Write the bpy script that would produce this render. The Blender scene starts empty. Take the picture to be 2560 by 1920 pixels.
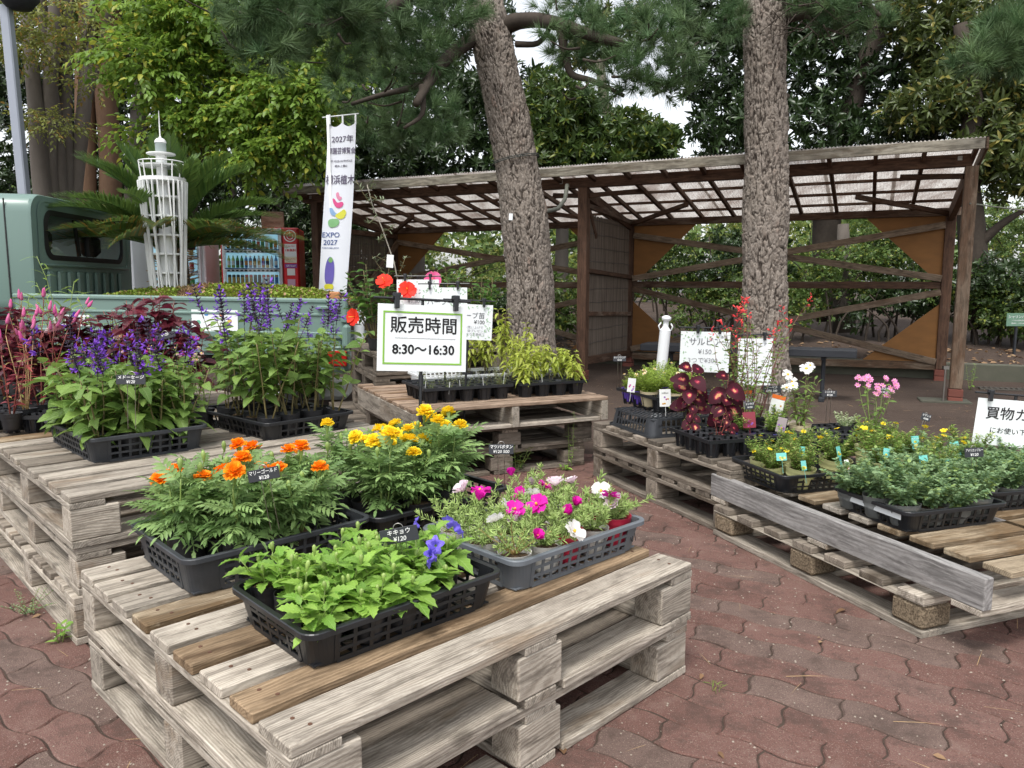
import bpy, math, random
import numpy as np
from mathutils import Matrix, Vector, Euler
sc = bpy.context.scene
COL = sc.collection
PI = math.pi
rad = math.radians
# ---------------------------------------------------------------- camera
FPX, PITCH, EYE = 1924.0, math.radians(7.34), 1.08
cam_d = bpy.data.cameras.new('camera'); cam = bpy.data.objects.new('camera', cam_d); COL.objects.link(cam)
cam.location = (0, 0, EYE); cam.rotation_euler = (math.radians(90) - PITCH, 0, 0)
cam_d.sensor_width = 36; cam_d.lens = 36 * FPX / 2560; cam_d.clip_start = .05; cam_d.clip_end = 400
sc.camera = cam
# ---------------------------------------------------------------- light
SUN_EL, SUN_AZ = 62, 200          # degrees; azimuth clockwise from +Y
w = bpy.data.worlds.new('World'); sc.world = w; w.use_nodes = True
n = w.node_tree.nodes; l = w.node_tree.links
bg = n['Background']
sky = n.new('ShaderNodeTexSky'); sky.sky_type = 'NISHITA'; sky.sun_disc = False
sky.sun_elevation = rad(SUN_EL); sky.sun_rotation = rad(SUN_AZ); sky.air_density = 1.0; sky.dust_density = 2.5; sky.ozone_density = 1
hs = n.new('ShaderNodeHueSaturation'); hs.inputs['Saturation'].default_value = .22; hs.inputs['Value'].default_value = 1.25
l.new(sky.outputs[0], hs.inputs['Color']); l.new(hs.outputs[0], bg.inputs[0]); bg.inputs[1].default_value = .15
sd = bpy.data.lights.new('sun', 'SUN'); sun = bpy.data.objects.new('sun', sd); COL.objects.link(sun)
sd.energy = 1.5; sd.angle = rad(14); sd.color = (1, .97, .92)
sun.rotation_euler = (rad(90 - SUN_EL), 0, rad(180 - SUN_AZ))
sc.view_settings.view_transform = 'Standard'; sc.view_settings.look = 'None'
sc.view_settings.exposure = .72; sc.view_settings.gamma = 1; sc.view_settings.use_curve_mapping = False
sc.cycles.max_bounces = 8; sc.cycles.diffuse_bounces = 4; sc.cycles.transparent_max_bounces = 12; sc.cycles.use_denoising = True
# ---------------------------------------------------------------- helpers
def ray(px, py):
    a = (px - 1280) / FPX; b = -(py - 960) / FPX
    return a, math.cos(PITCH) + b * math.sin(PITCH), -math.sin(PITCH) + b * math.cos(PITCH)
def at(px, py, z):                # the point of height z seen at photo pixel px, py
    a, b, c = ray(px, py); t = (z - EYE) / c
    return Vector((a * t, b * t, z))
def aty(px, py, Y):               # the point at distance Y
    a, b, c = ray(px, py); t = Y / b
    return Vector((a * t, Y, EYE + c * t))
def mk(name, V, F, mats, mi=None, smooth=False, rnd=None):
    me = bpy.data.meshes.new(name)
    me.from_pydata([tuple(map(float, v)) for v in V], [], [tuple(map(int, f)) for f in F])
    for m in (mats if isinstance(mats, (list, tuple)) else [mats]): me.materials.append(m)
    if mi is not None: me.polygons.foreach_set('material_index', np.array(mi, dtype=np.int32))
    if smooth: me.polygons.foreach_set('use_smooth', [True] * len(me.polygons))
    me.update()
    return me
def mktri(name, V, T, mats, mi=None, smooth=False, rnd=None):
    V = np.asarray(V, dtype=np.float32); T = np.asarray(T, dtype=np.int32)
    me = bpy.data.meshes.new(name); me.vertices.add(len(V)); me.vertices.foreach_set('co', V.ravel())
    k = T.shape[1]
    me.loops.add(T.size); me.loops.foreach_set('vertex_index', T.ravel())
    me.polygons.add(len(T)); me.polygons.foreach_set('loop_start', np.arange(0, T.size, k, dtype=np.int32))
    me.polygons.foreach_set('loop_total', np.full(len(T), k, dtype=np.int32))
    for m in (mats if isinstance(mats, (list, tuple)) else [mats]): me.materials.append(m)
    if mi is not None: me.polygons.foreach_set('material_index', np.asarray(mi, dtype=np.int32))
    if smooth: me.polygons.foreach_set('use_smooth', np.ones(len(T), dtype=bool))
    if rnd is not None:
        at_ = me.attributes.new('rnd', 'FLOAT', 'POINT'); at_.data.foreach_set('value', np.asarray(rnd, dtype=np.float32))
    me.update(calc_edges=True)
    return me
def O(name, me, parent=None, loc=(0, 0, 0), rot=(0, 0, 0), mat=None, scale=None, kind=None, label=None):
    o = bpy.data.objects.new(name, me); COL.objects.link(o)
    if parent is not None: o.parent = parent
    if mat is not None: o.matrix_local = mat
    else:
        o.location = loc; o.rotation_euler = rot
        if scale is not None: o.scale = scale if hasattr(scale, '__len__') else (scale,) * 3
    if kind: o['kind'] = kind
    if label: o['label'] = label
    return o
def tag(o, label, cat, group=None, kind=None):
    o['label'] = label; o['category'] = cat
    if group: o['group'] = group
    if kind: o['kind'] = kind
    return o
def thing(name, label, cat, loc=(0, 0, 0), rz=0, group=None, scale=1):
    o = bpy.data.objects.new(name, None); COL.objects.link(o); o.empty_display_size = .05
    o.location = loc; o.rotation_euler = (0, 0, rz); o.scale = (scale,) * 3
    return tag(o, label, cat, group)
KIDS = {}
def copy_tree(o, parent=None):
    c = o.copy(); COL.objects.link(c)
    if parent is not None: c.parent = parent
    ks = KIDS.get(o.name)
    if ks is None: ks = KIDS[o.name] = list(o.children)
    for ch in ks: copy_tree(ch, c)
    return c
class MB:
    def __init__(s): s.V = []; s.F = []; s.M = []
    def add(s, V, F, m=0):
        k = len(s.V); s.V += [tuple(v) for v in V]; s.F += [tuple(i + k for i in f) for f in F]; s.M += [m] * len(F); return s
    def box(s, c, d, R=None, m=0, ch=0):
        V, F = cbox(d[0], d[1], d[2], ch)
        out = []
        for v in V:
            p = Vector(v)
            if R is not None: p = R @ p
            out.append((p[0] + c[0], p[1] + c[1], p[2] + c[2]))
        return s.add(out, F, m)
    def bar(s, a, b, wd, th, m=0, ch=0, up=(0, 0, 1)):
        a = Vector(a); b = Vector(b); R = frame(b - a, up)
        return s.box((a + b) / 2, ((b - a).length, wd, th), R, m, ch)
    def tube(s, P, r, n=6, m=0, cap=True):
        P = [Vector(p) for p in P]; k = len(P)
        r = r if hasattr(r, '__len__') else [r] * k
        V = []; F = []; up = None
        for i, p in enumerate(P):
            d = (P[min(i + 1, k - 1)] - P[max(i - 1, 0)]); d = d.normalized() if d.length > 1e-9 else Vector((0, 0, 1))
            if up is None: up = Vector((0, 0, 1)) if abs(d.z) < .9 else Vector((1, 0, 0))
            sd_ = d.cross(up); sd_.normalize(); up = sd_.cross(d)
            for j in range(n):
                a = 2 * PI * j / n; V.append(p + (sd_ * math.cos(a) + up * math.sin(a)) * r[i])
        for i in range(k - 1):
            for j in range(n):
                a = i * n + j; b = i * n + (j + 1) % n; F.append((a, b, b + n, a + n))
        if cap: F.append(tuple(range(n - 1, -1, -1))); F.append(tuple(range((k - 1) * n, k * n)))
        return s.add(V, F, m)
    def lathe(s, prof, n=16, m=0, c=(0, 0, 0), wav=0, seed=0):
        rr = random.Random(seed); ph = [rr.uniform(0, 6.3) for _ in range(4)]
        V = []; F = []
        for i, (r, z) in enumerate(prof):
            for j in range(n):
                a = 2 * PI * j / n
                q = r * (1 + wav * (z / max(1e-6, prof[-1][1]) if prof[-1][1] else 0) * (math.sin(2 * a + ph[0]) + .6 * math.sin(3 * a + ph[1]) + .4 * math.sin(5 * a + ph[2])))
                V.append((c[0] + q * math.cos(a), c[1] + q * math.sin(a), c[2] + z))
        for i in range(len(prof) - 1):
            for j in range(n):
                a = i * n + j; b = i * n + (j + 1) % n; F.append((a, b, b + n, a + n))
        return s.add(V, F, m)
    def disc(s, r, z, n=16, m=0, c=(0, 0, 0), flip=False):
        V = [(c[0] + r * math.cos(2 * PI * j / n), c[1] + r * math.sin(2 * PI * j / n), c[2] + z) for j in range(n)]
        return s.add(V, [tuple(range(n))[::-1] if flip else tuple(range(n))], m)
    def mesh(s, name, mats, smooth=False): return mk(name, s.V, s.F, mats, s.M, smooth)
    def obj(s, name, mats, parent=None, loc=(0, 0, 0), rot=(0, 0, 0), smooth=False, kind=None, label=None):
        return O(name, s.mesh(name, mats, smooth), parent, loc, rot, kind=kind, label=label)
def frame(d, up=(0, 0, 1)):
    x = Vector(d).normalized(); up = Vector(up)
    if abs(x.dot(up.normalized())) > .995: up = Vector((1, 0, 0)) if abs(x.x) < .9 else Vector((0, 1, 0))
    y = up.cross(x).normalized(); z = x.cross(y)
    return Matrix((x, y, z)).transposed()
_cb = {}
def cbox(L, W, T, c=0):
    key = (round(L, 4), round(W, 4), round(T, 4), round(c, 4))
    if key in _cb: return _cb[key]
    a, b, d = L / 2, W / 2, T / 2
    if c <= 0:
        V = [(x, y, z) for x in (-a, a) for y in (-b, b) for z in (-d, d)]
        F = [(0, 1, 3, 2), (4, 6, 7, 5), (0, 4, 5, 1), (2, 3, 7, 6), (0, 2, 6, 4), (1, 5, 7, 3)]
    else:
        V = []; idx = {}
        for sx in (-1, 1):
            for sy in (-1, 1):
                for sz in (-1, 1):
                    for ax in range(3):
                        p = [sx * (a - c), sy * (b - c), sz * (d - c)]
                        p[ax] = (sx * a, sy * b, sz * d)[ax]
                        idx[(sx, sy, sz, ax)] = len(V); V.append(tuple(p))
        F = []
        def q(ids):                       # orient outward
            P = [Vector(V[i]) for i in ids]; nn = (P[1] - P[0]).cross(P[2] - P[0]); ce = sum(P, Vector()) / len(P)
            F.append(tuple(ids) if nn.dot(ce) > 0 else tuple(ids[::-1]))
        for s in (-1, 1):
            q([idx[(s, -1, -1, 0)], idx[(s, 1, -1, 0)], idx[(s, 1, 1, 0)], idx[(s, -1, 1, 0)]])
            q([idx[(-1, s, -1, 1)], idx[(1, s, -1, 1)], idx[(1, s, 1, 1)], idx[(-1, s, 1, 1)]])
            q([idx[(-1, -1, s, 2)], idx[(1, -1, s, 2)], idx[(1, 1, s, 2)], idx[(-1, 1, s, 2)]])
        for s in (-1, 1):
            for t in (-1, 1):
                q([idx[(s, t, -1, 0)], idx[(s, t, 1, 0)], idx[(s, t, 1, 1)], idx[(s, t, -1, 1)]])
                q([idx[(s, -1, t, 0)], idx[(s, 1, t, 0)], idx[(s, 1, t, 2)], idx[(s, -1, t, 2)]])
                q([idx[(-1, s, t, 1)], idx[(1, s, t, 1)], idx[(1, s, t, 2)], idx[(-1, s, t, 2)]])
        for sx in (-1, 1):
            for sy in (-1, 1):
                for sz in (-1, 1): q([idx[(sx, sy, sz, 0)], idx[(sx, sy, sz, 1)], idx[(sx, sy, sz, 2)]])
    _cb[key] = (V, F); return V, F
_bm = {}
def boxmesh(name, L, W, T, mat_, ch=.002):
    key = (name, round(L, 3), round(W, 3), round(T, 3), mat_.name, ch)
    if key not in _bm:
        V, F = cbox(L, W, T, ch); _bm[key] = mk(name, V, F, mat_)
    return _bm[key]
def beam(name, a, b, wd, th, mat_, parent, up=(0, 0, 1), ch=.004, label=None):
    a = Vector(a); b = Vector(b); R = frame(b - a, up).to_4x4(); R.translation = (a + b) / 2
    return O(name, boxmesh(name, (b - a).length, wd, th, mat_, ch), parent, mat=R, label=label)
# vectorised copies of a small template (leaves, tufts, petals) joined in one mesh
def scatter(tm, pos, dirs, ups, sc_=1.0):
    V, T = tm; pos = np.asarray(pos, float); k = len(pos)
    x = np.asarray(dirs, float); x = x / np.maximum(1e-9, np.linalg.norm(x, axis=1))[:, None]
    u = np.asarray(ups, float) * np.ones((k, 1))
    y = np.cross(u, x); ln = np.linalg.norm(y, axis=1); bad = ln < 1e-3
    if bad.any(): y[bad] = np.cross(np.array([1., .3, .2]), x[bad]); ln = np.linalg.norm(y, axis=1)
    y /= ln[:, None]; z = np.cross(x, y)
    s = np.asarray(sc_, float) * np.ones(k)
    W = (V[None, :, 0:1] * x[:, None] + V[None, :, 1:2] * y[:, None] + V[None, :, 2:3] * z[:, None]) * s[:, None, None] + pos[:, None]
    TT = T[None] + (np.arange(k) * len(V))[:, None, None]
    return W.reshape(-1, 3), TT.reshape(-1, T.shape[1])
def join(parts):
    Vs = []; Ts = []; Rs = []; o = 0
    for V, T, r in parts:
        Vs.append(V); Ts.append(T + o); Rs.append(r * np.ones(len(V))); o += len(V)
    return np.concatenate(Vs), np.concatenate(Ts), np.concatenate(Rs)
def leaf_t(L=.1, W=.04, n=4, fold=.25, curl=.3, serr=0., peak=.4, stalk=0.):
    V = []; T = []
    k = n * (2 if serr else 1)
    for i in range(k + 1):
        t = i / k
        wd = (math.sin(PI * t ** (math.log(.5) / math.log(peak))) ** .8 if 0 < t < 1 else 0) * W / 2
        if t == 0: wd = W * .04
        if serr and i % 2 == 0 and 0 < t < 1: wd *= 1 + serr
        if serr and i % 2 == 1: wd *= 1 - serr
        x = stalk + L * t - (serr * L / k * .8 if serr and i % 2 == 0 and 0 < t < 1 else 0) * 0
        z = -curl * L * t * t
        V += [(x, 0, z), (x + (serr * L / k if i % 2 == 0 else 0), wd, z + fold * wd), (x + (serr * L / k if i % 2 == 0 else 0), -wd, z + fold * wd)]
    for i in range(k):
        a = 3 * i; b = a + 3
        T += [(a, b, b + 1), (a, b + 1, a + 1), (a, a + 2, b + 2), (a, b + 2, b)]
    if stalk:
        q = len(V); r_ = W * .03 + .0006
        V += [(0, r_, 0), (0, -r_, 0), (stalk + L * .05, r_, 0), (stalk + L * .05, -r_, 0)]; T += [(q, q + 1, q + 3), (q, q + 3, q + 2)]
    return np.array(V, float), np.array(T, int)
def tree_leaf(L, W, fold=.3, curl=.2):
    V = [(0, 0, 0), (L * .35, W / 2, fold * W / 2), (L * .35, -W / 2, fold * W / 2), (L * .4, 0, -.03 * L), (L * .75, W * .36, fold * W * .3 - curl * L * .4), (L * .75, -W * .36, fold * W * .3 - curl * L * .4), (L, 0, -curl * L)]
    T = [(0, 3, 1), (0, 2, 3), (1, 3, 4), (2, 5, 3), (3, 6, 4), (3, 5, 6)]
    return np.array(V, float), np.array(T, int)
def mesh_of(name, tm, mats, smooth=False): return mktri(name, tm[0], tm[1], mats, smooth=smooth)
def text_mesh(s, size, mat_, bold=0., align='CENTER', sx=1.0, fn=None, shear=0):
    cu = bpy.data.curves.new('lettering', 'FONT'); cu.body = s; cu.size = size; cu.align_x = align; cu.align_y = 'CENTER'
    cjk = any(ord(ch) > 0x2fff for ch in s)
    cu.offset = 0 if cjk else bold * size; cu.resolution_u = 3; cu.shear = shear
    ob = bpy.data.objects.new('lettering', cu); me = bpy.data.meshes.new_from_object(ob)
    bpy.data.objects.remove(ob)
    me.materials.clear(); me.materials.append(mat_)
    if cjk and bold > .004:             # heavier strokes: slightly shifted layers
        V0 = [v.co.copy() for v in me.vertices]; F0 = [tuple(p.vertices) for p in me.polygons]; V = []; F = []
        for i, (dx, dy) in enumerate(((0, 0), (1, 0), (-1, 0), (0, 1), (0, -1))):
            k0 = len(V); V += [(v.x + dx * bold * size, v.y + dy * bold * size, i * .00012) for v in V0]; F += [tuple(j + k0 for j in f) for f in F0]
        bpy.data.meshes.remove(me); me = mk('lettering', V, F, mat_)
    k = len(me.vertices)
    if k:
        a = np.zeros(k * 3, dtype=np.float32); me.vertices.foreach_get('co', a); a = a.reshape(-1, 3); a[:, 0] *= sx
        if fn: a = np.array([fn(*p) for p in a], dtype=np.float32)
        me.vertices.foreach_set('co', a.ravel()); me.update()
    me.name = 'lettering'
    return me
# ---------------------------------------------------------------- materials
def new_mat(name):
    m = bpy.data.materials.new(name); m.use_nodes = True; nt = m.node_tree
    return m, nt.nodes, nt.links, nt.nodes['Principled BSDF'], nt.nodes['Material Output']
def c4(c): return (c[0], c[1], c[2], 1)
def mixc(n, l, fac, a, b, blend='MIX'):
    x = n.new('ShaderNodeMix'); x.data_type = 'RGBA'; x.blend_type = blend
    for s, v in ((x.inputs[0], fac), (x.inputs[6], a), (x.inputs[7], b)):
        if hasattr(v, 'is_linked') or hasattr(v, 'links'): l.new(v, s)
        elif isinstance(v, (int, float)): s.default_value = v
        else: s.default_value = c4(v)
    return x.outputs[2]
def mth(n, l, op, a, b=None, clamp=False):
    x = n.new('ShaderNodeMath'); x.operation = op; x.use_clamp = clamp
    for s, v in zip(x.inputs, (a, b)):
        if v is None: continue
        if hasattr(v, 'links'): l.new(v, s)
        else: s.default_value = v
    return x.outputs[0]
def noise(n, l, vec, scale, detail=3, rough=.6, dist=0):
    t = n.new('ShaderNodeTexNoise'); t.inputs['Scale'].default_value = scale; t.inputs['Detail'].default_value = detail
    t.inputs['Roughness'].default_value = rough; t.inputs['Distortion'].default_value = dist
    if vec is not None: l.new(vec, t.inputs['Vector'])
    return t.outputs[0]
def ramp(n, l, fac, stops):
    r = n.new('ShaderNodeValToRGB'); e = r.color_ramp.elements
    while len(e) < len(stops): e.new(.5)
    for i, (p, c) in enumerate(stops): e[i].position = p; e[i].color = c4(c) if hasattr(c, '__len__') else (c, c, c, 1)
    l.new(fac, r.inputs[0]); return r.outputs[0]
def mapped(n, l, sc3, coord='Object', off=None):
    tc = n.new('ShaderNodeTexCoord'); mp = n.new('ShaderNodeMapping'); mp.inputs['Scale'].default_value = sc3
    l.new(tc.outputs[coord], mp.inputs['Vector'])
    if off is not None: l.new(off, mp.inputs['Location'])
    return mp.outputs[0]
def bump(n, l, bsdf, h, strength, dist=.002):
    b = n.new('ShaderNodeBump'); b.inputs['Strength'].default_value = strength; b.inputs['Distance'].default_value = dist
    l.new(h, b.inputs['Height']); l.new(b.outputs[0], bsdf.inputs['Normal']); return b
def pm(name, c1, c2=None, scale=12, rough=.6, bmp=0., bs=80, spec=.5, metal=0, var=.15, stretch=(1, 1, 1), attr=False, detail=4, coord='Object', contrast=0):
    m, n, l, b, o = new_mat(name)
    c2 = c2 or tuple(x * .82 for x in c1)
    rnd = n.new('ShaderNodeObjectInfo').outputs['Random']
    off = mth(n, l, 'MULTIPLY', rnd, 37.0)
    v = mapped(n, l, stretch, coord, off)
    f = noise(n, l, v, scale, detail)
    if contrast: f = ramp(n, l, f, [(.5 - contrast, 0.), (.5 + contrast, 1.)])
    col = mixc(n, l, f, c1, c2)
    if attr:
        a = n.new('ShaderNodeAttribute'); a.attribute_name = 'rnd'; rnd = a.outputs['Fac']
    k = mth(n, l, 'ADD', mth(n, l, 'MULTIPLY', rnd, 2 * var), 1 - var)
    h = n.new('ShaderNodeHueSaturation'); l.new(col, h.inputs['Color']); l.new(k, h.inputs['Value'])
    l.new(h.outputs[0], b.inputs['Base Color'])
    b.inputs['Roughness'].default_value = rough; b.inputs['Specular IOR Level'].default_value = spec; b.inputs['Metallic'].default_value = metal
    if bmp: bump(n, l, b, noise(n, l, v, bs, 4), bmp)
    return m
def leafmat(name, c1, c2, trans=.3, rough=.45, attr=True, vein=None, var=.3, spec=.4, young=None, back=None):
    m, n, l, b, o = new_mat(name)
    if attr:
        a = n.new('ShaderNodeAttribute'); a.attribute_name = 'rnd'; r = a.outputs['Fac']
    else: r = n.new('ShaderNodeObjectInfo').outputs['Random']
    tc = n.new('ShaderNodeTexCoord')
    col = mixc(n, l, r, c1, c2)
    if young: col = mixc(n, l, mth(n, l, 'GREATER_THAN', mth(n, l, 'FRACT', mth(n, l, 'MULTIPLY', r, 7.13)), .88), col, young)
    if vein:
        sp = n.new('ShaderNodeSeparateXYZ'); l.new(tc.outputs['Generated'], sp.inputs[0])
        dy = mth(n, l, 'ABSOLUTE', mth(n, l, 'SUBTRACT', sp.outputs[1], .5))
        mid = mth(n, l, 'SUBTRACT', 1., mth(n, l, 'MULTIPLY', dy, 28.), True)
        ph = mth(n, l, 'FRACT', mth(n, l, 'MULTIPLY', mth(n, l, 'SUBTRACT', sp.outputs[0], mth(n, l, 'MULTIPLY', dy, .55)), 9.))
        sv = mth(n, l, 'SUBTRACT', 1., mth(n, l, 'MULTIPLY', mth(n, l, 'ABSOLUTE', mth(n, l, 'SUBTRACT', ph, .5)), 7.), True)
        vv = mth(n, l, 'MAXIMUM', mid, mth(n, l, 'MULTIPLY', sv, .55))
        col = mixc(n, l, mth(n, l, 'MULTIPLY', vv, .6), col, vein)
        bump(n, l, b, vv, .5, .0015).invert = True
    nz = noise(n, l, tc.outputs['Object'], 60 if not attr else 25, 2)
    k = mth(n, l, 'ADD', mth(n, l, 'MULTIPLY', mth(n, l, 'FRACT', mth(n, l, 'MULTIPLY', r, 13.7)), var), mth(n, l, 'ADD', 1 - var * .75, mth(n, l, 'MULTIPLY', nz, .25)))
    h = n.new('ShaderNodeHueSaturation'); l.new(col, h.inputs['Color']); l.new(k, h.inputs['Value'])
    l.new(h.outputs[0], b.inputs['Base Color']); b.inputs['Roughness'].default_value = rough; b.inputs['Specular IOR Level'].default_value = spec
    t = n.new('ShaderNodeBsdfTranslucent'); hh = n.new('ShaderNodeHueSaturation'); hh.inputs['Value'].default_value = 1.25; hh.inputs['Hue'].default_value = .49
    l.new(h.outputs[0], hh.inputs['Color']); l.new(hh.outputs[0], t.inputs['Color'])
    mx = n.new('ShaderNodeMixShader'); mx.inputs[0].default_value = trans
    l.new(b.outputs[0], mx.inputs[1]); l.new(t.outputs[0], mx.inputs[2]); l.new(mx.outputs[0], o.inputs['Surface'])
    return m
def woodmat(name, light, dark, stain=None, stain_amt=.0, ring=55, rough=.8, bmp=.5, var=.22, knots=True, grey=None, chips=False):
    m, n, l, b, o = new_mat(name)
    rnd = n.new('ShaderNodeObjectInfo').outputs['Random']
    tc = n.new('ShaderNodeTexCoord')
    off = n.new('ShaderNodeCombineXYZ')
    l.new(mth(n, l, 'MULTIPLY', rnd, 71.), off.inputs[0])
    l.new(mth(n, l, 'ADD', mth(n, l, 'MULTIPLY', mth(n, l, 'FRACT', mth(n, l, 'MULTIPLY', rnd, 17.)), .2), .02), off.inputs[1])
    l.new(mth(n, l, 'ADD', mth(n, l, 'MULTIPLY', mth(n, l, 'FRACT', mth(n, l, 'MULTIPLY', rnd, 31.)), .12), .02), off.inputs[2])
    va = n.new('ShaderNodeVectorMath'); va.operation = 'ADD'; l.new(tc.outputs['Object'], va.inputs[0]); l.new(off.outputs[0], va.inputs[1])
    warp = n.new('ShaderNodeTexNoise'); warp.inputs['Scale'].default_value = 1; warp.inputs['Detail'].default_value = 2
    mp0 = n.new('ShaderNodeMapping'); mp0.inputs['Scale'].default_value = (2.2, 9, 9); l.new(va.outputs[0], mp0.inputs[0]); l.new(mp0.outputs[0], warp.inputs['Vector'])
    vs = n.new('ShaderNodeVectorMath'); vs.operation = 'MULTIPLY_ADD'; l.new(warp.outputs['Color'], vs.inputs[0]); vs.inputs[1].default_value = (0, .06, .06); l.new(va.outputs[0], vs.inputs[2])
    wv = n.new('ShaderNodeTexWave'); wv.wave_type = 'RINGS'; wv.rings_direction = 'X'; wv.inputs['Scale'].default_value = ring; wv.inputs['Distortion'].default_value = 1.2; wv.inputs['Detail'].default_value = 1; wv.inputs['Detail Scale'].default_value = 1.5
    l.new(vs.outputs[0], wv.inputs['Vector'])
    mp = n.new('ShaderNodeMapping'); mp.inputs['Scale'].default_value = (9, 230, 230); l.new(va.outputs[0], mp.inputs[0])
    fib = noise(n, l, mp.outputs[0], 1, 4, .7)
    mp2 = n.new('ShaderNodeMapping'); mp2.inputs['Scale'].default_value = (3, 22, 22); l.new(va.outputs[0], mp2.inputs[0])
    blot = noise(n, l, mp2.outputs[0], 1, 5, .65)
    f = mth(n, l, 'ADD', mth(n, l, 'MULTIPLY', wv.outputs[1], .28), mth(n, l, 'ADD', mth(n, l, 'MULTIPLY', fib, .55), mth(n, l, 'MULTIPLY', blot, .75)))
    f = ramp(n, l, f, [(.42, 0.), (1.05, 1.)])
    col = mixc(n, l, f, dark, light)
    if stain:
        mp3 = n.new('ShaderNodeMapping'); mp3.inputs['Scale'].default_value = (2.2, 9, 9); l.new(va.outputs[0], mp3.inputs[0])
        s = noise(n, l, mp3.outputs[0], 1, 4, .6, .6)
        s = ramp(n, l, mth(n, l, 'ADD', s, mth(n, l, 'MULTIPLY', mth(n, l, 'SUBTRACT', mth(n, l, 'FRACT', mth(n, l, 'MULTIPLY', rnd, 5.3)), .5), .25)), [(.56 - stain_amt * .25, 0.), (.74 - stain_amt * .25, 1.)])
        col = mixc(n, l, mth(n, l, 'MULTIPLY', s, .85), col, stain)
    if knots:
        vo = n.new('ShaderNodeTexVoronoi'); vo.inputs['Scale'].default_value = 1; mp4 = n.new('ShaderNodeMapping'); mp4.inputs['Scale'].default_value = (4.2, 9, 7); l.new(va.outputs[0], mp4.inputs[0]); l.new(mp4.outputs[0], vo.inputs['Vector'])
        kd = ramp(n, l, vo.outputs['Distance'], [(.05, 1.), (.12, .35), (.15, 0.)])
        col = mixc(n, l, mth(n, l, 'MULTIPLY', kd, .6), col, tuple(x * .35 for x in dark))
    # rain-washed silver streaks and ground-in grime
    mp5 = n.new('ShaderNodeMapping'); mp5.inputs['Scale'].default_value = (5, 60, 40); l.new(va.outputs[0], mp5.inputs[0])
    st5 = noise(n, l, mp5.outputs[0], 1, 5, .7, .4)
    col = mixc(n, l, ramp(n, l, st5, [(.50, 0.), (.60, .55)]), col, tuple(x * .42 for x in dark))
    mp6 = n.new('ShaderNodeMapping'); mp6.inputs['Scale'].default_value = (7, 14, 14); l.new(va.outputs[0], mp6.inputs[0])
    gr6 = noise(n, l, mp6.outputs[0], 1, 6, .75)
    col = mixc(n, l, ramp(n, l, gr6, [(.48, 0.), (.72, .6)]), col, tuple(x * .55 for x in dark))
    col = mixc(n, l, ramp(n, l, gr6, [(.30, .5), (.42, 0.)]), col, tuple(min(.7, x * 1.25) for x in light))
    k = mth(n, l, 'ADD', mth(n, l, 'MULTIPLY', rnd, 2 * var), 1 - var)
    h = n.new('ShaderNodeHueSaturation'); l.new(col, h.inputs['Color']); l.new(k, h.inputs['Value'])
    l.new(h.outputs[0], b.inputs['Base Color']); b.inputs['Roughness'].default_value = rough; b.inputs['Specular IOR Level'].default_value = .25
    bump(n, l, b, mth(n, l, 'ADD', fib, mth(n, l, 'MULTIPLY', wv.outputs[1], .3)), bmp, .0025)
    return m
def glassmat(name, tint=(1, 1, 1), gl=.12, rough=.02):
    m, n, l, b, o = new_mat(name); n.remove(b)
    t = n.new('ShaderNodeBsdfTransparent'); t.inputs[0].default_value = c4(tint); g = n.new('ShaderNodeBsdfGlossy'); g.inputs['Roughness'].default_value = rough
    mx = n.new('ShaderNodeMixShader'); fr = n.new('ShaderNodeFresnel'); fr.inputs[0].default_value = 1.5
    l.new(mth(n, l, 'ADD', fr.outputs[0], gl - .04), mx.inputs[0]); l.new(t.outputs[0], mx.inputs[1]); l.new(g.outputs[0], mx.inputs[2]); l.new(mx.outputs[0], o.inputs['Surface'])
    return m
def mixtrans(name, c, alpha=.5, rough=.35):   # milky or thin translucent plastic
    m, n, l, b, o = new_mat(name); b.inputs['Base Color'].default_value = c4(c); b.inputs['Roughness'].default_value = rough
    t = n.new('ShaderNodeBsdfTransparent'); tl = n.new('ShaderNodeBsdfTranslucent'); tl.inputs[0].default_value = c4(c)
    m1 = n.new('ShaderNodeMixShader'); m1.inputs[0].default_value = .45; l.new(b.outputs[0], m1.inputs[1]); l.new(tl.outputs[0], m1.inputs[2])
    mx = n.new('ShaderNodeMixShader'); mx.inputs[0].default_value = alpha; l.new(t.outputs[0], mx.inputs[1]); l.new(m1.outputs[0], mx.inputs[2]); l.new(mx.outputs[0], o.inputs['Surface'])
    return m
MT = {}
W_GREY = woodmat('weathered_grey_wood', (.47, .42, .35), (.20, .165, .128), (.20, .135, .08), -.1)
W_TAN = woodmat('weathered_tan_wood', (.47, .385, .27), (.20, .145, .088), (.12, .07, .03), .5)
W_WET = woodmat('damp_brown_wood', (.33, .235, .145), (.15, .098, .055), (.09, .052, .026), .45, var=.15)
W_DARK = woodmat('old_dark_wood', (.20, .168, .133), (.09, .073, .057), (.05, .038, .028), .1)
W_BOARD = woodmat('planed_grey_board_wood', (.40, .385, .37), (.22, .205, .195), (.16, .14, .12), -.1, ring=26)
W_MID = woodmat('grey_brown_wood', (.31, .265, .215), (.14, .115, .088), (.08, .058, .038), .2)
W_WARM = woodmat('reddish_deck_wood', (.40, .30, .22), (.20, .125, .08), (.14, .08, .04), .3)
W_SHED = woodmat('brown_stained_timber', (.13, .072, .046), (.055, .030, .020), (.20, .155, .12), .0, ring=30, knots=False, bmp=.3)
W_SHEDG = woodmat('faded_grey_brown_timber', (.24, .18, .13), (.10, .07, .045), (.11, .06, .035), .2, ring=30, knots=True, bmp=.3)
W_FASC = woodmat('bleached_fascia_board', (.34, .31, .25), (.17, .15, .115), (.12, .09, .06), .1, ring=20)
CHIP = pm('pressed_chip_block', (.30, .235, .16), (.10, .075, .05), 160, .95, 1, 220, .2, contrast=.12)
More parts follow.
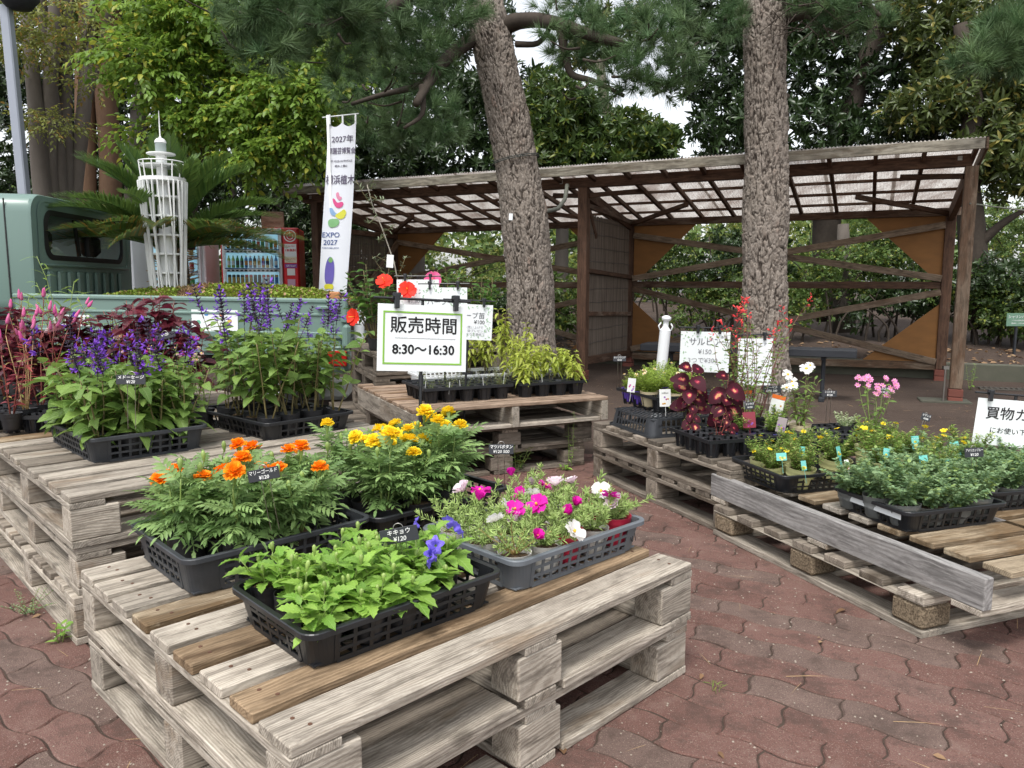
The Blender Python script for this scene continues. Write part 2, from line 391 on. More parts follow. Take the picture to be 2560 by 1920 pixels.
PLY = pm('orange_stained_plywood', (.27, .125, .036), (.15, .068, .022), 5, .65, .1, 30, .3, stretch=(1, 1, 3))
BLK = pm('black_plastic', (.011, .012, .014), (.018, .019, .022), 20, .38, .1, 150, .5)
BLK2 = pm('worn_charcoal_plastic', (.024, .027, .032), (.048, .051, .056), 14, .5, .15, 120, .45, contrast=.25)
GRYP = pm('slate_grey_plastic', (.10, .115, .13), (.14, .15, .165), 10, .45, .1, 100, .45)
POT = pm('black_poly_pot', (.012, .012, .014), (.03, .03, .032), 30, .42, .3, 60, .5, stretch=(1, 1, 8))
SOIL = pm('potting_soil', (.07, .045, .028), (.17, .12, .075), 120, .95, 1, 150, .1, contrast=.2)
WHT = pm('white_painted', (.78, .79, .78), (.70, .71, .70), 12, .4, .05, 60, var=.03)
WPLA = pm('white_plastic', (.72, .74, .74), (.66, .68, .68), 8, .35, .05, 60, var=.03)
PAPER = pm('laminated_paper', (.80, .83, .83), (.76, .79, .80), 3, .25, .08, 6, var=.02)
INK = pm('black_print', (.02, .018, .02), None, 10, .5)
CHALK = pm('white_marker', (.85, .85, .83), None, 10, .6)
SLATE = pm('black_label_plate', (.022, .024, .030), (.032, .034, .04), 10, .4)
WIRE = pm('steel_wire', (.45, .43, .40), None, 10, .35, metal=1)
GREENP = pm('green_print', (.22, .45, .05), None, 5, .4)
SOFTG = pm('pale_green_print', (.25, .42, .22), (.38, .55, .36), 60, .5)
GREYT = pm('grey_print', (.28, .28, .30), None, 5, .5)
RUST = pm('rusty_nail_head', (.10, .045, .025), None, 50, .8)
# ================================================================ GROUND
def ground_mat():
    m, n, l, b, o = new_mat('trodden_earth')
    g = n.new('ShaderNodeNewGeometry').outputs['Position']
    v = g
    f1 = noise(n, l, v, .9, 5, .6); f2 = noise(n, l, v, 30, 5, .7); f3 = noise(n, l, v, 260, 2, .6)
    mp = n.new('ShaderNodeMapping'); mp.inputs['Scale'].default_value = (1.2, 7, 1); l.new(v, mp.inputs[0])
    f4 = noise(n, l, mp.outputs[0], 2.2, 5, .7)
    c = mixc(n, l, ramp(n, l, f1, [(.35, 0.), (.65, 1.)]), (.050, .034, .027), (.078, .056, .044))
    c = mixc(n, l, ramp(n, l, f4, [(.5, 0.), (.7, .6)]), c, (.045, .029, .022))
    c = mixc(n, l, ramp(n, l, f2, [(.45, 0.), (.75, .55)]), c, (.095, .072, .056))
    c = mixc(n, l, ramp(n, l, f3, [(.68, 0.), (.72, .8)]), c, (.25, .21, .165))
    l.new(c, b.inputs['Base Color']); b.inputs['Roughness'].default_value = .92; b.inputs['Specular IOR Level'].default_value = .2
    bump(n, l, b, mth(n, l, 'ADD', f2, mth(n, l, 'MULTIPLY', f3, .5)), .9, .006)
    return m
EARTH = ground_mat()
def grid_sheet(name, x0, x1, y0, y1, nx, ny, fz, mat_):
    X = np.linspace(x0, x1, nx); Y = np.linspace(y0, y1, ny); XX, YY = np.meshgrid(X, Y)
    V = np.stack([XX.ravel(), YY.ravel(), fz(XX, YY).ravel()], 1)
    i = np.arange((nx - 1) * (ny - 1)); r = i // (nx - 1); c = i % (nx - 1); a = r * nx + c
    return mktri(name, V, np.stack([a, a + 1, a + nx + 1, a + nx], 1), mat_, smooth=True)
def gz(x, y):
    far = np.clip((y - 3.9) / 1.6, 0, 1)
    return -.014 + far * .013 + .004 * np.sin(x * 2.1 + 1) * np.sin(y * 1.7) * far
O('ground', grid_sheet('ground', -60, 60, -20, 100, 260, 260, lambda x, y: gz(x, y), EARTH), kind='structure', loc=(0, 0, 0))
O('ground_near', grid_sheet('ground_near', -6, 8, .2, 9.4, 140, 110, lambda x, y: gz(x, y) + .0095 * np.clip(1 - (y - 3.4) / .6, 0, 1) + .004 * np.clip((y - 3.4) / .6, 0, 1), EARTH), kind='structure')
def paver_mat():
    m, n, l, b, o = new_mat('red_concrete_paver')
    g = n.new('ShaderNodeNewGeometry').outputs['Position']
    r = n.new('ShaderNodeObjectInfo').outputs['Random']
    f1 = noise(n, l, g, 2.3, 5, .65); f2 = noise(n, l, g, 22, 5, .7); f3 = noise(n, l, g, 330, 2, .5); f5 = noise(n, l, g, 170, 2, .5)
    red = mixc(n, l, r, (.135, .068, .055), (.19, .108, .09))
    gry = ramp(n, l, r, [(.66, 0.), (.72, 1.)])
    red = mixc(n, l, mth(n, l, 'MULTIPLY', gry, .6), red, (.115, .090, .075))
    sx = n.new('ShaderNodeSeparateXYZ'); l.new(g, sx.inputs[0])
    d = mth(n, l, 'ADD', mth(n, l, 'MULTIPLY', f1, 2.6), mth(n, l, 'MULTIPLY', f2, 1.0))
    d = mth(n, l, 'ADD', d, mth(n, l, 'MULTIPLY', mth(n, l, 'ABSOLUTE', mth(n, l, 'SUBTRACT', sx.outputs[1], 1.2)), .16))
    d = mth(n, l, 'ADD', d, mth(n, l, 'MULTIPLY', mth(n, l, 'MAXIMUM', mth(n, l, 'SUBTRACT', .1, sx.outputs[0]), 0), .38))
    dirt = ramp(n, l, d, [(1.35, 0.), (2.2, 1.)])
    c = mixc(n, l, mth(n, l, 'MULTIPLY', dirt, .88), red, (.075, .052, .041))
    c = mixc(n, l, ramp(n, l, f3, [(.58, 0.), (.70, .5)]), c, (.40, .33, .27))
    c = mixc(n, l, ramp(n, l, f5, [(.30, .6), (.40, 0.)]), c, (.06, .04, .032))
    f7 = noise(n, l, g, 7, 6, .75)
    c = mixc(n, l, ramp(n, l, f7, [(.50, 0.), (.62, .55)]), c, (.06, .042, .034)); c = mixc(n, l, ramp(n, l, f7, [(.34, .35), (.45, 0.)]), c, (.25, .175, .145))
    l.new(c, b.inputs['Base Color']); b.inputs['Roughness'].default_value = .88; b.inputs['Specular IOR Level'].default_value = .25
    bump(n, l, b, mth(n, l, 'ADD', mth(n, l, 'MULTIPLY', f3, 1.2), f2), .9, .004)
    return m
PAV = paver_mat()
PL, PW, PA, PB = .235, .114, .011, .009
def warp(x, y): return x + PB * math.sin(2 * PI * y / PW), y + PA * math.sin(2 * PI * x / PL)
def paver_mesh(x0, y0, nm):
    g = .0022; R = []
    for i in range(9): R.append((x0 + g + (PL - 2 * g) * i / 8, y0 + g))
    for i in range(1, 5): R.append((x0 + PL - g, y0 + g + (PW - 2 * g) * i / 5))
    for i in range(9): R.append((x0 + PL - g - (PL - 2 * g) * i / 8, y0 + PW - g))
    for i in range(1, 5): R.append((x0 + g, y0 + PW - g - (PW - 2 * g) * i / 5))
    cx, cy = x0 + PL / 2, y0 + PW / 2; k = len(R); V = []; F = []
    for s, z in ((1, -.03), (1, -.004), (.955, 0.)):
        for x, y in R:
            a, b_ = warp(cx + (x - cx) * (s if s == 1 else 1 - .007 / PL), cy + (y - cy) * (s if s == 1 else 1 - .008 / PW)); V.append((a - cx, b_ - cy, z))
    for q in range(2):
        for j in range(k): F.append((q * k + j, q * k + (j + 1) % k, (q + 1) * k + (j + 1) % k, (q + 1) * k + j))
    F.append(tuple(range(2 * k, 3 * k)))
    return V, F, mk(nm, V, F, PAV)
PM = [paver_mesh(0, 0, 'paver'), paver_mesh(PL / 2, PW, 'paver')]
PROT = rad(-33)
pv = bpy.data.objects.new('pavement', None); COL.objects.link(pv); pv['kind'] = 'structure'
rr = random.Random(4); cells = []
for j in range(-45, 60):
    for i in range(-34, 34):
        off = (j % 2) * PL / 2
        x = i * PL + off + PL / 2; y = j * PW + PW / 2
        X = x * math.cos(PROT) - y * math.sin(PROT) + .1; Y = x * math.sin(PROT) + y * math.cos(PROT) + 2.0
        if not (-2.6 < X < 4.2 and .75 < Y < 5.3): continue
        p = None
        zc = Y * math.cos(PITCH) + EYE * math.sin(PITCH); px = 1280 + FPX * X / zc; py = 960 + FPX * (EYE * math.cos(PITCH) - Y * math.sin(PITCH)) / zc
        vis = -60 < px < 2620 and py < 2000
        inN = abs((X + .16) * math.cos(.78) + (Y - 1.98) * math.sin(.78)) < .55 and abs(-(X + .16) * math.sin(.78) + (Y - 1.98) * math.cos(.78)) < .5
        cells.append(((not vis) or inN, zc, X, Y, j % 2))
cells.sort()
stV, stF = [], []
for q, (nv, zc, X, Y, v) in enumerate(cells):
    dz = rr.uniform(-.0018, .0018); rx, ry = rr.gauss(0, .007), rr.gauss(0, .007)
    if q < 290:
        O('paver', PM[v][2], pv, (X, Y, dz), (rx, ry, PROT))
    else:
        M = Matrix.Translation((X, Y, dz - .0005)) @ Euler((rx, ry, PROT)).to_matrix().to_4x4(); k = len(stV)
        stV += [M @ Vector(p) for p in PM[v][0]]; stF += [tuple(i + k for i in f) for f in PM[v][1]]
O('paver_field', mk('paver_field', stV, stF, PAV), pv, kind='stuff')
# small things lying on the ground
NEEDLE = pm('dry_needle', (.42, .29, .15), (.30, .19, .09), 20, .8)
LITM = leafmat('dry_leaf', (.18, .10, .05), (.30, .20, .11), .15, .7)
R = np.random.RandomState(5)
def litter(name, n_, xr, yr, tm, mat_, s0, s1, z=.004, cone=.25):
    pos = np.stack([R.uniform(*xr, n_), R.uniform(*yr, n_), np.full(n_, z)], 1)
    a = R.uniform(0, 6.28, n_); d = np.stack([np.cos(a), np.sin(a), R.uniform(-.02, .08, n_)], 1)
    up = np.stack([R.normal(0, cone, n_), R.normal(0, cone, n_), np.ones(n_)], 1)
    V, T = scatter(tm, pos, d, up, R.uniform(s0, s1, n_))
    return mktri(name, V, T, mat_, rnd=np.repeat(R.rand(n_), len(tm[0])))
ndl = (np.array([(0, -.0008, 0), (0, .0008, 0), (.06, .0008, .002), (.06, -.0008, .002), (.12, .0002, .0)], float), np.array([(0, 3, 2), (0, 2, 1), (3, 4, 2)]))
O('pine_needle_litter', litter('pine_needle_litter', 900, (-3, 5), (1, 8.5), ndl, NEEDLE, .5, 1.1), kind='stuff')
O('fallen_leaf_litter', litter('fallen_leaf_litter', 420, (-3, 7), (1.2, 8.8), tree_leaf(.03, .014), LITM, .3, 1.0, .006, .5), kind='stuff')
PEB = pm('pale_grit', (.36, .31, .25), (.22, .18, .15), 300, .9, attr=False)
gr = (np.array([(0, 0, .003), (.004, 0, 0), (0, .0035, 0), (-.003, 0, 0), (0, -.004, 0)], float), np.array([(0, 1, 2), (0, 2, 3), (0, 3, 4), (0, 4, 1)]))
O('grit', litter('grit', 5200, (-1.6, 3.6), (.95, 4.2), gr, PEB, .3, 1.1, .0015, .1), kind='stuff')
for q, (x, y, s, lb) in enumerate([(1330, 1860, .045, 'curled brown fallen leaf lying right of the near pallet stack'), (1410, 1885, .035, 'thin brown curled leaf lying at the lower end of the picture'),
                                (2115, 1525, .04, 'pale fallen leaf lying beside the chip block pallet'), (1795, 1880, .022, 'tiny cream leaf lying on red pavers at the very bottom')]):
    p = at(x, y, .006); o = O('fallen_leaf', mesh_of('fallen_leaf', leaf_t(s, s * .5, 5, .5, .3), LITM), loc=p, rot=(.1, -.1, q * 1.7)); tag(o, lb, 'leaf', 'fallen leaves on the pavers')
# ================================================================ PALLETS
prn = random.Random(9)
NAILM = MB().lathe([(0.0045, 0), (.0045, .0012), (0, .0014)], 6).mesh('nail', RUST)
def pallet(label, c, rz, L, Wd, nd=9, dw=.1, hd=.023, hs_=.018, hb=.1, hbt=.022, tops=(W_TAN, W_GREY, W_TAN, W_WET, W_GREY), side=W_GREY, blk=None, z0=0, nails=False, group=None, bw=.095, bl=.14, widths=None, sink=0):
    t = thing('pallet', label, 'pallet', (c[0], c[1], z0), rz, group)
    ua, va = L / 2, Wd / 2; zt = 0
    # bottom frame
    zb = hbt / 2
    for s in (-1, 0, 1):
        O('bottom_board', boxmesh('bottom_board', Wd, .1, hbt, side), t, (s * (ua - .05), 0, zb), (0, 0, PI / 2))
    for s in (-1, 0, 1):
        for q in (-1, 1):
            ln = ua - .15 - .002
            O('bottom_board', boxmesh('bottom_board', ln, .1, hbt - .001, side), t, (q * (ua / 2), s * (va - .05), zb), (prn.gauss(0, .002), 0, 0))
    for i in (-1, 0, 1):
        for j in (-1, 0, 1):
            bx, by = (.1, .1) if blk else ((bl, bw))
            if blk:
                bx = .125; by = .125
            me = boxmesh('block', bx, by, hb - .001, blk or side, .012 if blk else .004)
            O('block', me, t, (i * (ua - bx / 2 - .001), j * (va - by / 2 - .001), hbt + hb / 2), (0, 0, prn.gauss(0, .012) if not blk else 0))
    for s in (-1, 0, 1):
        O('stringer_board', boxmesh('stringer_board', Wd, .1, hs_, side), t, (s * (ua - .05), 0, hbt + hb + hs_ / 2), (0, 0, PI / 2))
    z = hbt + hb + hs_ + hd / 2
    ws = widths or [dw] * nd
    gap = (Wd - sum(ws)) / (len(ws) - 1); y = -va
    for k, wdt in enumerate(ws):
        y0 = y + wdt / 2; y += wdt + gap
        m = side if (k in (0,) and side is W_GREY) else tops[prn.randrange(len(tops))]
        b_ = O('deck_board', boxmesh('deck_board', L - .002 + prn.uniform(-.006, .002), wdt, hd, m, .003), t, (prn.uniform(-.003, .003), y0, z), (0, 0, prn.gauss(0, .003)))
        if nails:
            for s in (-1, 1):
                for e in (-.018, .02): O('nail', NAILM, t, (s * (ua - .06 + prn.uniform(-.015, .015)), y0 + e, z + hd / 2))
    return t
def off2(A, a1, d1, a2, d2): return (A[0] + math.cos(a1) * d1 + math.cos(a2) * d2, A[1] + math.sin(a1) * d1 + math.sin(a2) * d2)
AN = (-.364, 1.173); aN = rad(44.8); cN = off2(AN, aN, .605, aN + PI / 2, .556)
pallet('upper pallet of the near stack, front edge nearest the camera, carrying four baskets', cN, aN, 1.21, 1.112, nails=True, z0=.165, bw=.09, widths=[.112, .09, .098, .095, .1, .09, .095, .1, .095], group='pallets of the near stack')
pallet('lower pallet of the near stack, standing on the pavers under the near baskets', off2(cN, aN, .006, aN + PI / 2, .004), aN + .008, 1.2, 1.10, tops=(W_GREY, W_MID), group='pallets of the near stack', bw=.09)
aL = rad(43.5); AL = (-1.301, 2.215); cL = off2(AL, aL, .66, rad(134.5), .60)
for k, lb in enumerate(['bottom pallet of the left stack, resting on the pavers', 'middle pallet of the left stack, between two others', 'top pallet of the left stack, under the two purple sage baskets']):
    pallet(lb, off2(cL, aL, [-.012, .012, 0][k], 0, 0), aL + [.006, -.006, 0][k], 1.32, 1.2, nd=9, hb=[.0863, .0863, .099][k], z0=[0, .1473, .2946][k] if False else [0, .1488, .2976][k] - [0, 0, .0006][k], tops=(W_TAN, W_GREY, W_MID) if k == 2 else (W_GREY, W_MID), group='pallets of the left stack', hd=.0235, widths=[.1, .1, .095, .085, .1, .1, .09, .1, .1] if k == 2 else None)
aC = rad(25.0); AC = (-.53, 4.028); cC = off2(AC, aC, .61, aC + PI / 2, .6)
for k, lb in enumerate(['bottom pallet of the centre stack, behind the yellow marigolds', 'middle pallet of the centre stack, shadowed between two others']):
    pallet(lb, off2(cC, aC, -.06 + .05 * k, aC + PI / 2, .02), aC + .01, 1.1, 1.1, side=W_MID, tops=(W_DARK, W_MID), hb=.076, z0=k * .139, group='pallets of the centre stack')
def beam_pallet(label, c, rz, L, Wd, H, z0, beams_w=.045, nd=8, dw=.1, tops=(W_WARM,), side=W_GREY, group=None, skip=0.):
    """two-way pallet: beams on edge running across, deck boards above and a few below"""
    t = thing('pallet', label, 'pallet', (c[0], c[1], z0), rz, group)
    for s in (-1, 0, 1):
        O('beam', boxmesh('beam', Wd, beams_w, H - .024, side, .003), t, (s * (L / 2 - beams_w / 2), 0, (H - .024) / 2 + .002), (0, 0, PI / 2))
    for k in range(3):
        O('bottom_board', boxmesh('bottom_board', L - 2 * beams_w - .004, .1, .02, side), t, (0, (k - 1) * (Wd / 2 - .06), .0105))
    gap = (Wd - nd * dw) / (nd - 1)
    for k in range(nd):
        O('deck_board', boxmesh('deck_board', L - skip - .002, dw, .021, tops[prn.randrange(len(tops))], .003), t, (skip / 2, -Wd / 2 + dw / 2 + k * (dw + gap), H - .0105), (0, 0, prn.gauss(0, .002)))
    return t
beam_pallet('top pallet of the centre stack with reddish deck boards, under the seedling trays', cC, aC, 1.22, 1.2, .142, .278, nd=9, group='pallets of the centre stack')
aR = rad(23.6); AR = (.928, 3.227); cR = off2(AR, aR, .55, aR + PI / 2, .58)
for k, lb in enumerate(['lower pallet of the grey stack at the right, behind the pink rose moss', 'upper pallet of the grey stack at the right, under the coleus trays']):
    pallet(lb, cR, aR + .01 * (k - .5), 1.1, 1.175, side=W_MID, tops=(W_MID, W_DARK), hb=.0925, z0=k * .1555, group='pallets of the grey stack at the right')
a2 = rad(20.5); A2 = (1.257, 2.245); c2_ = off2(A2, a2, .58, a2 + PI / 2, .54)
pallet('low pallet with pressed chip blocks at the right, resting on the pavers', c2_, a2, 1.16, 1.08, side=W_GREY, tops=(W_MID,), blk=CHIP, hb=.082, hs_=.001 + .001, hd=.026, hbt=.022, nd=7, group='pallets of the front right stack')
a3 = rad(20.5); A3 = (1.343, 2.093); c3 = off2(A3, a3, .56, a3 + PI / 2, .66)
t = thing('pallet', 'pale two-way pallet at the right overhanging the chip block pallet, carrying the herb baskets', 'pallet', (c3[0], c3[1], .135), a3, 'pallets of the front right stack')
for s in (-1, 0, 1):
    O('beam', boxmesh('beam', 1.32, .035, .098, W_BOARD, .003), t, (s * (.56 - .018), 0, .0195 + .049), (0, 0, PI / 2))
for k in range(3):
    O('bottom_board', boxmesh('bottom_board', 1.12, .1, .019, W_GREY), t, (0, (-1 + k) * .605, .0095))
for k in range(10):
    O('deck_board', boxmesh('deck_board', 1.02, .095, .021, (W_TAN, W_TAN, W_GREY, W_TAN)[prn.randrange(4)], .003), t, (.05 + .02, -.60 + k * .133, .107), (0, 0, prn.gauss(0, .003)))
# stray boards behind the centre stack
pallet('old dark pallet lying behind the centre stack', (-.75, 5.75), rad(22), 1.1, 1.0, side=W_DARK, tops=(W_DARK,), group='pallets at the back')
pallet('second dark pallet at the back, under the hibiscus pots', (-.62, 5.62), rad(22), .95, .9, side=W_DARK, tops=(W_DARK,), group='pallets at the back', z0=.165)
pallet('third dark pallet at the back, under the hibiscus pots', (-.62, 5.62), rad(21), .95, .9, side=W_DARK, tops=(W_DARK,), group='pallets at the back', z0=.33, hb=.09)
# writing on the blocks and boards
def stamp(s, size, loc, rz, mat_, label, parent=None, tilt=PI / 2, bold=0):
    return O('lettering', text_mesh(s, size, mat_, bold), parent, loc, (tilt, 0, rz))
# ================================================================ BASKETS
def basket(label, c, rz, L, Wd, H, z, mat_=BLK, rows=3, pitch=.036, group='plastic plant baskets', taper=.016, num=None, base=True, upside=False, rimw=.011, numside=0, solid=.05):
    t = thing('basket', label, 'basket', (c[0], c[1], z), rz, group)
    r = .035; HL, HW = L / 2, Wd / 2
    def P(side, s, h, out=0):     # side 0:-y 1:+x 2:+y 3:-x ; s along from -1..1 in metres; h 0..1
        ins = taper * (1 - h)
        hl, hw = HL - rimw - ins + out, HW - rimw - ins + out
        return [Vector((s, -hw, h * H)), Vector((hl, s, h * H)), Vector((-s, hw, h * H)), Vector((-hl, -s, h * H))][side]
    wl = MB()
    for side in range(4):
        ln = (L if side % 2 == 0 else Wd) / 2 - rimw - taper - solid; nn = max(3, round(2 * ln / pitch)); k = 1
        for i in range(nn + 1):
            s = -ln + 2 * ln * i / nn; a = P(side, s, .03); b = P(side, s * (1 + .02), .96)
            wl.bar(a, b, .0028, .009 if i not in (0, nn) else .012, up=(P(side, s + .1, .5) - P(side, s, .5)))
        for q in range(rows + 1):
            h = .06 + (.80) * q / rows
            wl.bar(P(side, -ln, h), P(side, ln, h), .003, .0075)
        wl.bar(P(side, -ln, .93), P(side, ln, .93), .003, .013)
        wl.bar(P(side, -ln, .03), P(side, ln, .03), .004, .008)
        # solid corner to the next side
        for sgn in (0, .0028):
            V = []; F = []; st = 7
            for h in (0, .5, 1.):
                ins = taper * (1 - h); hl, hw = HL - rimw - ins - sgn, HW - rimw - ins - sgn
                cx, cy = [(hl - r, -hw + r), (hl - r, hw - r), (-hl + r, hw - r), (-hl + r, -hw + r)][side]
                pts = [P(side, ln, h, -sgn)]
                for q in range(st):
                    a = -PI / 2 + side * PI / 2 + (PI / 2) * q / (st - 1); pts.append(Vector((cx + r * math.cos(a), cy + r * math.sin(a), h * H)))
                ln2 = (Wd if side % 2 == 0 else L) / 2 - rimw - taper - solid
                pts.append(P((side + 1) % 4, -ln2, h, -sgn)); V += pts
            m_ = st + 2
            for q in range(2):
                for j in range(m_ - 1):
                    f = (q * m_ + j, q * m_ + j + 1, (q + 1) * m_ + j + 1, (q + 1) * m_ + j); F.append(f if sgn == 0 else f[::-1])
            wl.add(V, F)
    wl.obj('wall_grid', mat_, t)
    rm = MB(); ring = []
    for side in range(4):
        cx, cy = [(HL - r, -HW + r), (HL - r, HW - r), (-HL + r, HW - r), (-HL + r, -HW + r)][side]
        for q in range(7):
            a = -PI / 2 + side * PI / 2 + (PI / 2) * q / 6; ring.append((cx, cy, math.cos(a), math.sin(a)))
    prof = [(-.014, -.004), (-.014, .001), (-.002, .002), (0, 0), (-.0005, -.011), (-.003, -.011), (-.003, -.003), (-.014, -.004)]
    V = []; F = []; kk = len(ring)
    for d, zz in prof:
        for cx, cy, ca, sa in ring: V.append((cx + (r + d) * ca, cy + (r + d) * sa, H + zz))
    for q in range(len(prof) - 1):
        for j in range(kk): F.append((q * kk + (j + 1) % kk, q * kk + j, (q + 1) * kk + j, (q + 1) * kk + (j + 1) % kk))
    rm.add(V, F); rm.obj('rim', mat_, t)
    if base:
        bs = MB(); hl, hw = HL - rimw - taper - .004, HW - rimw - taper - .004
        nx = round(2 * hl / .03); ny = round(2 * hw / .03)
        for i in range(nx + 1): bs.bar((-hl + 2 * hl * i / nx, -hw, .003), (-hl + 2 * hl * i / nx, hw, .003), .006, .003)
        for j in range(ny + 1): bs.bar((-hl, -hw + 2 * hw * j / ny, .0055), (hl, -hw + 2 * hw * j / ny, .0055), .006, .003)
        bs.obj('base_grid', mat_, t)
    if num:
        for (s, side, xo) in num:
            p = P(side, xo, .45, .0008); q2 = P(side, xo, .9, .0008) - p
            R_ = Matrix.Rotation(side * PI / 2, 3, 'Z') @ Euler((PI / 2 + (-1) * math.atan2(taper, H), 0, 0)).to_matrix()
            if upside: R_ = R_ @ Matrix.Rotation(PI, 3, 'Z')
            M = R_.to_4x4(); M.translation = p
            O('lettering', text_mesh(s, .038, NUMD, .01, sx=.75), t, mat=M)
    if upside: t.rotation_euler = (PI, 0, rz); t.location.z = z + H
    return t
NUMD = pm('moulded_number', (.008, .008, .010), None, 10, .6)
def rim_c(A, aa, L, bb, Wd): return off2(A, aa, L / 2, bb, Wd / 2)
ZN = .331
bk = {}
aK = rad(43.2)
cK = rim_c((-.389, 1.386), aK, .515, aK + PI / 2, .365)
bk['kikyo'] = basket('black basket of bellflower seedlings, nearest the camera', cK, aK, .515, .365, .082, ZN, BLK, 3, .040)
cP = rim_c((.010, 1.772), aK, .525, aK + PI / 2, .395)
bk['portu'] = basket('slate grey basket full of rose moss, right of the bellflowers', cP, aK, .525, .395, .085, ZN, GRYP, 3, .034, num=[('01', 0, .215)])
cO = rim_c((-.772, 1.746), aK, .525, aK + PI / 2, .42)
bk['orange'] = basket('charcoal basket holding the orange marigolds, at the left corner', cO, aK, .525, .42, .098, ZN, BLK2, 3, .036, num=[('01', 3, -.15)], solid=.07)
cY = rim_c((-.385, 2.128), rad(44), .535, rad(134), .40)
bk['yellow'] = basket('black basket holding the yellow marigolds', cY, rad(44), .535, .40, .082, ZN, BLK, 3, .036)
ZL = .4575
cSL = rim_c((-1.461, 2.602), rad(44), .43, rad(134.6), .60)
bk['sageL'] = basket('charcoal basket of purple sage at the left, nearer the camera', cSL, rad(44), .43, .60, .092, ZL, BLK2, 3, .034)
cSR = rim_c((-.985, 2.985), rad(48), .44, rad(135), .62)
bk['sageR'] = basket('black basket of tall purple sage in front of the truck', cSR, rad(48), .44, .62, .075, ZL, BLK, 2, .036)
ZR = .3115
c10 = off2((.705, 3.83), rad(18), .25, rad(110.5), .22)
bk['ten'] = basket('charcoal basket turned upside down as a stand for the green pots', c10, rad(20.5), .54, .46, .092, ZR, BLK2, 2, .03, num=[('10', 2, .2), ('10', 1, -.15)], upside=True, base=True)
Z2 = .2535
c02 = rim_c((1.065, 2.956), rad(17), .45, rad(106), .385)
bk['o2'] = basket('black basket of pale yellow pots with teal tags', c02, rad(17), .45, .385, .075, Z2, BLK, 3, .034, num=[('02', 0, -.165)])
cG = rim_c((1.312, 2.468), rad(17), .445, rad(108), .38)
bk['green'] = basket('black basket of grey green trailing herbs with a white strip on its side', cG, rad(17), .445, .38, .075, Z2, BLK, 2, .034)
O('white_strip', boxmesh('white_strip', .30, .0016, .02, WPLA, 0), bk['green'], (-.2125, -.0, .052), (0, 0.0, PI / 2))
bk['green2'] = basket('black basket at the right picture edge with more grey green herbs', off2(cG, rad(17), .50, rad(108), .10), rad(14), .45, .38, .075, Z2, BLK, 2, .034)
bk['white'] = basket('white mesh basket behind the black seedling tray', (-.17, 4.93), rad(24), .95, .36, .11, .42, WPLA, 5, .028, group='plastic plant baskets')
# ================================================================ CELL TRAYS
def cell_tray(label, c, rz, nu, nv, pitch, H, z, slat=True, group='black cell trays'):
    t = thing('cell_tray', label, 'seedling tray', (c[0], c[1], z), rz, group)
    top = MB(); cel = MB(); ro, rb = pitch * .43, pitch * .31; k = 8
    for i in range(nu):
        for j in range(nv):
            cx = (i - (nu - 1) / 2) * pitch; cy = (j - (nv - 1) / 2) * pitch; h = pitch / 2
            V = []; F = []
            sq = [(h, 0), (h, h), (0, h), (-h, h), (-h, 0), (-h, -h), (0, -h), (h, -h)]
            for q in range(k):
                a = 2 * PI * q / k; V.append((cx + sq[q][0], cy + sq[q][1], H - .004)); V.append((cx + ro * math.cos(a), cy + ro * math.sin(a), H))
            for q in range(k): F.append((2 * q, 2 * ((q + 1) % k), 2 * ((q + 1) % k) + 1, 2 * q + 1))
            top.add(V, F)
            for q in range(k):
                a0, a1 = 2 * PI * (q + (.22 if slat else .02)) / k, 2 * PI * (q + (.78 if slat else .98)) / k
                for e in (0, .0022):
                    V = [(cx + (ro - e) * math.cos(a0), cy + (ro - e) * math.sin(a0), H), (cx + (ro - e) * math.cos(a1), cy + (ro - e) * math.sin(a1), H), (cx + (rb - e) * math.cos(a1), cy + (rb - e) * math.sin(a1), .0), (cx + (rb - e) * math.cos(a0), cy + (rb - e) * math.sin(a0), .0)]
                    cel.add(V, [(0, 3, 2, 1) if e == 0 else (0, 1, 2, 3)])
                if not slat or q % 2 == 0:
                    cel.bar((cx + (rb + .002) * math.cos(a0), cy + (rb + .002) * math.sin(a0), 0), (cx + (ro + .003) * math.cos(a0), cy + (ro + .003) * math.sin(a0), H), .003, .004)
            cel.lathe([(rb, .001), (rb * .55, .001)], 8, c=(cx, cy, 0))
    LX, LY = nu * pitch / 2, nv * pitch / 2
    top.bar((-LX, -LY, H - .006), (LX, -LY, H - .006), .006, .016); top.bar((-LX, LY, H - .006), (LX, LY, H - .006), .006, .016)
    top.bar((-LX, -LY, H - .006), (-LX, LY, H - .006), .006, .016); top.bar((LX, -LY, H - .006), (LX, LY, H - .006), .006, .016)
    top.obj('rim', BLK, t); cel.obj('cells', BLK, t)
    return t
ctC1 = cell_tray('front black cell tray of rosemary seedlings on the centre stack', off2((-.50, 4.235), rad(24.5), .28, rad(114.5), .20), rad(24.5), 5, 4, .108, .085, .4215, slat=False)
ctC2 = cell_tray('black cell tray of yellow green basil, right of the rosemary tray', off2((.018, 4.47), rad(23.5), .25, rad(113.5), .20), rad(22.5), 4, 4, .112, .085, .4215, slat=False)
c_up = off2((.753, 4.02), rad(20.5), .22, rad(112), .20)
ctU = cell_tray('slatted cell tray standing on the upside down basket', c_up, rad(21), 4, 4, .108, .085, ZR + .094)
ctR = cell_tray('empty black cell tray under the hanging coleus', rim_c((.88, 3.315), rad(19), .43, rad(106), .40), rad(18), 5, 4, .088, .082, ZR)
ctR2 = cell_tray('empty black cell tray behind the yellow daisy basket, under the white blossoms', off2((1.34, 3.40), rad(14), .26, rad(108), .17), rad(15), 6, 4, .088, .075, ZR)
ctR3 = cell_tray('black cell tray at the right with daisy pots and teal tags', off2((1.50, 2.86), rad(14), .27, rad(108), .19), rad(15), 6, 4, .09, .06, Z2)
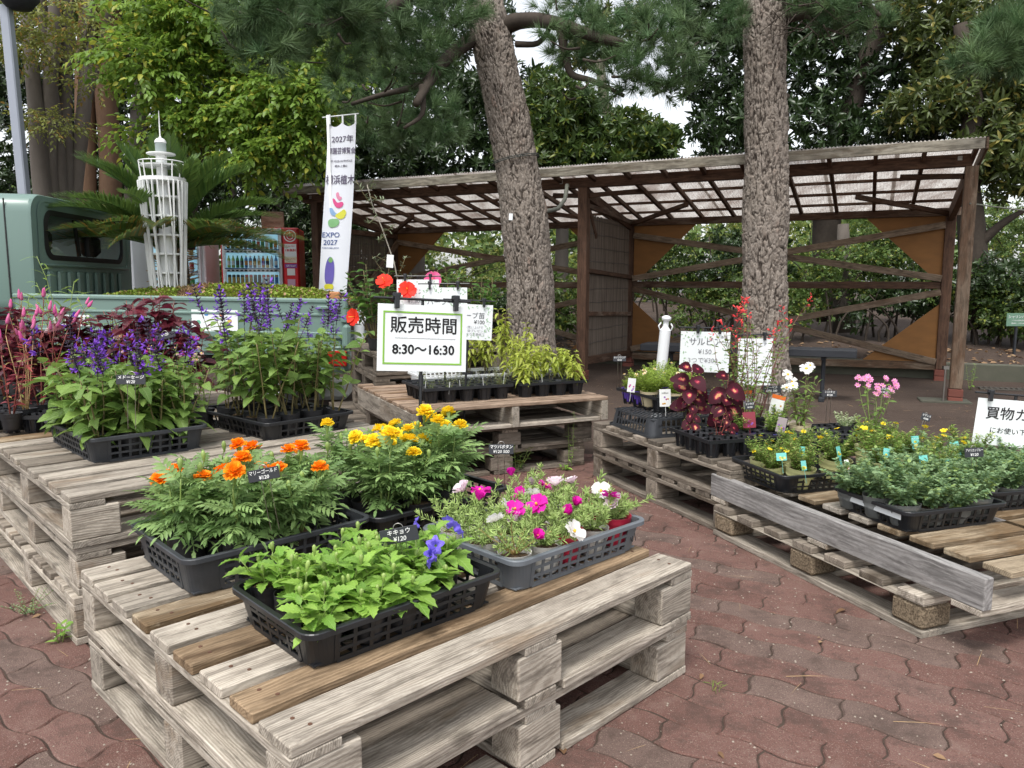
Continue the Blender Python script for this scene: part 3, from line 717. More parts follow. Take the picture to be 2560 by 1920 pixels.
ctL = cell_tray('black cell tray under the pink feather plants at the left edge', off2((-1.99, 3.19), rad(0), -.15, rad(90), .17), rad(4), 5, 4, .088, .075, ZL)
BRK = pm('red_footing_brick', (.20, .062, .042), (.14, .045, .032), 30, .85, .3)
RX, RY = 4.11, 7.07; su = (math.cos(rad(155)), math.sin(rad(155))); sv = (math.cos(rad(65)), math.sin(rad(65)))
def S(t, w_, z): return Vector((RX + su[0] * t + sv[0] * w_, RY + su[1] * t + sv[1] * w_, z))
SUP = Vector((sv[0], sv[1], 0))
shed = thing('open_shed', 'long open timber shed with a corrugated translucent lean-to roof behind the pines', 'shed', S(3.66, .9, 0))
inv = shed.matrix_basis.inverted() if False else Matrix.Translation(-Vector(S(3.66, .9, 0)))
def sb(name, a, b, wd, th, m=W_SHED, up=(0, 0, 1), label=None, ch=.004):
    o_ = Vector(S(3.66, .9, 0)); return beam(name, Vector(a) - o_, Vector(b) - o_, wd, th, m, shed, up, ch, label)
SO = Vector(S(3.66, .9, 0))
BAY = 3.665; DEP = 1.82
for k in range(3):
    t_ = k * BAY
    for wv_ in (0, DEP):
        zt = 2.13 if wv_ == 0 else 1.845
        m = W_SHEDG if (k == 0 and wv_ == 0) else W_SHED
        sb('post', S(t_, wv_, .13), S(t_, wv_, zt), .105, .105, m, up=SUP)
        sb('footing_brick', S(t_ - .06, wv_, .02), S(t_ + .06, wv_, .02), .13, .06, BRK, up=(0, 0, 1))
        sb('footing_brick', S(t_ - .06, wv_, .09), S(t_ + .06, wv_, .09), .13, .07, BRK)
sb('post', S(-.0, .09, .13), S(-.0, .09, 2.0), .06, .03, W_SHEDG, up=SUP)
sb('beam', S(.0, 0, 2.185), S(2 * BAY + .18, 0, 2.185), .09, .108)
sb('beam', S(-.1, DEP, 1.885), S(2 * BAY + .15, DEP, 1.885), .07, .085)
def roofz(wv_): return 2.205 - wv_ * .150
for t_ in (0, BAY, 2 * BAY):
    sb('tie_beam', S(t_, .05, 2.0 if False else 2.08), S(t_, DEP - .05, 1.84), .06, .11)
nr = 20
for k in range(nr):
    t_ = .0 + (2 * BAY + .12) * k / (nr - 1)
    sb('rafter', S(t_, -.36, roofz(-.36) + .0), S(t_, DEP + .32, roofz(DEP + .32)), .036, .05)
for k in range(6):
    wv_ = -.2 + .46 * k
    sb('purlin', S(-.03, wv_, roofz(wv_) + .036), S(2 * BAY + .17, wv_, roofz(wv_) + .036), .036, .03)
sb('fascia_board', S(-.05, -.385, 2.268), S(2 * BAY + .18, -.385, 2.245), .022, .092, W_FASC)
sb('barge_board', S(-.07, -.38, 2.27), S(-.07, DEP + .35, 1.94), .02, .10, W_SHEDG)
sb('barge_board', S(2 * BAY + .20, -.38, 2.25), S(2 * BAY + .20, DEP + .35, 1.94), .02, .10, W_SHEDG)
# corrugated translucent sheets
def roofmat():
    m, n, l, b, o = new_mat('weathered_corrugated_plastic')
    r = n.new('ShaderNodeObjectInfo').outputs['Random']
    v = mapped(n, l, (3, .8, 1), 'Object', mth(n, l, 'MULTIPLY', r, 9.))
    f = noise(n, l, v, 1.6, 5, .65); f2 = noise(n, l, v, 14, 4, .7)
    c = mixc(n, l, ramp(n, l, f, [(.42, 0.), (.68, 1.)]), (.42, .40, .375), (.20, .165, .145))
    c = mixc(n, l, ramp(n, l, f2, [(.5, 0.), (.72, .75)]), c, (.16, .11, .09))
    l.new(c, b.inputs['Base Color']); b.inputs['Roughness'].default_value = .5
    t = n.new('ShaderNodeBsdfTranslucent'); hh = n.new('ShaderNodeHueSaturation'); hh.inputs['Value'].default_value = 1.5; l.new(c, hh.inputs['Color']); l.new(hh.outputs[0], t.inputs[0])
    mx = n.new('ShaderNodeMixShader'); mx.inputs[0].default_value = .72; l.new(b.outputs[0], mx.inputs[1]); l.new(t.outputs[0], mx.inputs[2])
    l.new(mx.outputs[0], o.inputs['Surface']); return m
ROOFM = roofmat()
sw = .64; t_ = -.055; k = 0
while t_ < 2 * BAY + .15:
    wdt = min(sw + .04, 2 * BAY + .185 - t_); nn = int(wdt / .004); wl_ = 2 * PI / .032
    V = []; F = []
    for i in range(nn + 1):
        for wv_ in (-.37, DEP + .36):
            z = roofz(wv_) + .060 + .0055 * math.sin(wl_ * i * .004) + .0025 * (k % 2)
            p = S(t_ + wdt * i / nn, wv_, z) - SO; V.append(p)
    F = [(2 * i, 2 * i + 1, 2 * i + 3, 2 * i + 2) for i in range(nn)]
    O('roof_sheet', mk('roof_sheet', V, F, ROOFM, smooth=True), shed); t_ += sw; k += 1
# back wall frames: sill, middle rail and crossed braces in each bay
for k in range(2):
    a, b_ = k * BAY + .053, (k + 1) * BAY - .053; wv_ = DEP
    sb('sill', S(a, wv_, .16), S(b_, wv_, .14), .05, .085, W_SHEDG)
    sb('rail', S(a, wv_, 1.075), S(b_, wv_, 1.085), .05, .082, W_SHED)
    for (z0, z1, o2) in ((.21, 1.03, -.045), (1.0, .24, -.075), (1.15, 1.72, -.045), (1.74, 1.16, -.075)):
        sb('brace', S(a, wv_ + o2, z0), S(b_, wv_ + o2, z1), .03, .075, W_SHEDG)
    # plywood gussets in the corners
    for (ts, sgn) in ((a, 1), (b_, -1)):
        for (z0, dz) in ((1.84, -.76), (.205, .66)):
            if k == 1 and dz > 0 and sgn < 0: continue
            wg = .80 if dz < 0 else .76
            P0, P1, P2 = S(ts, wv_ - .012, z0) - SO, S(ts + sgn * wg, wv_ - .012, z0) - SO, S(ts, wv_ - .012, z0 + dz) - SO
            nrm = Vector((sv[0], sv[1], 0)) * .012
            V = [P0, P1, P2, P0 + nrm, P1 + nrm, P2 + nrm]
            O('gusset', mk('gusset', V, [(0, 1, 2), (3, 5, 4), (0, 3, 4, 1), (1, 4, 5, 2), (2, 5, 3, 0)], PLY), shed)
# knee braces between beams and posts
for t_, s in ((0, 1), (BAY, -1), (BAY, 1), (2 * BAY, -1)):
    sb('knee_brace', S(t_, DEP * .98, 1.86), S(t_ + s * .95, DEP * .45, 1.99), .045, .05)
    sb('knee_brace', S(t_ + s * .05, .02, 2.05), S(t_ + s * .55, .5, 2.13), .045, .05)
sb('knee_brace', S(BAY, .08, 2.02), S(BAY, .42, 1.62), .03, .06)
# bolts plates on the beam
for t_ in (.1, 2 * BAY + .05, BAY + .25):
    sb('bolt_plate', S(t_ - .02, -.05, 2.20), S(t_ + .02, -.05, 2.20), .006, .04, WPLA if t_ < 0 else WIRE)
# reed screens
REED = pm('dried_reed', (.20, .165, .135), (.07, .052, .04), 3, .85, .2, 30, .2, stretch=(45, 45, .6), contrast=.15, var=.1)
def reed(t0, w0, t1, w1, z0, z1):
    a = S(t0, w0, 0) - SO; b_ = S(t1, w1, 0) - SO; ln = (b_ - a).length; k = int(ln / .0085); d = (b_ - a) / k; nn = Vector((-d.y, d.x, 0)).normalized() * .0035
    V = []; F = []; q = random.Random(3)
    for i in range(k):
        p = a + d * i + nn * q.uniform(-.6, .6); j = q.uniform(-.012, .006)
        for z in (z0 + j, z1 + q.uniform(-.02, .01)):
            V += [p + Vector((0, 0, z)), p + d * .5 - nn + Vector((0, 0, z)), p + d * .95 + Vector((0, 0, z)), p + d * .5 + nn + Vector((0, 0, z))]
        m = 8 * i
        for x in range(4): F.append((m + x, m + (x + 1) % 4, m + 4 + (x + 1) % 4, m + 4 + x))
    O('reed_screen', mk('reed_screen', V, F, REED), shed)
    wr = MB(); n0 = int((z1 - z0) / .155)
    for i in range(n0 + 1):
        z = z0 + .06 + .155 * i
        for s in (-1.8, 1.8):
            wr.tube([a + (b_ - a) * (x / 14) + nn * s + Vector((0, 0, z + q.uniform(-.006, .006) - .0 * x)) for x in range(15)], .002, 4)
    wr.obj('binding_wire', BLK2, shed)
reed(BAY, .10, BAY, DEP - .08, .20, 1.86)
for z, th in ((1.885, .055), (1.18, .05), (.70, .05), (.17, .09)):
    sb('rail', S(BAY - .02, .06, z + .06), S(BAY - .02, DEP - .03, z), .05, th, W_SHED)
sb('rail', S(BAY + .045, .06, .75), S(BAY + .045, DEP - .03, .70), .03, .05, W_SHED)
sb('post', S(BAY, .13, .2), S(BAY, .13, 1.95), .05, .03, W_SHED, up=SUP)
reed(2 * BAY, .10, 2 * BAY, DEP, .2, 1.84)
for z in (1.80, 1.2, .86, .20): sb('rail', S(2 * BAY - .03, .05, z), S(2 * BAY - .03, DEP - .03, z), .05, .07, W_SHED)
sb('brace', S(2 * BAY - .07, .08, 1.68), S(2 * BAY - .07, DEP - .1, .3), .03, .085, W_SHEDG); sb('brace', S(2 * BAY - .10, .08, .35), S(2 * BAY - .10, DEP - .1, 1.70), .03, .085, W_SHEDG)
# rope knotted on the middle post and running off to the right
ROPE = pm('grey_rope', (.20, .20, .16), (.10, .11, .09), 90, .9, .6, 200)
def rope(pts, r, label, twist=True):
    m = MB(); P = []
    for i in range(len(pts) - 1):
        for q in range(8): P.append(Vector(pts[i]).lerp(Vector(pts[i + 1]), q / 8))
    P.append(Vector(pts[-1])); m.tube([p + Vector((0, 0, -.03 * math.sin(PI * i / len(P)))) for i, p in enumerate(P)], [r * (1 + .18 * math.sin(i * 2.2)) for i in range(len(P))], 6)
    return tag(m.obj('rope', ROPE, smooth=True), label, 'rope')
rope([aty(1418, 462, 8.35), aty(1413, 490, 8.2), aty(1395, 515, 8.0), aty(1362, 528, 7.6)], .022, 'thick grey green rope hanging between the middle shed post and the leaning pine')
rope([S(.0, -.06, 1.80), (5.3, 7.6, 1.79), (7.5, 8.2, 1.72)], .007, 'thin rope stretched from the right shed post past the picture edge')
# ---- bench under the shed
BNC = pm('black_painted_wood', (.012, .014, .018), (.028, .03, .036), 9, .7, .3, 60, .4, stretch=(1, 8, 8))
bo = at(2085, 1003, .0); bt = thing('bench', 'long black backless bench standing behind the right pine', 'bench', (bo.x - .75, bo.y + .35, 0), rad(155))
O('seat', boxmesh('seat', 2.0, .30, .07, BNC, .006), bt, (0, 0, .455))
for s in (-1, 1):
    m = MB(); x = s * .72
    m.bar((x, -.13, .02), (x, .13, .02), .05, .045, ch=.008); m.bar((x, 0, .04), (x, 0, .42), .035, .07, ch=.01, up=(0, 1, 0)); m.bar((x, -.10, .405), (x, .10, .405), .04, .03)
    m.obj('leg', BNC, bt)
# ---- retaining kerb, soil bank and leaf litter behind the shed
KERB = pm('mossy_concrete', (.11, .105, .08), (.06, .065, .045), 7, .95, .6, 90)
kb = MB(); p0, p1 = S(-6.5, 1.95, .09), S(12, 2.15, .09); kb.bar(p0, p1, .14, .2, ch=.01)
tag(kb.obj('kerb', KERB), 'low mossy concrete kerb holding the soil bank behind the shed', 'kerb', kind='structure')
def bankz(x, y):
    w_ = (x - RX) * sv[0] + (y - RY) * sv[1]
    return np.where(w_ > 2.05, .15 + .06 * np.clip(w_ - 2.05, 0, 5) + .03 * np.sin(x * 3) * np.sin(y * 2.4), -.3)
O('soil_bank', grid_sheet('soil_bank', -12, 22, 6, 30, 260, 200, bankz, EARTH), kind='structure')
q = R.uniform(0, 1, (1500, 2)); ps = np.array([S(-6 + 17 * a, 2.1 + 1.6 * b_ ** 1.5, 0) for a, b_ in q]); ps[:, 2] = bankz(ps[:, 0], ps[:, 1]) + .012
a = R.uniform(0, 6.28, 1500); V, T = scatter(tree_leaf(.09, .04), ps, np.stack([np.cos(a), np.sin(a), R.normal(0, .2, 1500)], 1), R.normal(0, .4, (1500, 3)) + [0, 0, 1], R.uniform(.6, 1.2, 1500))
O('leaf_litter', mktri('leaf_litter', V, T, LITM, rnd=np.repeat(R.rand(1500), 7)), kind='stuff')
st = at(2510, 905, .2); ms = MB(); ms.lathe([(.0, .12), (.10, .11), (.17, .05), (.18, 0)], 10, wav=.12)
so = ms.obj('stone', pm('grey_field_stone', (.24, .22, .19), (.13, .12, .10), 8, .9, .5, 40), loc=S(-1.6, 2.35, .17), smooth=True); tag(so, 'rounded grey stone on the soil bank right of the shed', 'stone')
# green name plate on a post
GPL = pm('green_name_plate', (.10, .19, .13), (.13, .23, .16), 12, .5)
gs = thing('plant_sign', 'small green plant name plate on a black post at the right edge', 'sign', (aty(2533, 905, 9.6)[0], 9.6, .15))
m = MB(); m.bar((0, 0, 0), (0, 0, .45), .025, .025); m.obj('post', BNC, gs)
m = MB(); m.bar((-.14, -.02, .50), (.14, -.02, .50), .012, .16, ch=.002); m.obj('plate', GPL, gs)
O('lettering', text_mesh('シャリンバイ', .042, CHALK, .01), gs, (0, -.0275, .535), (PI / 2, 0, 0))
O('lettering', text_mesh('バラ科の常緑低木', .02, CHALK), gs, (0, -.0275, .49), (PI / 2, 0, 0))
O('lettering', text_mesh('葉は厚くつやがある', .018, CHALK), gs, (0, -.0275, .455), (PI / 2, 0, 0))
# drain grate and concrete plate
m = MB(); 
for k in range(16): m.bar((k * .05, 0, 0), (k * .05, .14, 0), .012, .012)
m.bar((-.02, 0, 0), (.78, 0, 0), .015, .014); m.bar((-.02, .14, 0), (.78, .14, 0), .015, .014)
g_ = m.obj('drain_grate', pm('dull_steel', (.14, .13, .11), (.08, .07, .06), 30, .6, metal=.4), loc=tuple(at(2455, 972, .012)), rot=(0, 0, rad(-18))); tag(g_, 'steel drain grate in the ground right of the shed post', 'grate')
m = MB(); m.box((0, 0, 0), (.42, .25, .03), ch=.006); g_ = m.obj('concrete_plate', KERB, loc=tuple(at(2360, 1003, .005)), rot=(0, 0, rad(-20))); tag(g_, 'flat concrete plate on the ground beside the right shed post', 'plate')
m = MB(); m.tube([(0, 0, 0), (0, 0, .32)], .008, 6); m.box((0, 0, .31), (.05, .03, .03)); g_ = m.obj('tap_pipe', WIRE, loc=tuple(at(2358, 1003, .02))); tag(g_, 'thin metal pipe with a tap standing beside the right shed post', 'tap')
# ================================================================ TRUCK
TGR = pm('sage_green_car_paint', (.155, .235, .205), (.145, .222, .194), 3, .28, 0, 60, .5, var=.0)
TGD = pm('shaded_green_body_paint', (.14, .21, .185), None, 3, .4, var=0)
RUB = pm('black_rubber', (.012, .012, .012), None, 20, .6)
DKI = pm('dark_cab_interior', (.03, .032, .035), (.05, .05, .055), 6, .8)
GLS = glassmat('window_glass', (.78, .86, .86), .10)
REDL = pm('red_tail_lens', (.42, .015, .012), (.30, .01, .01), 40, .15, .2, 90, .6)
MUL = .9976; TO = Vector((-1.28, 5.9, 0)); ta = rad(184)
truck = thing('flatbed_truck', 'sage green flatbed truck carrying a palm and a white lattice tower', 'truck', TO, ta); truck.rotation_euler = (0, -rad(1.1), ta)
# local: x forward (to the cab), y towards the camera is negative -> local -y... local y points away from the camera after flipping
def TL(u_, v_, z): return Vector((u_, -v_, z))
def tb(name, a, b_, wd, th, m, ch=.004, up=(0, 0, 1), label=None): return beam(name, TL(*a), TL(*b_), wd, th, m, truck, up, ch, label)
LB = 2.42; WB = 1.40
def gate(name, v_, z0, z1, s):
    m = MB(); ln = LB
    m.bar(TL(0, v_, (z0 + z1) / 2), TL(ln, v_, (z0 + z1) / 2), .025, z1 - z0, ch=.004)
    m.bar(TL(-.01, v_, z1 - .012), TL(ln + .02, v_, z1 - .012), .045, .04, ch=.012)
    m.bar(TL(0.01, v_ - s * .012, z1 - .115), TL(ln, v_ - s * .012, z1 - .115), .02, .022, ch=.006)
    m.bar(TL(0.01, v_ - s * .010, z0 + .03), TL(ln, v_ - s * .010, z0 + .03), .022, .05, ch=.008)
    return m.obj(name, TGR, truck)
Z0, Z1 = .665, .965
gate('side_gate', 0, Z0, Z1, 1)
m = MB(); m.bar(TL(0, WB / 2, .62), TL(LB + .05, WB / 2, .62), WB - .02, .07, ch=.01); m.obj('bed_floor', TGD, truck)
m = MB(); m.bar(TL(.015, -.006, .79), TL(.015, -.006, Z1 + .012), .075, .05, up=(1, 0, 0), ch=.012); m.bar(TL(0.0, -.01, .60), TL(.0, -.01, .78), .09, .06, up=(1, 0, 0), ch=.02); m.obj('corner_post', TGR, truck)
m = MB(); m.bar(TL(.06, -.03, .905), TL(.22, -.03, .905), .03, .03, ch=.008); m.bar(TL(.05, -.028, .885), TL(.08, -.028, .93), .02, .02); m.obj('latch', TGR, truck)
HK = MB(); HK.tube([(0, 0, .04), (0, .02, .045), (0, .025, .03), (0, .025, -.03)], .006, 6); hkm = HK.mesh('rope_hook', TGR, True)
for u_ in (.62, 1.02, 1.72, 2.15, 2.48): O('rope_hook', hkm, truck, TL(u_, .0, .86), (0, 0, PI))
m = MB(); m.bar(TL(.03, .01, .60), TL(LB, .01, .60), .03, .13, ch=.02); m.obj('sill_panel', TGR, truck)
m = MB(); m.bar(TL(.10, -.02, .50), TL(.10, .16, .50), .22, .20, up=(0, 0, 1), ch=.03); m.bar(TL(.06, .15, .46), TL(.06, WB - .25, .46), .07, .12, ch=.03); m.obj('rear_bumper', TGR, truck)
m = MB(); m.box(TL(.09, -.035, .52), (.19, .02, .12), ch=.008); m.obj('tail_light', REDL, truck)
m = MB(); m.tube([TL(-.01, .0, .60), TL(.14, .0, .60)], .012, 8); m.obj('hinge_bar', TGR, truck, smooth=True)
for u_ in (.62, 2.75):
    for v_ in (.14, WB - .14):
        wr = MB(); wr.lathe([(.10, -.085), (.24, -.085), (.275, -.06), (.285, 0), (.275, .06), (.24, .085), (.10, .085)], 28)
        w_ = O('wheel', wr.mesh('wheel', RUB, True), truck, TL(u_, v_, .285), (PI / 2, 0, 0))
        m = MB(); m.lathe([(0, .05), (.06, .07), (.14, .03), (.17, .06)], 20); m.lathe([(0, -.05), (.06, -.07), (.14, -.03), (.17, -.06)], 20); O('rim', m.mesh('rim', WPLA, True), w_)
m = MB(); m.bar(TL(0.2, .35, .52), TL(3.3, .35, .52), .06, .1); m.bar(TL(0.2, WB - .35, .52), TL(3.3, WB - .35, .52), .06, .1); m.obj('chassis', RUB, truck)
# cab
def rrect(hx, hz, r, k=7):
    P = []
    for q, (cx, cz) in enumerate([(hx - r, hz - r), (-hx + r, hz - r), (-hx + r, -hz + r), (hx - r, -hz + r)]):
        for i in range(k):
            a = q * PI / 2 + (PI / 2) * i / (k - 1); P.append((cx + r * math.cos(a), cz + r * math.sin(a)))
    return P
CU = 2.277; CW = 1.72; CZ = 1.70
def panel_with_hole(u_, outer, inner, th, yc=CW / 2, nm='cab_panel', mt=None):
    V = []; F = []; k = len(inner)
    for du in (0, th):
        for P in (outer, inner): V += [TL(u_ + du, p[0] + yc, p[1]) for p in P]
    for j in range(k):
        n_ = (j + 1) % k
        F += [(j, n_, k + n_, k + j), (2 * k + j, 3 * k + j, 3 * k + n_, 2 * k + n_), (k + j, k + n_, 3 * k + n_, 3 * k + j)]
    return V, F
zc = 1.33
outer = [(x, z + 1.24) for x, z in rrect(CW / 2, CZ - 1.24, .14)]
inner = [(x - .005, z + 1.415) for x, z in rrect(.675, .175, .10)]
m = MB(); V, F = panel_with_hole(CU, outer, inner, .03); m.add(V, F)
inner2 = [(x, z + 1.38) for x, z in rrect(.66, .26, .1)]
V, F = panel_with_hole(CU + 1.05, outer, inner2, .03); m.add(V, F)
V = []; F = []; k = len(outer)
for i, u_ in enumerate((CU, CU + .02, CU + 1.08)):
    V += [TL(u_, p[0] * (1 if i == 0 else 1.012) + CW / 2, p[1] if i == 0 else 1.24 + (p[1] - 1.24) * 1.015) for p in outer]
for i in range(2):
    for j in range(k):
        n_ = (j + 1) % k
        zz = (outer[j][1] + outer[n_][1]) / 2
        F.append((i * k + j, (i + 1) * k + j, (i + 1) * k + n_, i * k + n_))
m.add(V, F); m.obj('cab_shell', TGR, truck, smooth=False)
for p in bpy.data.meshes['cab_shell'].polygons: p.use_smooth = len(p.vertices) == 4 and abs(p.normal.x) < .5
fr = MB(); V = []; F = []; k = len(inner)
gi = [(x - .005, z + 1.415) for x, z in rrect(.65, .15, .085)]; go = [(x - .005, z + 1.415) for x, z in rrect(.69, .19, .11)]
for P, du in ((go, -.003), (gi, -.012), (gi, .01)): V += [TL(CU + du, p[0] + CW / 2, p[1]) for p in P]
for i in range(2):
    for j in range(k): F.append((i * k + j, i * k + (j + 1) % k, (i + 1) * k + (j + 1) % k, (i + 1) * k + j))
fr.add(V, F); fr.bar(TL(CU, .86, 1.27), TL(CU, .86, 1.56), .03, .03, up=(1, 0, 0)); fr.bar(TL(CU + .01, .72, 1.27), TL(CU + .01, .66, 1.56), .03, .02, up=(1, 0, 0)); fo = fr.obj('window_frame', RUB, truck)
O('rear_window', mk('rear_window', [TL(CU + .004, p[0] + CW / 2, p[1]) for p in gi], [tuple(range(len(gi)))], GLS), truck)
m = MB()
for j in range(9):
    v_ = .20 + j * .155
    m.bar(TL(CU - .012, v_, .70), TL(CU - .012, v_, 1.145 - .0 * j), .085, .03, up=(1, 0, 0), ch=.014)
m.bar(TL(CU - .010, .07, 1.185), TL(CU - .010, CW - .07, 1.185), .028, .024, ch=.01)
m.obj('pressed_rib', TGR, truck)
m = MB(); V, F = panel_with_hole(CU - .006, [(x * 1.0, z + 1.41) for x, z in rrect(.785, .27, .12)], [(x * 1.0, z + 1.41) for x, z in rrect(.765, .25, .11)], .01); m.add(V, F); m.obj('window_swage', TGR, truck)
for v_ in (.38, 1.22):
    m = MB(); m.box(TL(CU + .28, v_, 1.02), (.14, .46, .44), ch=.05); m.obj('seat', DKI, truck)
    m = MB(); m.box(TL(CU + .15, v_, 1.38), (.10, .30, .20), ch=.045); m.tube([TL(CU + .15, v_ - .06, 1.2), TL(CU + .15, v_ - .06, 1.34)], .006); m.tube([TL(CU + .15, v_ + .06, 1.2), TL(CU + .15, v_ + .06, 1.34)], .006); m.obj('headrest', DKI, truck)
m = MB(); m.box(TL(CU + .55, CW / 2, .72), (1.0, CW - .1, .10)); m.obj('cab_floor', DKI, truck)
# side window on the near side of the cab
m = MB(); V = [TL(CU + .24, -.014, 1.22), TL(CU + 1.0, -.014, 1.22), TL(CU + .95, -.004, 1.62), TL(CU + .28, -.004, 1.62)]; m.add(V, [(0, 1, 2, 3)]); m.obj('side_window', glassmat('dark_side_glass', (.15, .18, .18), .25), truck)
m = MB(); m.bar(TL(CU + .16, -.018, .68), TL(CU + .18, -.012, 1.66), .008, .008, up=(0, 1, 0)); m.obj('door_gap', RUB, truck)
for (u_, s_, z_) in ((2.02, 'OREE', .755),):
    O('lettering', text_mesh('CREE', .115, WHT, .02), truck, TL(2.02, .0, .775) + Vector((0, .0225, 0)), (PI / 2, 0, PI))
m = MB(); m.box(TL(.98, -.017, .79), (.34, .002, .17)); bd = m.obj('banner_board', PAPER, truck)
for k, (dx, dz, c) in enumerate([(-.05, .04, (.8, .25, .1)), (.06, .045, (.1, .3, .6)), (-.11, -.01, (.75, .5, .1)), (.12, -.02, (.15, .45, .3))]):
    m = MB(); m.lathe([(.0, 0), (.018, 0), (.02, -.001)], 6); m.obj('emblem', pm('emblem_paint', c, None, 5, .5), truck, TL(.98 + dx, -.0185, .80 + dz), (-PI / 2, 0, 0))
# moss mound in the bed
MOSS = leafmat('bright_moss', (.16, .24, .03), (.28, .36, .05), .2, .6, young=(.36, .22, .12))
DRYM = leafmat('dry_moss', (.34, .22, .12), (.42, .30, .17), .2, .8)
k = 15000
uu = R.uniform(.02, LB - .35, k); vv = R.uniform(.05, WB - .05, k)
hz = .90 + .17 * np.sin(np.clip(uu / (LB - .3), 0, 1) * PI) ** .5 * np.sin(np.clip(vv / WB, 0, 1) * PI) ** .4 + .012 * np.sin(uu * 13) * np.sin(vv * 17) + .006 * R.normal(0, 1, k)
dry = (np.sin(uu * 5.2 + 1.) * np.sin(vv * 3.1 + .4) + .45 * np.sin(uu * 17) > .82)
pos = np.stack([uu, -vv, hz], 1); a = R.uniform(0, 6.28, k); dd = np.stack([np.cos(a) * .7, np.sin(a) * .7, R.uniform(.2, 1.2, k)], 1)
mm = bpy.data.objects.new('moss_mound', None)
V, T = scatter(tree_leaf(.028, .017), pos[~dry], dd[~dry], [0, 0, 1], R.uniform(.6, 1.3, (~dry).sum()))
mo = O('moss_mound', mktri('moss_mound', V, T, MOSS, rnd=np.repeat(R.rand((~dry).sum()), 7)), loc=TO, rot=(0, 0, ta)); tag(mo, 'bright green moss mound filling the bed of the green truck', 'moss', kind='stuff')
V, T = scatter(tree_leaf(.03, .008), pos[dry], dd[dry], [0, 0, 1], R.uniform(.6, 1.4, dry.sum()))
mo = O('dry_moss', mktri('dry_moss', V, T, DRYM, rnd=np.repeat(R.rand(dry.sum()), 7)), loc=TO, rot=(0, 0, ta)); tag(mo, 'brown dried patches in the moss on the truck bed', 'moss', kind='stuff')
gx = np.linspace(0.02, LB - .05, 40); gy = np.linspace(.02, WB - .02, 24); XX, YY = np.meshgrid(gx, gy)
ZZ = .89 + .17 * np.sin(np.clip(XX / (LB - .3), 0, 1) * PI) ** .5 * np.sin(np.clip(YY / WB, 0, 1) * PI) ** .4
i = np.arange(39 * 23); r_ = i // 39; c_ = i % 39; a = r_ * 40 + c_
so = O('soil_mound', mktri('soil_mound', np.stack([XX.ravel(), -YY.ravel(), ZZ.ravel()], 1), np.stack([a, a + 40, a + 41, a + 1], 1), SOIL), loc=TO, rot=(0, 0, ta)); tag(so, 'brown soil heap under the moss in the truck bed', 'soil', kind='stuff')
# ---- white lattice tower
lt = aty(423, 745, 5.9 + .45)
tw = thing('lattice_tower', 'white wooden model of a lighthouse tower with slatted sides', 'model tower', (lt.x, 6.35, .90), .2)
SC = 6.35 / 5.85
m = MB(); m.lathe([(.05, 0), (.05, 1.02), (.042, 1.02), (.042, 1.235)], 14); m.obj('column', WHT, tw, smooth=False)
def ring(z, r0, r1, h): 
    m = MB(); m.lathe([(r0, z), (r1, z), (r1, z + h), (r0, z + h), (r0, z)], 28); return m
hts = [(.12, .112), (.27, .120), (.42, .128), (.57, .137), (.72, .146), (.87, .155)]
for z, r_ in hts: ring(z, r_ * .35, r_, .014).obj('shelf_ring', WHT, tw)
ring(1.0, .06, .176, .03).obj('deck_ring', WHT, tw); ring(1.12, .05, .158, .012).obj('gallery_floor', WHT, tw); ring(1.215, .0, .108, .009).obj('roof_plate', WHT, tw)
ns = 28
for k in range(ns):
    a = 2 * PI * k / ns; tw_ = .42 * (1 if k % 2 else -.35)
    P0 = Vector((.118 * math.cos(a + tw_), .118 * math.sin(a + tw_), -.05)); P1 = Vector((.178 * math.cos(a), .178 * math.sin(a), 1.005))
    beam('slat', P0, P1, .022, .009, WHT, tw, up=(math.cos(a + PI / 2), math.sin(a + PI / 2), 0), ch=.002)
for k in range(14):
    a = 2 * PI * k / 14
    beam('gallery_post', (.160 * math.cos(a), .160 * math.sin(a), 1.03), (.172 * math.cos(a), .172 * math.sin(a), 1.155), .008, .008, WHT, tw, ch=0)
m = MB(); m.tube([(.172 * math.cos(2 * PI * k / 28), .172 * math.sin(2 * PI * k / 28), 1.155) for k in range(29)], .005, 5, cap=False); m.obj('railing', WHT, tw)
m = MB(); m.lathe([(.042, 1.235), (.042, 1.305)], 16); m.obj('lantern_glass', mixtrans('cloudy_glass', (.55, .62, .62), .6, .15), tw, smooth=True)
m = MB(); m.lathe([(.046, 1.305), (.043, 1.32), (.030, 1.337), (.011, 1.345), (.006, 1.36), (.005, 1.45), (.002, 1.555)], 14); m.obj('spire', WHT, tw, smooth=True)
# ---- cycad palm in the bed
CYC = leafmat('cycad_leaflet', (.065, .135, .035), (.12, .195, .045), .3, .3, spec=.6)
CYCY = leafmat('yellowing_cycad_leaflet', (.20, .16, .03), (.34, .22, .06), .25, .4)
cyb = aty(432, 640, 6.75)
cy = thing('cycad', 'large cycad palm with arching dark green fronds in the truck bed', 'palm', (cyb.x, 6.75, .98), 0)
m = MB(); zz = 0
m.lathe([(.10, -.15), (.12, 0), (.13, .15), (.12, .32), (.09, .42)], 14); m.obj('trunk', pm('shaggy_cycad_trunk', (.10, .07, .045), (.04, .03, .02), 50, .95, 1, 90), cy)
m = MB(); q = random.Random(2)
for k in range(170):
    a = q.uniform(0, 6.28); z = q.uniform(-.1, .42); d = Vector((math.cos(a), math.sin(a), q.uniform(-.3, .5))); p = Vector((.11 * math.cos(a), .11 * math.sin(a), z)); m.bar(p, p + d * q.uniform(.05, .11), .010, .006)
m.obj('leaf_bases', NEEDLE, cy, kind='stuff')
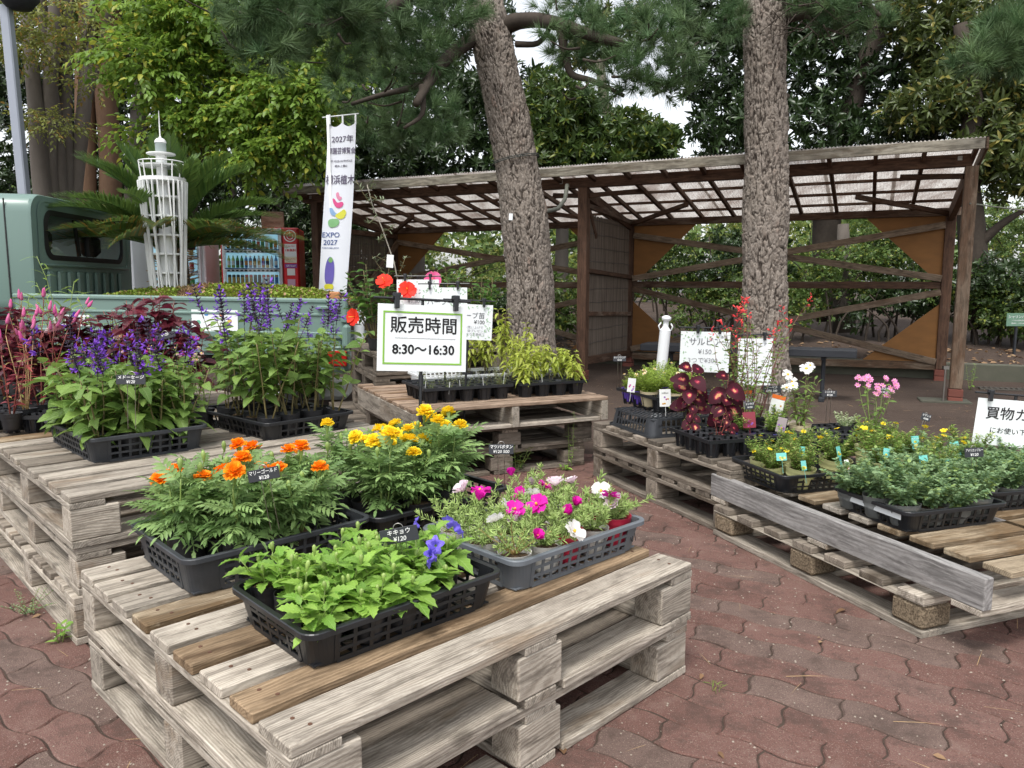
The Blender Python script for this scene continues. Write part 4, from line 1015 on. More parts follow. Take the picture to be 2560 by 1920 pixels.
def frond_mesh(L, arch, seed, yellow=False):
    rr_ = np.random.RandomState(seed); k = 100; pts = []
    for i in range(k + 1):
        t = i / k; ang = arch[0] + (arch[1] - arch[0]) * t
        if i == 0: p = np.zeros(3)
        else: p = p + np.array([math.cos(ang), 0, math.sin(ang)]) * L / k
        pts.append((p.copy(), ang))
    P = []; D = []; U = []; Sx = []
    for i in range(5, k):
        t = i / k; p, ang = pts[i]; ln = .20 * math.sin(PI * min(1, .12 + t * .84)) ** .55
        for s in (-1, 1):
            fw = np.array([math.cos(ang), 0, math.sin(ang)]); sd = np.array([0, s, 0]); upv = np.array([-math.sin(ang), 0, math.cos(ang)])
            d = sd * (.95 - .5 * t) + fw * (.35 + .6 * t) + upv * (.42 - .0 * t) + rr_.normal(0, .05, 3)
            P.append(p); D.append(d); U.append(upv); Sx.append(ln * rr_.uniform(.9, 1.05))
    tm = (np.array([(0, -.03, 0), (0, .03, 0), (.5, .05, -.01), (.5, -.05, -.01), (1, 0, -.08)], float), np.array([(0, 3, 2), (0, 2, 1), (3, 4, 2)]))
    V, T = scatter(tm, P, D, U, Sx); mi = np.zeros(len(T), int); rn = np.repeat(rr_.rand(len(P)), 5)
    V2 = []; T2 = []
    for i, (p, ang) in enumerate(pts):
        wv_ = .007 * (1 - i / k) + .002
        V2 += [p + np.array([0, -wv_, 0]), p + np.array([0, wv_, 0]), p + np.array([math.sin(ang), 0, -math.cos(ang)]) * wv_ * 1.5]
        if i < k:
            a = 3 * i
            for x, y in ((0, 1), (1, 2), (2, 0)): T2 += [(a + x, a + y, a + 3 + y), (a + x, a + 3 + y, a + 3 + x)]
    V2 = np.array(V2); T2 = np.array(T2) + len(V)
    if yellow: mi[np.repeat(rr_.rand(len(T) // 3 + 1) < .25, 3)[:len(T)]] = 1
    return mktri('frond', np.concatenate([V, V2]), np.concatenate([T, T2]), [CYC, CYCY], np.concatenate([mi, np.zeros(len(T2), int)]), rnd=np.concatenate([rn, np.full(len(V2), .3)]))
FM = [frond_mesh(1.12, (rad(74), rad(14)), 1), frond_mesh(1.2, (rad(50), rad(-6)), 2), frond_mesh(1.22, (rad(26), rad(-20)), 3, True), frond_mesh(1.0, (rad(84), rad(48)), 4)]
q = random.Random(8)
for k in range(64):
    a = k * 2.39996; tier = k % 4
    O('frond', FM[[2, 1, 0, 3][tier]] if k > 6 else FM[2], cy, (.04 * math.cos(a), .04 * math.sin(a), .40 + .02 * tier), (q.gauss(0, .12), q.gauss(0, .06), a + q.gauss(0, .2)), scale=q.uniform(.78, .92))
# ================================================================ VENDING MACHINES
VRED = pm('vending_red', (.55, .012, .018), None, 4, .3, var=0); VWHT = pm('vending_white', (.72, .74, .76), None, 4, .3, var=0)
VBLU = pm('vending_window_blue', (.16, .42, .58), (.32, .60, .72), 3, .4, var=0); VBLU.node_tree.nodes['Principled BSDF'].inputs['Emission Color'].default_value = (.35, .62, .75, 1); VBLU.node_tree.nodes['Principled BSDF'].inputs['Emission Strength'].default_value = .35; NAVY = pm('navy_strip', (.03, .06, .20), None, 4, .5)
def bottle_mesh(nm, cols, h, r, can=False):
    m = MB()
    if can: m.lathe([(0, 0), (r, .002), (r, h * .2)], 10, 0); m.lathe([(r, h * .2), (r, h * .8)], 10, 1); m.lathe([(r, h * .8), (r, h * .96), (r * .8, h), (0, h)], 10, 2)
    else: m.lathe([(0, 0), (r, .002), (r, h * .22)], 10, 0); m.lathe([(r, h * .22), (r, h * .58)], 10, 1); m.lathe([(r, h * .58), (r * .9, h * .72), (r * .36, h * .88), (r * .36, h * .93)], 10, 0); m.lathe([(r * .4, h * .92), (r * .4, h), (0, h)], 10, 2)
    return m.mesh(nm, [flat(c) for c in cols], True)
_fl = {}
def flat(c):
    if c not in _fl: _fl[c] = pm('drink_colour', c, None, 30, .3, var=.05)
    return _fl[c]
Rd, Bk, Gd, Gn, Wt, Bl, Or, Pu, Yl, Lg, Br = (.5, .02, .02), (.02, .02, .02), (.45, .3, .06), (.05, .25, .06), (.7, .7, .68), (.05, .22, .5), (.6, .22, .03), (.25, .12, .4), (.65, .5, .04), (.35, .5, .12), (.16, .07, .03)
row1 = [(Bk, Rd, Rd, 0)] * 2 + [(Bk, Bk, Rd, 0)] * 2 + [(Pu, Pu, Wt, 1), (Bl, Wt, Bl, 1), (Bk, Gn, Bk, 1), (Wt, Rd, Wt, 1), (Lg, Gn, Lg, 1), (Or, Wt, Or, 1), (Or, Gn, Rd, 1), (Wt, Or, Wt, 1)]
row2 = [(Lg, Wt, Lg, 0)] * 2 + [(Gn, Bk, Gn, 0)] * 2 + [(Bl, Or, Or, 0)] * 2 + [(Bk, Gd, Bk, 0), (Wt, Gd, Or, 0), (Or, Pu, Or, 0), (Yl, Bk, Yl, 0), (Wt, Wt, Wt, 0), (Bl, Wt, Bl, 0)]
row3 = [(Bk, Gd, Bk, 1)] * 2 + [(Gd, Gd, Bk, 1)] * 2 + [(Bk, Gd, Rd, 1)] * 2 + [(Yl, Bk, Bk, 1)] * 2 + [(Bl, Wt, Rd, 1)] * 2 + [(Wt, Bl, Gd, 1)] * 2
_bt = {}
def vend(label, c, rz, Wd, H, body, face, rows, side_text=None, right=None, full=True):
    t = thing('vending_machine', label, 'vending machine', (c[0], c[1], 0), rz, 'vending machines behind the truck')
    D = .7
    m = MB(); m.box((0, D / 2, H / 2 + .03), (Wd, D, H - .06), ch=.015); m.obj('cabinet', body, t)
    x0, x1 = -Wd / 2 + .03, Wd / 2 - (.22 if right else .05)
    m = MB(); m.box(((x0 + x1) / 2, -.03, .55), (x1 - x0, .05, .9), ch=.01)
    m.box(((x0 + x1) / 2, -.03, H - .05), (x1 - x0, .05, .07), ch=.01); m.box((x0 + .02, -.03, H / 2 + .3), (.04, .05, H - .62)); m.box((x1 - .02, -.03, H / 2 + .3), (.04, .05, H - .62)); m.obj('door', face, t)
    if right:
        m = MB(); m.box((Wd / 2 - .105, -.03, H / 2 + .03), (.19, .055, H - .07), ch=.012); m.obj('control_panel', right, t)
    zt = H - .09; zb = 1.0
    m = MB(); m.box(((x0 + x1) / 2, .0, (zt + zb) / 2), (x1 - x0 - .06, .01, zt - zb)); m.obj('display_back', VBLU, t)
    nz = len(rows); hh = (zt - zb) / nz
    for r_, row in enumerate(rows):
        z = zt - (r_ + 1) * hh
        m = MB(); m.box(((x0 + x1) / 2, -.045, z + .02), (x1 - x0 - .05, .05, .035), ch=.008); m.obj('shelf', VWHT, t)
        m = MB(); m.box(((x0 + x1) / 2, -.05, z + .045), (x1 - x0 - .06, .03, .014)); m.obj('price_strip', NAVY, t)
        n_ = len(row); dx = (x1 - x0 - .10) / n_; hb_ = hh - .085
        for k, (a_, b_, c__, can) in enumerate(row):
            key = (a_, b_, c__, can, round(hb_, 3), round(dx, 3))
            if key not in _bt: _bt[key] = bottle_mesh('can' if can else 'bottle', (a_, b_, c__), hb_ * (.72 if can and r_ == 0 else .98), min(dx * .40, .032), can)
            O('can' if can else 'bottle', _bt[key], t, (x0 + .05 + dx * (k + .5), -.035, z + .055))
        m = MB()
        for k in range(n_): m.lathe([(.0, 0), (.017, 0), (.019, -.004), (.0, -.006)], 8, c=(x0 + .05 + dx * (k + .5), 0, 0))
        b_ = m.obj('button', RUB, t, (0, -.072, z + .02), (-PI / 2, 0, 0)); b_.scale = (1, .6, 1)
    m = MB(); m.box(((x0 + x1) / 2, -.078, (zt + zb) / 2), (x1 - x0 - .04, .004, zt - zb)); m.obj('display_window', glassmat('display_glass', (.97, .98, .98), .05), t)
    return t, x0, x1
vc = aty(655, 745, 10.3)
v1, x0, x1 = vend('red and white drinks machine with three rows of bottles and cans', (vc.x, 10.3), rad(9), 1.0, 1.83, VRED, VWHT, [row1, row2, row3], right=VRED)
O('lettering', text_mesh('Coca-Cola', .34, WHT, .01, shear=.3), v1, (-.503, .34, 1.2), (PI / 2, -PI / 2, -PI / 2))
bt_ = v1
m = MB(); m.lathe([(.066, 0), (.08, 0), (.08, .004), (.066, .004)], 24); m.obj('emblem_ring', WHT, v1, (.395, -.062, 1.72), (PI / 2, 0, 0))
m = MB(); m.lathe([(.034, 0), (.043, 0), (.043, .003), (.034, .003)], 20); m.obj('emblem_ring', WHT, v1, (.395, -.062, 1.715), (PI / 2, 0, 0)); m = MB(); m.box((0, 0, 0), (.012, .004, .06)); m.obj('emblem_bar', WHT, v1, (.395, -.065, 1.745))
m = MB(); m.box((0, 0, 0), (.155, .004, .17)); m.obj('notice', VWHT, v1, (.395, -.061, 1.53)); O('lettering', text_mesh('1本無料', .042, VRED, .02), v1, (.395, -.064, 1.53), (PI / 2, 0, 0)); O('lettering', text_mesh('Coke ON', .026, VRED, .01), v1, (.395, -.064, 1.585), (PI / 2, 0, 0))
m = MB(); m.box((0, 0, 0), (.155, .004, .05)); m.obj('notice', flat((.2, .05, .3)), v1, (.395, -.061, 1.33)); O('lettering', text_mesh('QR Scan!', .032, WHT, .01), v1, (.395, -.064, 1.33), (PI / 2, 0, 0))
m = MB(); m.box((0, 0, 0), (.155, .004, .08)); m.obj('notice', flat((.7, .66, .5)), v1, (.395, -.061, 1.41)); O('lettering', text_mesh('Coke ON Pay', .022, VRED, .01), v1, (.395, -.064, 1.42), (PI / 2, 0, 0))
for z, c in ((1.25, Wt), (1.11, (.5, .3, .4)), (1.0, Bk)):
    m = MB(); m.box((0, 0, 0), (.10, .006, .09)); m.obj('card_reader' if z == 1.0 else 'notice', flat(c), v1, (.395, -.061, z))
m = MB(); m.box((0, 0, 0), (.52, .004, .2), ch=.0); m.obj('poster', VWHT, v1, (-.12, -.06, .86)); O('lettering', text_mesh('Coke ON', .085, VRED, .015), v1, (-.10, -.063, .90), (PI / 2, 0, 0)); O('lettering', text_mesh('で当たる', .05, VRED, .02), v1, (-.25, -.063, .82), (PI / 2, 0, 0))
m = MB(); m.box((0, 0, 0), (.155, .01, .05), ch=.004); m.obj('coin_display', RUB, v1, (.18, -.062, .915))
for x, z, r_ in ((.345, .89, .06), (.43, .92, .035), (.23, .80, .085)):
    m = MB(); m.lathe([(0, .012), (r_ * .5, .012), (r_ * .55, .006), (r_, .006), (r_, 0)], 20); m.obj('coin_slot_ring', VRED, v1, (x, -.056, z), (PI / 2, 0, 0))
m = MB(); m.box((0, 0, 0), (.05, .012, .11), ch=.01); m.obj('lock', WIRE, v1, (.42, -.062, .80))
vd = aty(508, 745, 10.5)
rr4 = [(Or, Yl, Bk, 1)] * 2 + [(Wt, Rd, Rd, 1)] * 2; rr5 = [(Wt, Or, Br, 1)] * 2 + [(Gn, Gn, Wt, 1)] * 2
v2, a_, b_ = vend('white drinks machine left of the red one, with orange and green packs', (vd.x - .22, 10.25), rad(6), .72, 1.70, VWHT, VWHT, [row3[:4], rr4, rr5])
ve = aty(205, 600, 10.6)
v3, a_, b_ = vend('blue drinks machine seen through the rear window of the truck cab', (ve.x, 10.6), rad(4), 1.3, 1.83, VWHT, VWHT, [row1, row2, row3])
# ---- small framed notice above the machine
m = MB(); m.box((0, 0, 0), (.30, .04, .24), ch=.004); g_ = m.obj('notice_board', W_SHEDG, loc=tuple(aty(682, 552, 10.8)), rot=(0, 0, .1)); tag(g_, 'small framed notice standing above the red drinks machine', 'notice board')
# ================================================================ BANNER
FLAG = pm('white_banner_cloth', (.74, .76, .82), (.70, .72, .78), 6, .8, .1, 300, var=0)
fb = thing('banner_flag', 'tall white vertical banner on a white pole behind the truck tail', 'banner', (-1.69, 7.4, 0), .0)
m = MB(); m.tube([(0, 0, .02), (-.02, 0, 2.64)], .013, 10); m.obj('pole', WPLA, fb, smooth=True)
m = MB(); m.tube([(-.07, 0, 2.62), (.27, 0, 2.655)], .006, 8); m.obj('crossbar', WPLA, fb, smooth=True)
def fwave(x, z):      # x 0..0.3 across, z height : narrow swing at the foot
    k = (2.58 - z) / 1.75
    X = x - .15 * k ** 1.15 - .02; w_ = 1 - .18 * k
    return (X * 1 + (1 - w_) * 0, -.02 + .018 * math.sin(9 * x + 3.2 * z) + .01 * math.sin(17 * x + 1), z)
V = []; F = []; nx, nz = 22, 46
for j in range(nz + 1):
    for i in range(nx + 1):
        x = .27 * i / nx; z = 2.57 - 1.85 * j / nz
        if j == 0: z += -.035 * abs(math.sin(PI * 2 * i / nx))
        V.append(fwave(x, z))
for j in range(nz):
    for i in range(nx): a = j * (nx + 1) + i; F.append((a, a + 1, a + nx + 2, a + nx + 1))
O('cloth', mk('cloth', V, F, FLAG, smooth=True), fb)
for x in (.02, .14, .26):
    p = Vector(fwave(x, 2.56)); m = MB(); m.box((p.x, 0, 2.60), (.016, .02, .09), ch=.002); m.obj('loop', WPLA, fb)
PURT = flat((.12, .10, .16)); NVT = flat((.05, .09, .28))
def ft(s, size, x, z, mt, bold=.01, sx=1):
    def fn(a, b, c): q = fwave(x + a, z + b); return (q[0], q[1] - .004, q[2])
    O('lettering', text_mesh(s, size, mt, bold, sx=sx, fn=fn), fb)
ft('2027年', .072, .145, 2.42, PURT, .01); ft('際園芸博覧会', .062, .14, 2.315, PURT, .015, .72); ft('3月19日(金)-2027年9月26日', .024, .14, 2.225, PURT, .01, .75); ft('横浜·上瀬谷', .024, .14, 2.18, PURT, .01)
ft('横浜植木', .092, .14, 2.05, PURT, .02, .74); ft('EXPO', .066, .085, 1.545, NVT, .01); ft('2027', .066, .085, 1.475, NVT, .01); ft('YOKOHAMA JAPAN', .018, .09, 1.425, NVT)
ft('国際園芸博覧会', .022, .08, .985, PURT, .0, .7); ft('公式キャラクター', .021, .08, .95, PURT, .0, .7); ft('ソング', .021, .07, .915, PURT)
def blob(pts, mt, dz=.004, nm='printed_shape'):
    V = []
    for i in range(len(pts)):          # rounded closed outline
        a, b_ = Vector(pts[i] + (0,)), Vector(pts[(i + 1) % len(pts)] + (0,)); c = Vector(pts[(i + 2) % len(pts)] + (0,))
        for k in range(5):
            t = k / 5; p0 = (a + b_) / 2; p2 = (b_ + c) / 2; p = p0 * (1 - t) ** 2 + b_ * 2 * t * (1 - t) + p2 * t * t
            q = fwave(p.x, p.y); V.append((q[0], q[1] - dz, q[2]))
    O(nm, mk(nm, V, [tuple(range(len(V)))], mt), fb)
blob([(.10, 1.93), (.13, 1.95), (.14, 1.90), (.17, 1.90), (.15, 1.86), (.12, 1.88)], flat((.75, .25, .40)))
blob([(.07, 1.89), (.10, 1.88), (.12, 1.84), (.17, 1.86), (.19, 1.83), (.15, 1.79), (.10, 1.81)], flat((.72, .06, .25)), .0045)
blob([(.05, 1.80), (.08, 1.80), (.11, 1.75), (.15, 1.74), (.12, 1.72), (.07, 1.73)], flat((.25, .42, .68)), .005)
blob([(.10, 1.73), (.16, 1.76), (.19, 1.79), (.22, 1.76), (.20, 1.70), (.15, 1.69)], flat((.70, .68, .05)), .0055)
blob([(.05, 1.69), (.10, 1.70), (.16, 1.69), (.15, 1.63), (.08, 1.61), (.05, 1.64)], flat((.20, .45, .18)), .006)
# a plain flower-shaped print takes the place of the mascot
blob([(.05, 1.10), (.05, 1.28), (.09, 1.36), (.14, 1.30), (.145, 1.10), (.10, 1.07)], flat((.13, .10, .42)), .006)
blob([(.045, 1.09), (.15, 1.09), (.14, 1.03), (.10, 1.05), (.06, 1.03)], flat((.70, .65, .04)), .0065)
blob([(.07, 1.31), (.10, 1.35), (.13, 1.31), (.10, 1.28)], flat((.18, .38, .12)), .007)
blob([(.22, .80), (.25, .86), (.26, .82), (.24, .77)], flat((.70, .22, .45)), .005)
m = MB(); m.box((0, 0, .09), (.44, .40, .18), ch=.04); m.box((0, 0, .055), (.445, .405, .006)); m.lathe([(.05, .18), (.05, .21), (.03, .215)], 12); g_ = m.obj('water_weight', pm('grey_white_plastic', (.50, .50, .46), (.40, .40, .37), 14, .6, .1), loc=(-1.78, 7.35, 0), rot=(0, 0, .1)); tag(g_, 'pale plastic water weight at the foot of the banner pole', 'weight')
m = MB(); m.box((0, 0, .0), (.09, .07, .09), ch=.01); g_ = m.obj('clay_pot', flat((.5, .22, .09)), loc=tuple(TO + Matrix.Rotation(ta, 3, 'Z') @ TL(.12, .35, .98))); tag(g_, 'small orange terracotta pot on the tail of the truck bed', 'pot')
# ================================================================ LAMP POLE, BOLLARDS
LPM = pm('grey_blue_steel', (.30, .33, .38), (.26, .28, .33), 5, .5, .05); lp = aty(38, 250, 8.7)
lamp = thing('street_lamp', 'square grey blue lamp pole at the left picture edge behind the truck', 'lamp pole', (lp.x - .0, 8.7, 0))
m = MB(); m.bar((.06, 0, 0), (-.02, 0, 4.05), .10, .10, up=(0, 1, 0), ch=.012); m.obj('pole', LPM, lamp)
m = MB(); m.lathe([(.0, -.1), (.12, -.08), (.20, .02), (.22, .12), (.1, .2), (0, .22)], 20, c=(.12, 0, 4.10)); m.obj('lamp_head', BNC, lamp, smooth=True)
def bollard(label, c, lean, h, r=.041):
    t = thing('bollard', label, 'bollard', (c[0], c[1], 0), 0, 'white chain bollards'); t.rotation_euler = (0, lean, 0)
    m = MB(); m.lathe([(r, 0), (r, h - .10)], 20); m.lathe([(r, h - .10), (r * .8, h - .09), (r * .5, h - .07), (r * .5, h - .03), (r * .85, h - .02), (r * .85, h), (r * .4, h + .012), (0, h + .014)], 20); m.obj('tube', WPLA, t, smooth=True)
    for s in (-1, 1):
        m = MB(); m.tube([(s * r, 0, h - .10), (s * (r + .012), 0, h - .07), (s * (r - .005), 0, h - .045)], .006, 6); m.obj('chain_hook', WPLA, t, smooth=True)
pb = aty(897, 775, 6.3); bollard('upright white bollard left of the sales hours sign', (pb.x, 6.3), 0, pb.z, .042)
pb = aty(1668, 792, 5.9); bollard('leaning white bollard beside the salvia price sign', (pb.x - .07, 5.9), rad(4.5), pb.z + .0, .042)
# ================================================================ TREES
def bark_trunk(name, pts, radii, mat_, parent, nu=110, dv=.012, cu=11, cv=.085, depth=.016, seed=0, jit=.25, flare=0):
    """trunk skin with real bark plates: a jittered cell pattern wrapped round a bent tube"""
    P = [Vector(p) for p in pts]; L = [0]
    for i in range(1, len(P)): L.append(L[-1] + (P[i] - P[i - 1]).length)
    nv = int(L[-1] / dv); rs = np.random.RandomState(seed)
    t = np.linspace(0, L[-1], nv + 1)
    C = np.stack([np.interp(t, L, [p[k] for p in P]) for k in range(3)], 1)
    for _ in range(3):
        C[1:-1] = .25 * C[:-2] + .5 * C[1:-1] + .25 * C[2:]
    Rr = np.interp(t, L, radii); Rr = Rr * (1 + .03 * np.sin(t * 3.3 + seed) + .02 * np.sin(t * 7.7))
    D = np.gradient(C, axis=0); D /= np.linalg.norm(D, axis=1)[:, None]
    A = np.cross(D, [0, 1, .01]); A /= np.linalg.norm(A, axis=1)[:, None]; B = np.cross(D, A)
    th = np.arange(nu) / nu * 2 * PI
    TH, TT = np.meshgrid(th, t)
    def vn(nx, sy, sd_):                # smooth value noise, periodic round the trunk
        g = np.random.RandomState(sd_).rand(int(L[-1] * sy) + 6, nx); x = TH / (2 * PI) * nx; y = TT * sy
        ix = np.floor(x).astype(int); iy = np.floor(y).astype(int); fx = x - ix; fy = y - iy; fx = fx * fx * (3 - 2 * fx); fy = fy * fy * (3 - 2 * fy)
        a = g[iy, ix % nx] * (1 - fx) + g[iy, (ix + 1) % nx] * fx; b = g[iy + 1, ix % nx] * (1 - fx) + g[iy + 1, (ix + 1) % nx] * fx
        return a * (1 - fy) + b * fy - .5
    def cells(cu, cv, sd_, warp_):
        rs = np.random.RandomState(sd_)
        u = TH / (2 * PI) * cu + warp_ * (vn(cu, 1.4 / cv, sd_ + 1) * 1.3 + vn(cu * 3, 5 / cv, sd_ + 2) * .8); v = TT / cv + warp_ * (vn(cu, 1 / cv, sd_ + 3) * 1.6 + vn(cu * 3, 4 / cv, sd_ + 4) * .5)
        ncv = int(L[-1] / cv) + 8
        jx = rs.uniform(-.45, .45, (ncv + 6, cu)); jy = rs.uniform(-.48, .48, (ncv + 6, cu)); cid = rs.rand(ncv + 6, cu)
        iu = np.floor(u).astype(int); iv = np.floor(v).astype(int)
        d1 = np.full(u.shape, 9.); d2 = d1.copy(); idd = np.zeros(u.shape)
        for a in (-1, 0, 1):
            for b in (-1, 0, 1):
                cuu = (iu + a) % cu; cvv = np.clip(iv + b + 3, 0, ncv + 5)
                dx = (iu + a + .5 + jx[cvv, cuu]) - u; dy = (iv + b + .5 + jy[cvv, cuu]) - v
                d = np.sqrt(dx * dx + dy * dy * .8)
                nw = d < d1; d2 = np.where(nw, d1, np.minimum(d2, d)); idd = np.where(nw, cid[cvv, cuu], idd); d1 = np.where(nw, d, d1)
        return d2 - d1, idd
    e1, idd = cells(cu, cv, seed, .8); e2, id2 = cells(cu * 2, cv * .5, seed + 20, .9)
    sm = lambda x: x * x * (3 - 2 * x)
    wv = vn(cu, 3.5, seed + 31) * .9
    rn1 = np.abs(vn(int(cu * 1.5), 4.2, seed + 32) + .5 * vn(cu * 3, 9, seed + 33) + .25 * vn(cu * 6, 24, seed + 34) )
    rn2 = np.abs(vn(cu * 2, 7, seed + 35) + .5 * vn(cu * 5, 20, seed + 36) + .1 * wv)
    er = sm(np.clip(rn1 / .13, 0, 1)); er2 = sm(np.clip(rn2 / .10, 0, 1)); ec = sm(np.clip(e1 / (.10 + .14 * (vn(cu, 9, seed + 7) + .5)), 0, 1))
    e = er * (.30 + .70 * ec); f = er2 * np.clip(e2 / .2, 0, 1)
    fine = vn(cu * 9, 110, seed + 9) * .5 + rs.normal(0, .05, TH.shape)
    h = depth * (e * (.6 + .6 * (idd - .3)) + .35 * f * e + .40 * id2 * e + .55 * fine - .6)
    rad_ = Rr[:, None] + h + Rr[:, None] * .03 * np.sin(TH * 2 + TT * 1.2)
    if flare: rad_ += flare * np.exp(-TT / .18) * (1 + .35 * np.sin(TH * 4 + 1))
    V = C[:, None] + A[:, None] * (np.cos(TH) * rad_)[..., None] + B[:, None] * (np.sin(TH) * rad_)[..., None]
    i = np.arange(nv * nu); r_ = i // nu; c_ = i % nu; a = r_ * nu + c_; b = r_ * nu + (c_ + 1) % nu
    me = mktri(name, V.reshape(-1, 3), np.stack([a, a + nu, b + nu, b], 1), mat_, rnd=np.where(e > .45, .56 + .44 * (idd * .35 + id2 * .4 + .25 * f), .30 + .25 * e).ravel(), smooth=True)
    return O(name, me, parent)
def barkmat(name, plate1, plate2, crack):
    m, n, l, b, o = new_mat(name)
    a = n.new('ShaderNodeAttribute'); a.attribute_name = 'rnd'; r = a.outputs['Fac']
    v = mapped(n, l, (1, 1, .6)); f = noise(n, l, v, 28, 5, .7); f2 = noise(n, l, v, 130, 4, .7); f3 = noise(n, l, v, 7, 3, .6)
    pl = mixc(n, l, ramp(n, l, f, [(.35, 0.), (.65, 1.)]), plate1, plate2)
    pl = mixc(n, l, ramp(n, l, mth(n, l, 'MULTIPLY', r, f3), [(.50, 0.), (.60, .45)]), pl, (.24, .15, .11))
    pl = mixc(n, l, ramp(n, l, f2, [(.55, 0.), (.72, .7)]), pl, (.42, .40, .36))
    pl = mixc(n, l, ramp(n, l, f2, [(.28, .8), (.42, 0.)]), pl, crack)
    c = mixc(n, l, ramp(n, l, r, [(.30, 0.), (.56, 1.)]), crack, pl)
    l.new(c, b.inputs['Base Color']); b.inputs['Roughness'].default_value = .92; b.inputs['Specular IOR Level'].default_value = .15
    bump(n, l, b, f2, .8, .006); return m
PBARK = barkmat('pine_bark', (.17, .14, .115), (.29, .25, .215), (.06, .048, .040))
SBARK = pm('smooth_grey_bark', (.17, .15, .13), (.085, .07, .058), 9, .85, .4, 40, .2, stretch=(1, 1, .4))
RBARK = pm('brown_flaky_bark', (.20, .12, .075), (.09, .055, .035), 14, .9, .6, 50, .2, stretch=(1, 1, .3))
DBARK = pm('dark_branch_bark', (.075, .06, .048), (.035, .028, .022), 20, .9, .5, 60, .2)
PNEED = leafmat('pine_needles', (.055, .115, .042), (.12, .185, .075), .12, .5, var=.5, spec=.3)
# templates
def needle_tuft(k, seed, L=.14, cone=1.15, wd=.0019):
    rs = np.random.RandomState(seed); V = []; T = []
    for i in range(k):
        ph = rs.uniform(0, 2 * PI); th = cone * rs.rand() ** .6; x0 = -.05 * rs.rand() * (L / .13)
        d = np.array([math.cos(th), math.sin(th) * math.cos(ph), math.sin(th) * math.sin(ph)]); s = np.cross(d, rs.normal(0, 1, 3)); s /= np.linalg.norm(s)
        l_ = L * rs.uniform(.7, 1.05); b0 = np.array([x0, 0, 0]); mid = b0 + d * l_ * .55; tip = b0 + d * l_ + np.array([0, 0, 0]) + rs.normal(0, .004, 3)
        q = len(V); V += [b0 - s * wd, b0 + s * wd, tip]; T += [(q, q + 1, q + 2)]
    return np.array(V), np.array(T)
def rosette(k, seed, L=.12, W=.04, cone=(.5, 1.45), fold=.3, curl=.25, tmpl=None):
    rs = np.random.RandomState(seed); tm = tmpl or tree_leaf(L, W, fold, curl); P = []; D = []; U = []; s = []
    for i in range(k):
        ph = i * 2.4 + rs.uniform(-.3, .3); th = cone[0] + (cone[1] - cone[0]) * rs.rand()
        d = np.array([math.cos(th), math.sin(th) * math.cos(ph), math.sin(th) * math.sin(ph)])
        P.append(np.array([-.05 * rs.rand(), 0, 0]) * L / .12 + d * .01); D.append(d); U.append(np.array([1, 0, 0]) - d * .0 + rs.normal(0, .2, 3)); s.append(rs.uniform(.7, 1.15))
    return scatter(tm, P, D, U, s)
def spray(k, seed, L=.085, W=.045, ln=.32):
    rs = np.random.RandomState(seed); tm = tree_leaf(L, W, .25, .3); P = []; D = []; s = []; U = []
    for i in range(k):
        t = (i + .5) / k; sd_ = 1 if i % 2 else -1
        P.append([ln * t, 0, -.10 * t * t]); D.append([.7 + .4 * t, sd_ * (1 - .4 * t), -.25 - .35 * rs.rand()]); s.append(rs.uniform(.75, 1.1)); U.append([rs.normal(0, .25), rs.normal(0, .25), 1])
    return scatter(tm, P, D, U, s)
def crown(name, blobs, n_, tms, mat_, parent=None, seed=0, out=.6, shell=.35, down=0., size=(.8, 1.2), kind=None, horiz=0.):
    rs = np.random.RandomState(seed); c = np.array([b[0] for b in blobs], float); rd = np.array([b[1] if hasattr(b[1], '__len__') else (b[1],) * 3 for b in blobs], float)
    w_ = np.array([b[2] if len(b) > 2 else np.prod(r) ** .72 for b, r in zip(blobs, rd)]); w_ /= w_.sum()
    k = rs.choice(len(blobs), n_, p=w_); d = rs.normal(0, 1, (n_, 3)); d /= np.linalg.norm(d, axis=1)[:, None]
    rr_ = (shell + (1 - shell) * rs.rand(n_) ** .6) * (1 + .16 * np.sin(d[:, 0] * 5 + k) * np.sin(d[:, 2] * 6 + k * 2))
    pos = c[k] + d * rd[k] * rr_[:, None]
    dr = d * out + rs.normal(0, .55, (n_, 3)) + np.array([0, 0, .25 - down])
    if horiz: dr[:, 2] *= (1 - horiz)
    up = np.array([0, 0, 1.]) + rs.normal(0, .35, (n_, 3)); sz = rs.uniform(*size, n_)
    parts = []
    for q, tm in enumerate(tms):
        m_ = np.arange(n_) % len(tms) == q
        V, T = scatter(tm, pos[m_], dr[m_], up[m_], sz[m_]); nt = len(tm[0])
        rn = np.repeat(rs.rand(m_.sum()), nt) * .6 + np.repeat(rs.rand(m_.sum() * max(1, nt // 7)), 7)[:m_.sum() * nt] * .4 if nt % 7 == 0 else np.repeat(rs.rand(m_.sum()), nt)
        parts.append((V, T, rn))
    V, T, r_ = join(parts)
    return O(name, mktri(name, V, T, mat_, rnd=r_), parent, kind=kind)
EV = [rosette(9, 1), rosette(9, 2), rosette(8, 3)]; EVB = [rosette(8, 5, .16, .05), rosette(9, 6, .15, .045)]
SM = [rosette(8, 11, .05, .026, (.6, 1.7)), rosette(9, 12, .05, .024, (.6, 1.7))]
CH = [spray(9, 21), spray(8, 22), spray(7, 23)]; ZK = [spray(7, 31, .055, .026, .25), spray(8, 32, .05, .026, .22)]
PT = [needle_tuft(80, 41), needle_tuft(80, 42), needle_tuft(80, 43)]
L_DARK = leafmat('dark_evergreen_leaf', (.018, .038, .012), (.040, .070, .020), .15, .35, var=.5, spec=.5)
L_MID = leafmat('mid_green_leaf', (.035, .07, .015), (.075, .12, .028), .25, .4, var=.45, young=(.16, .19, .03))
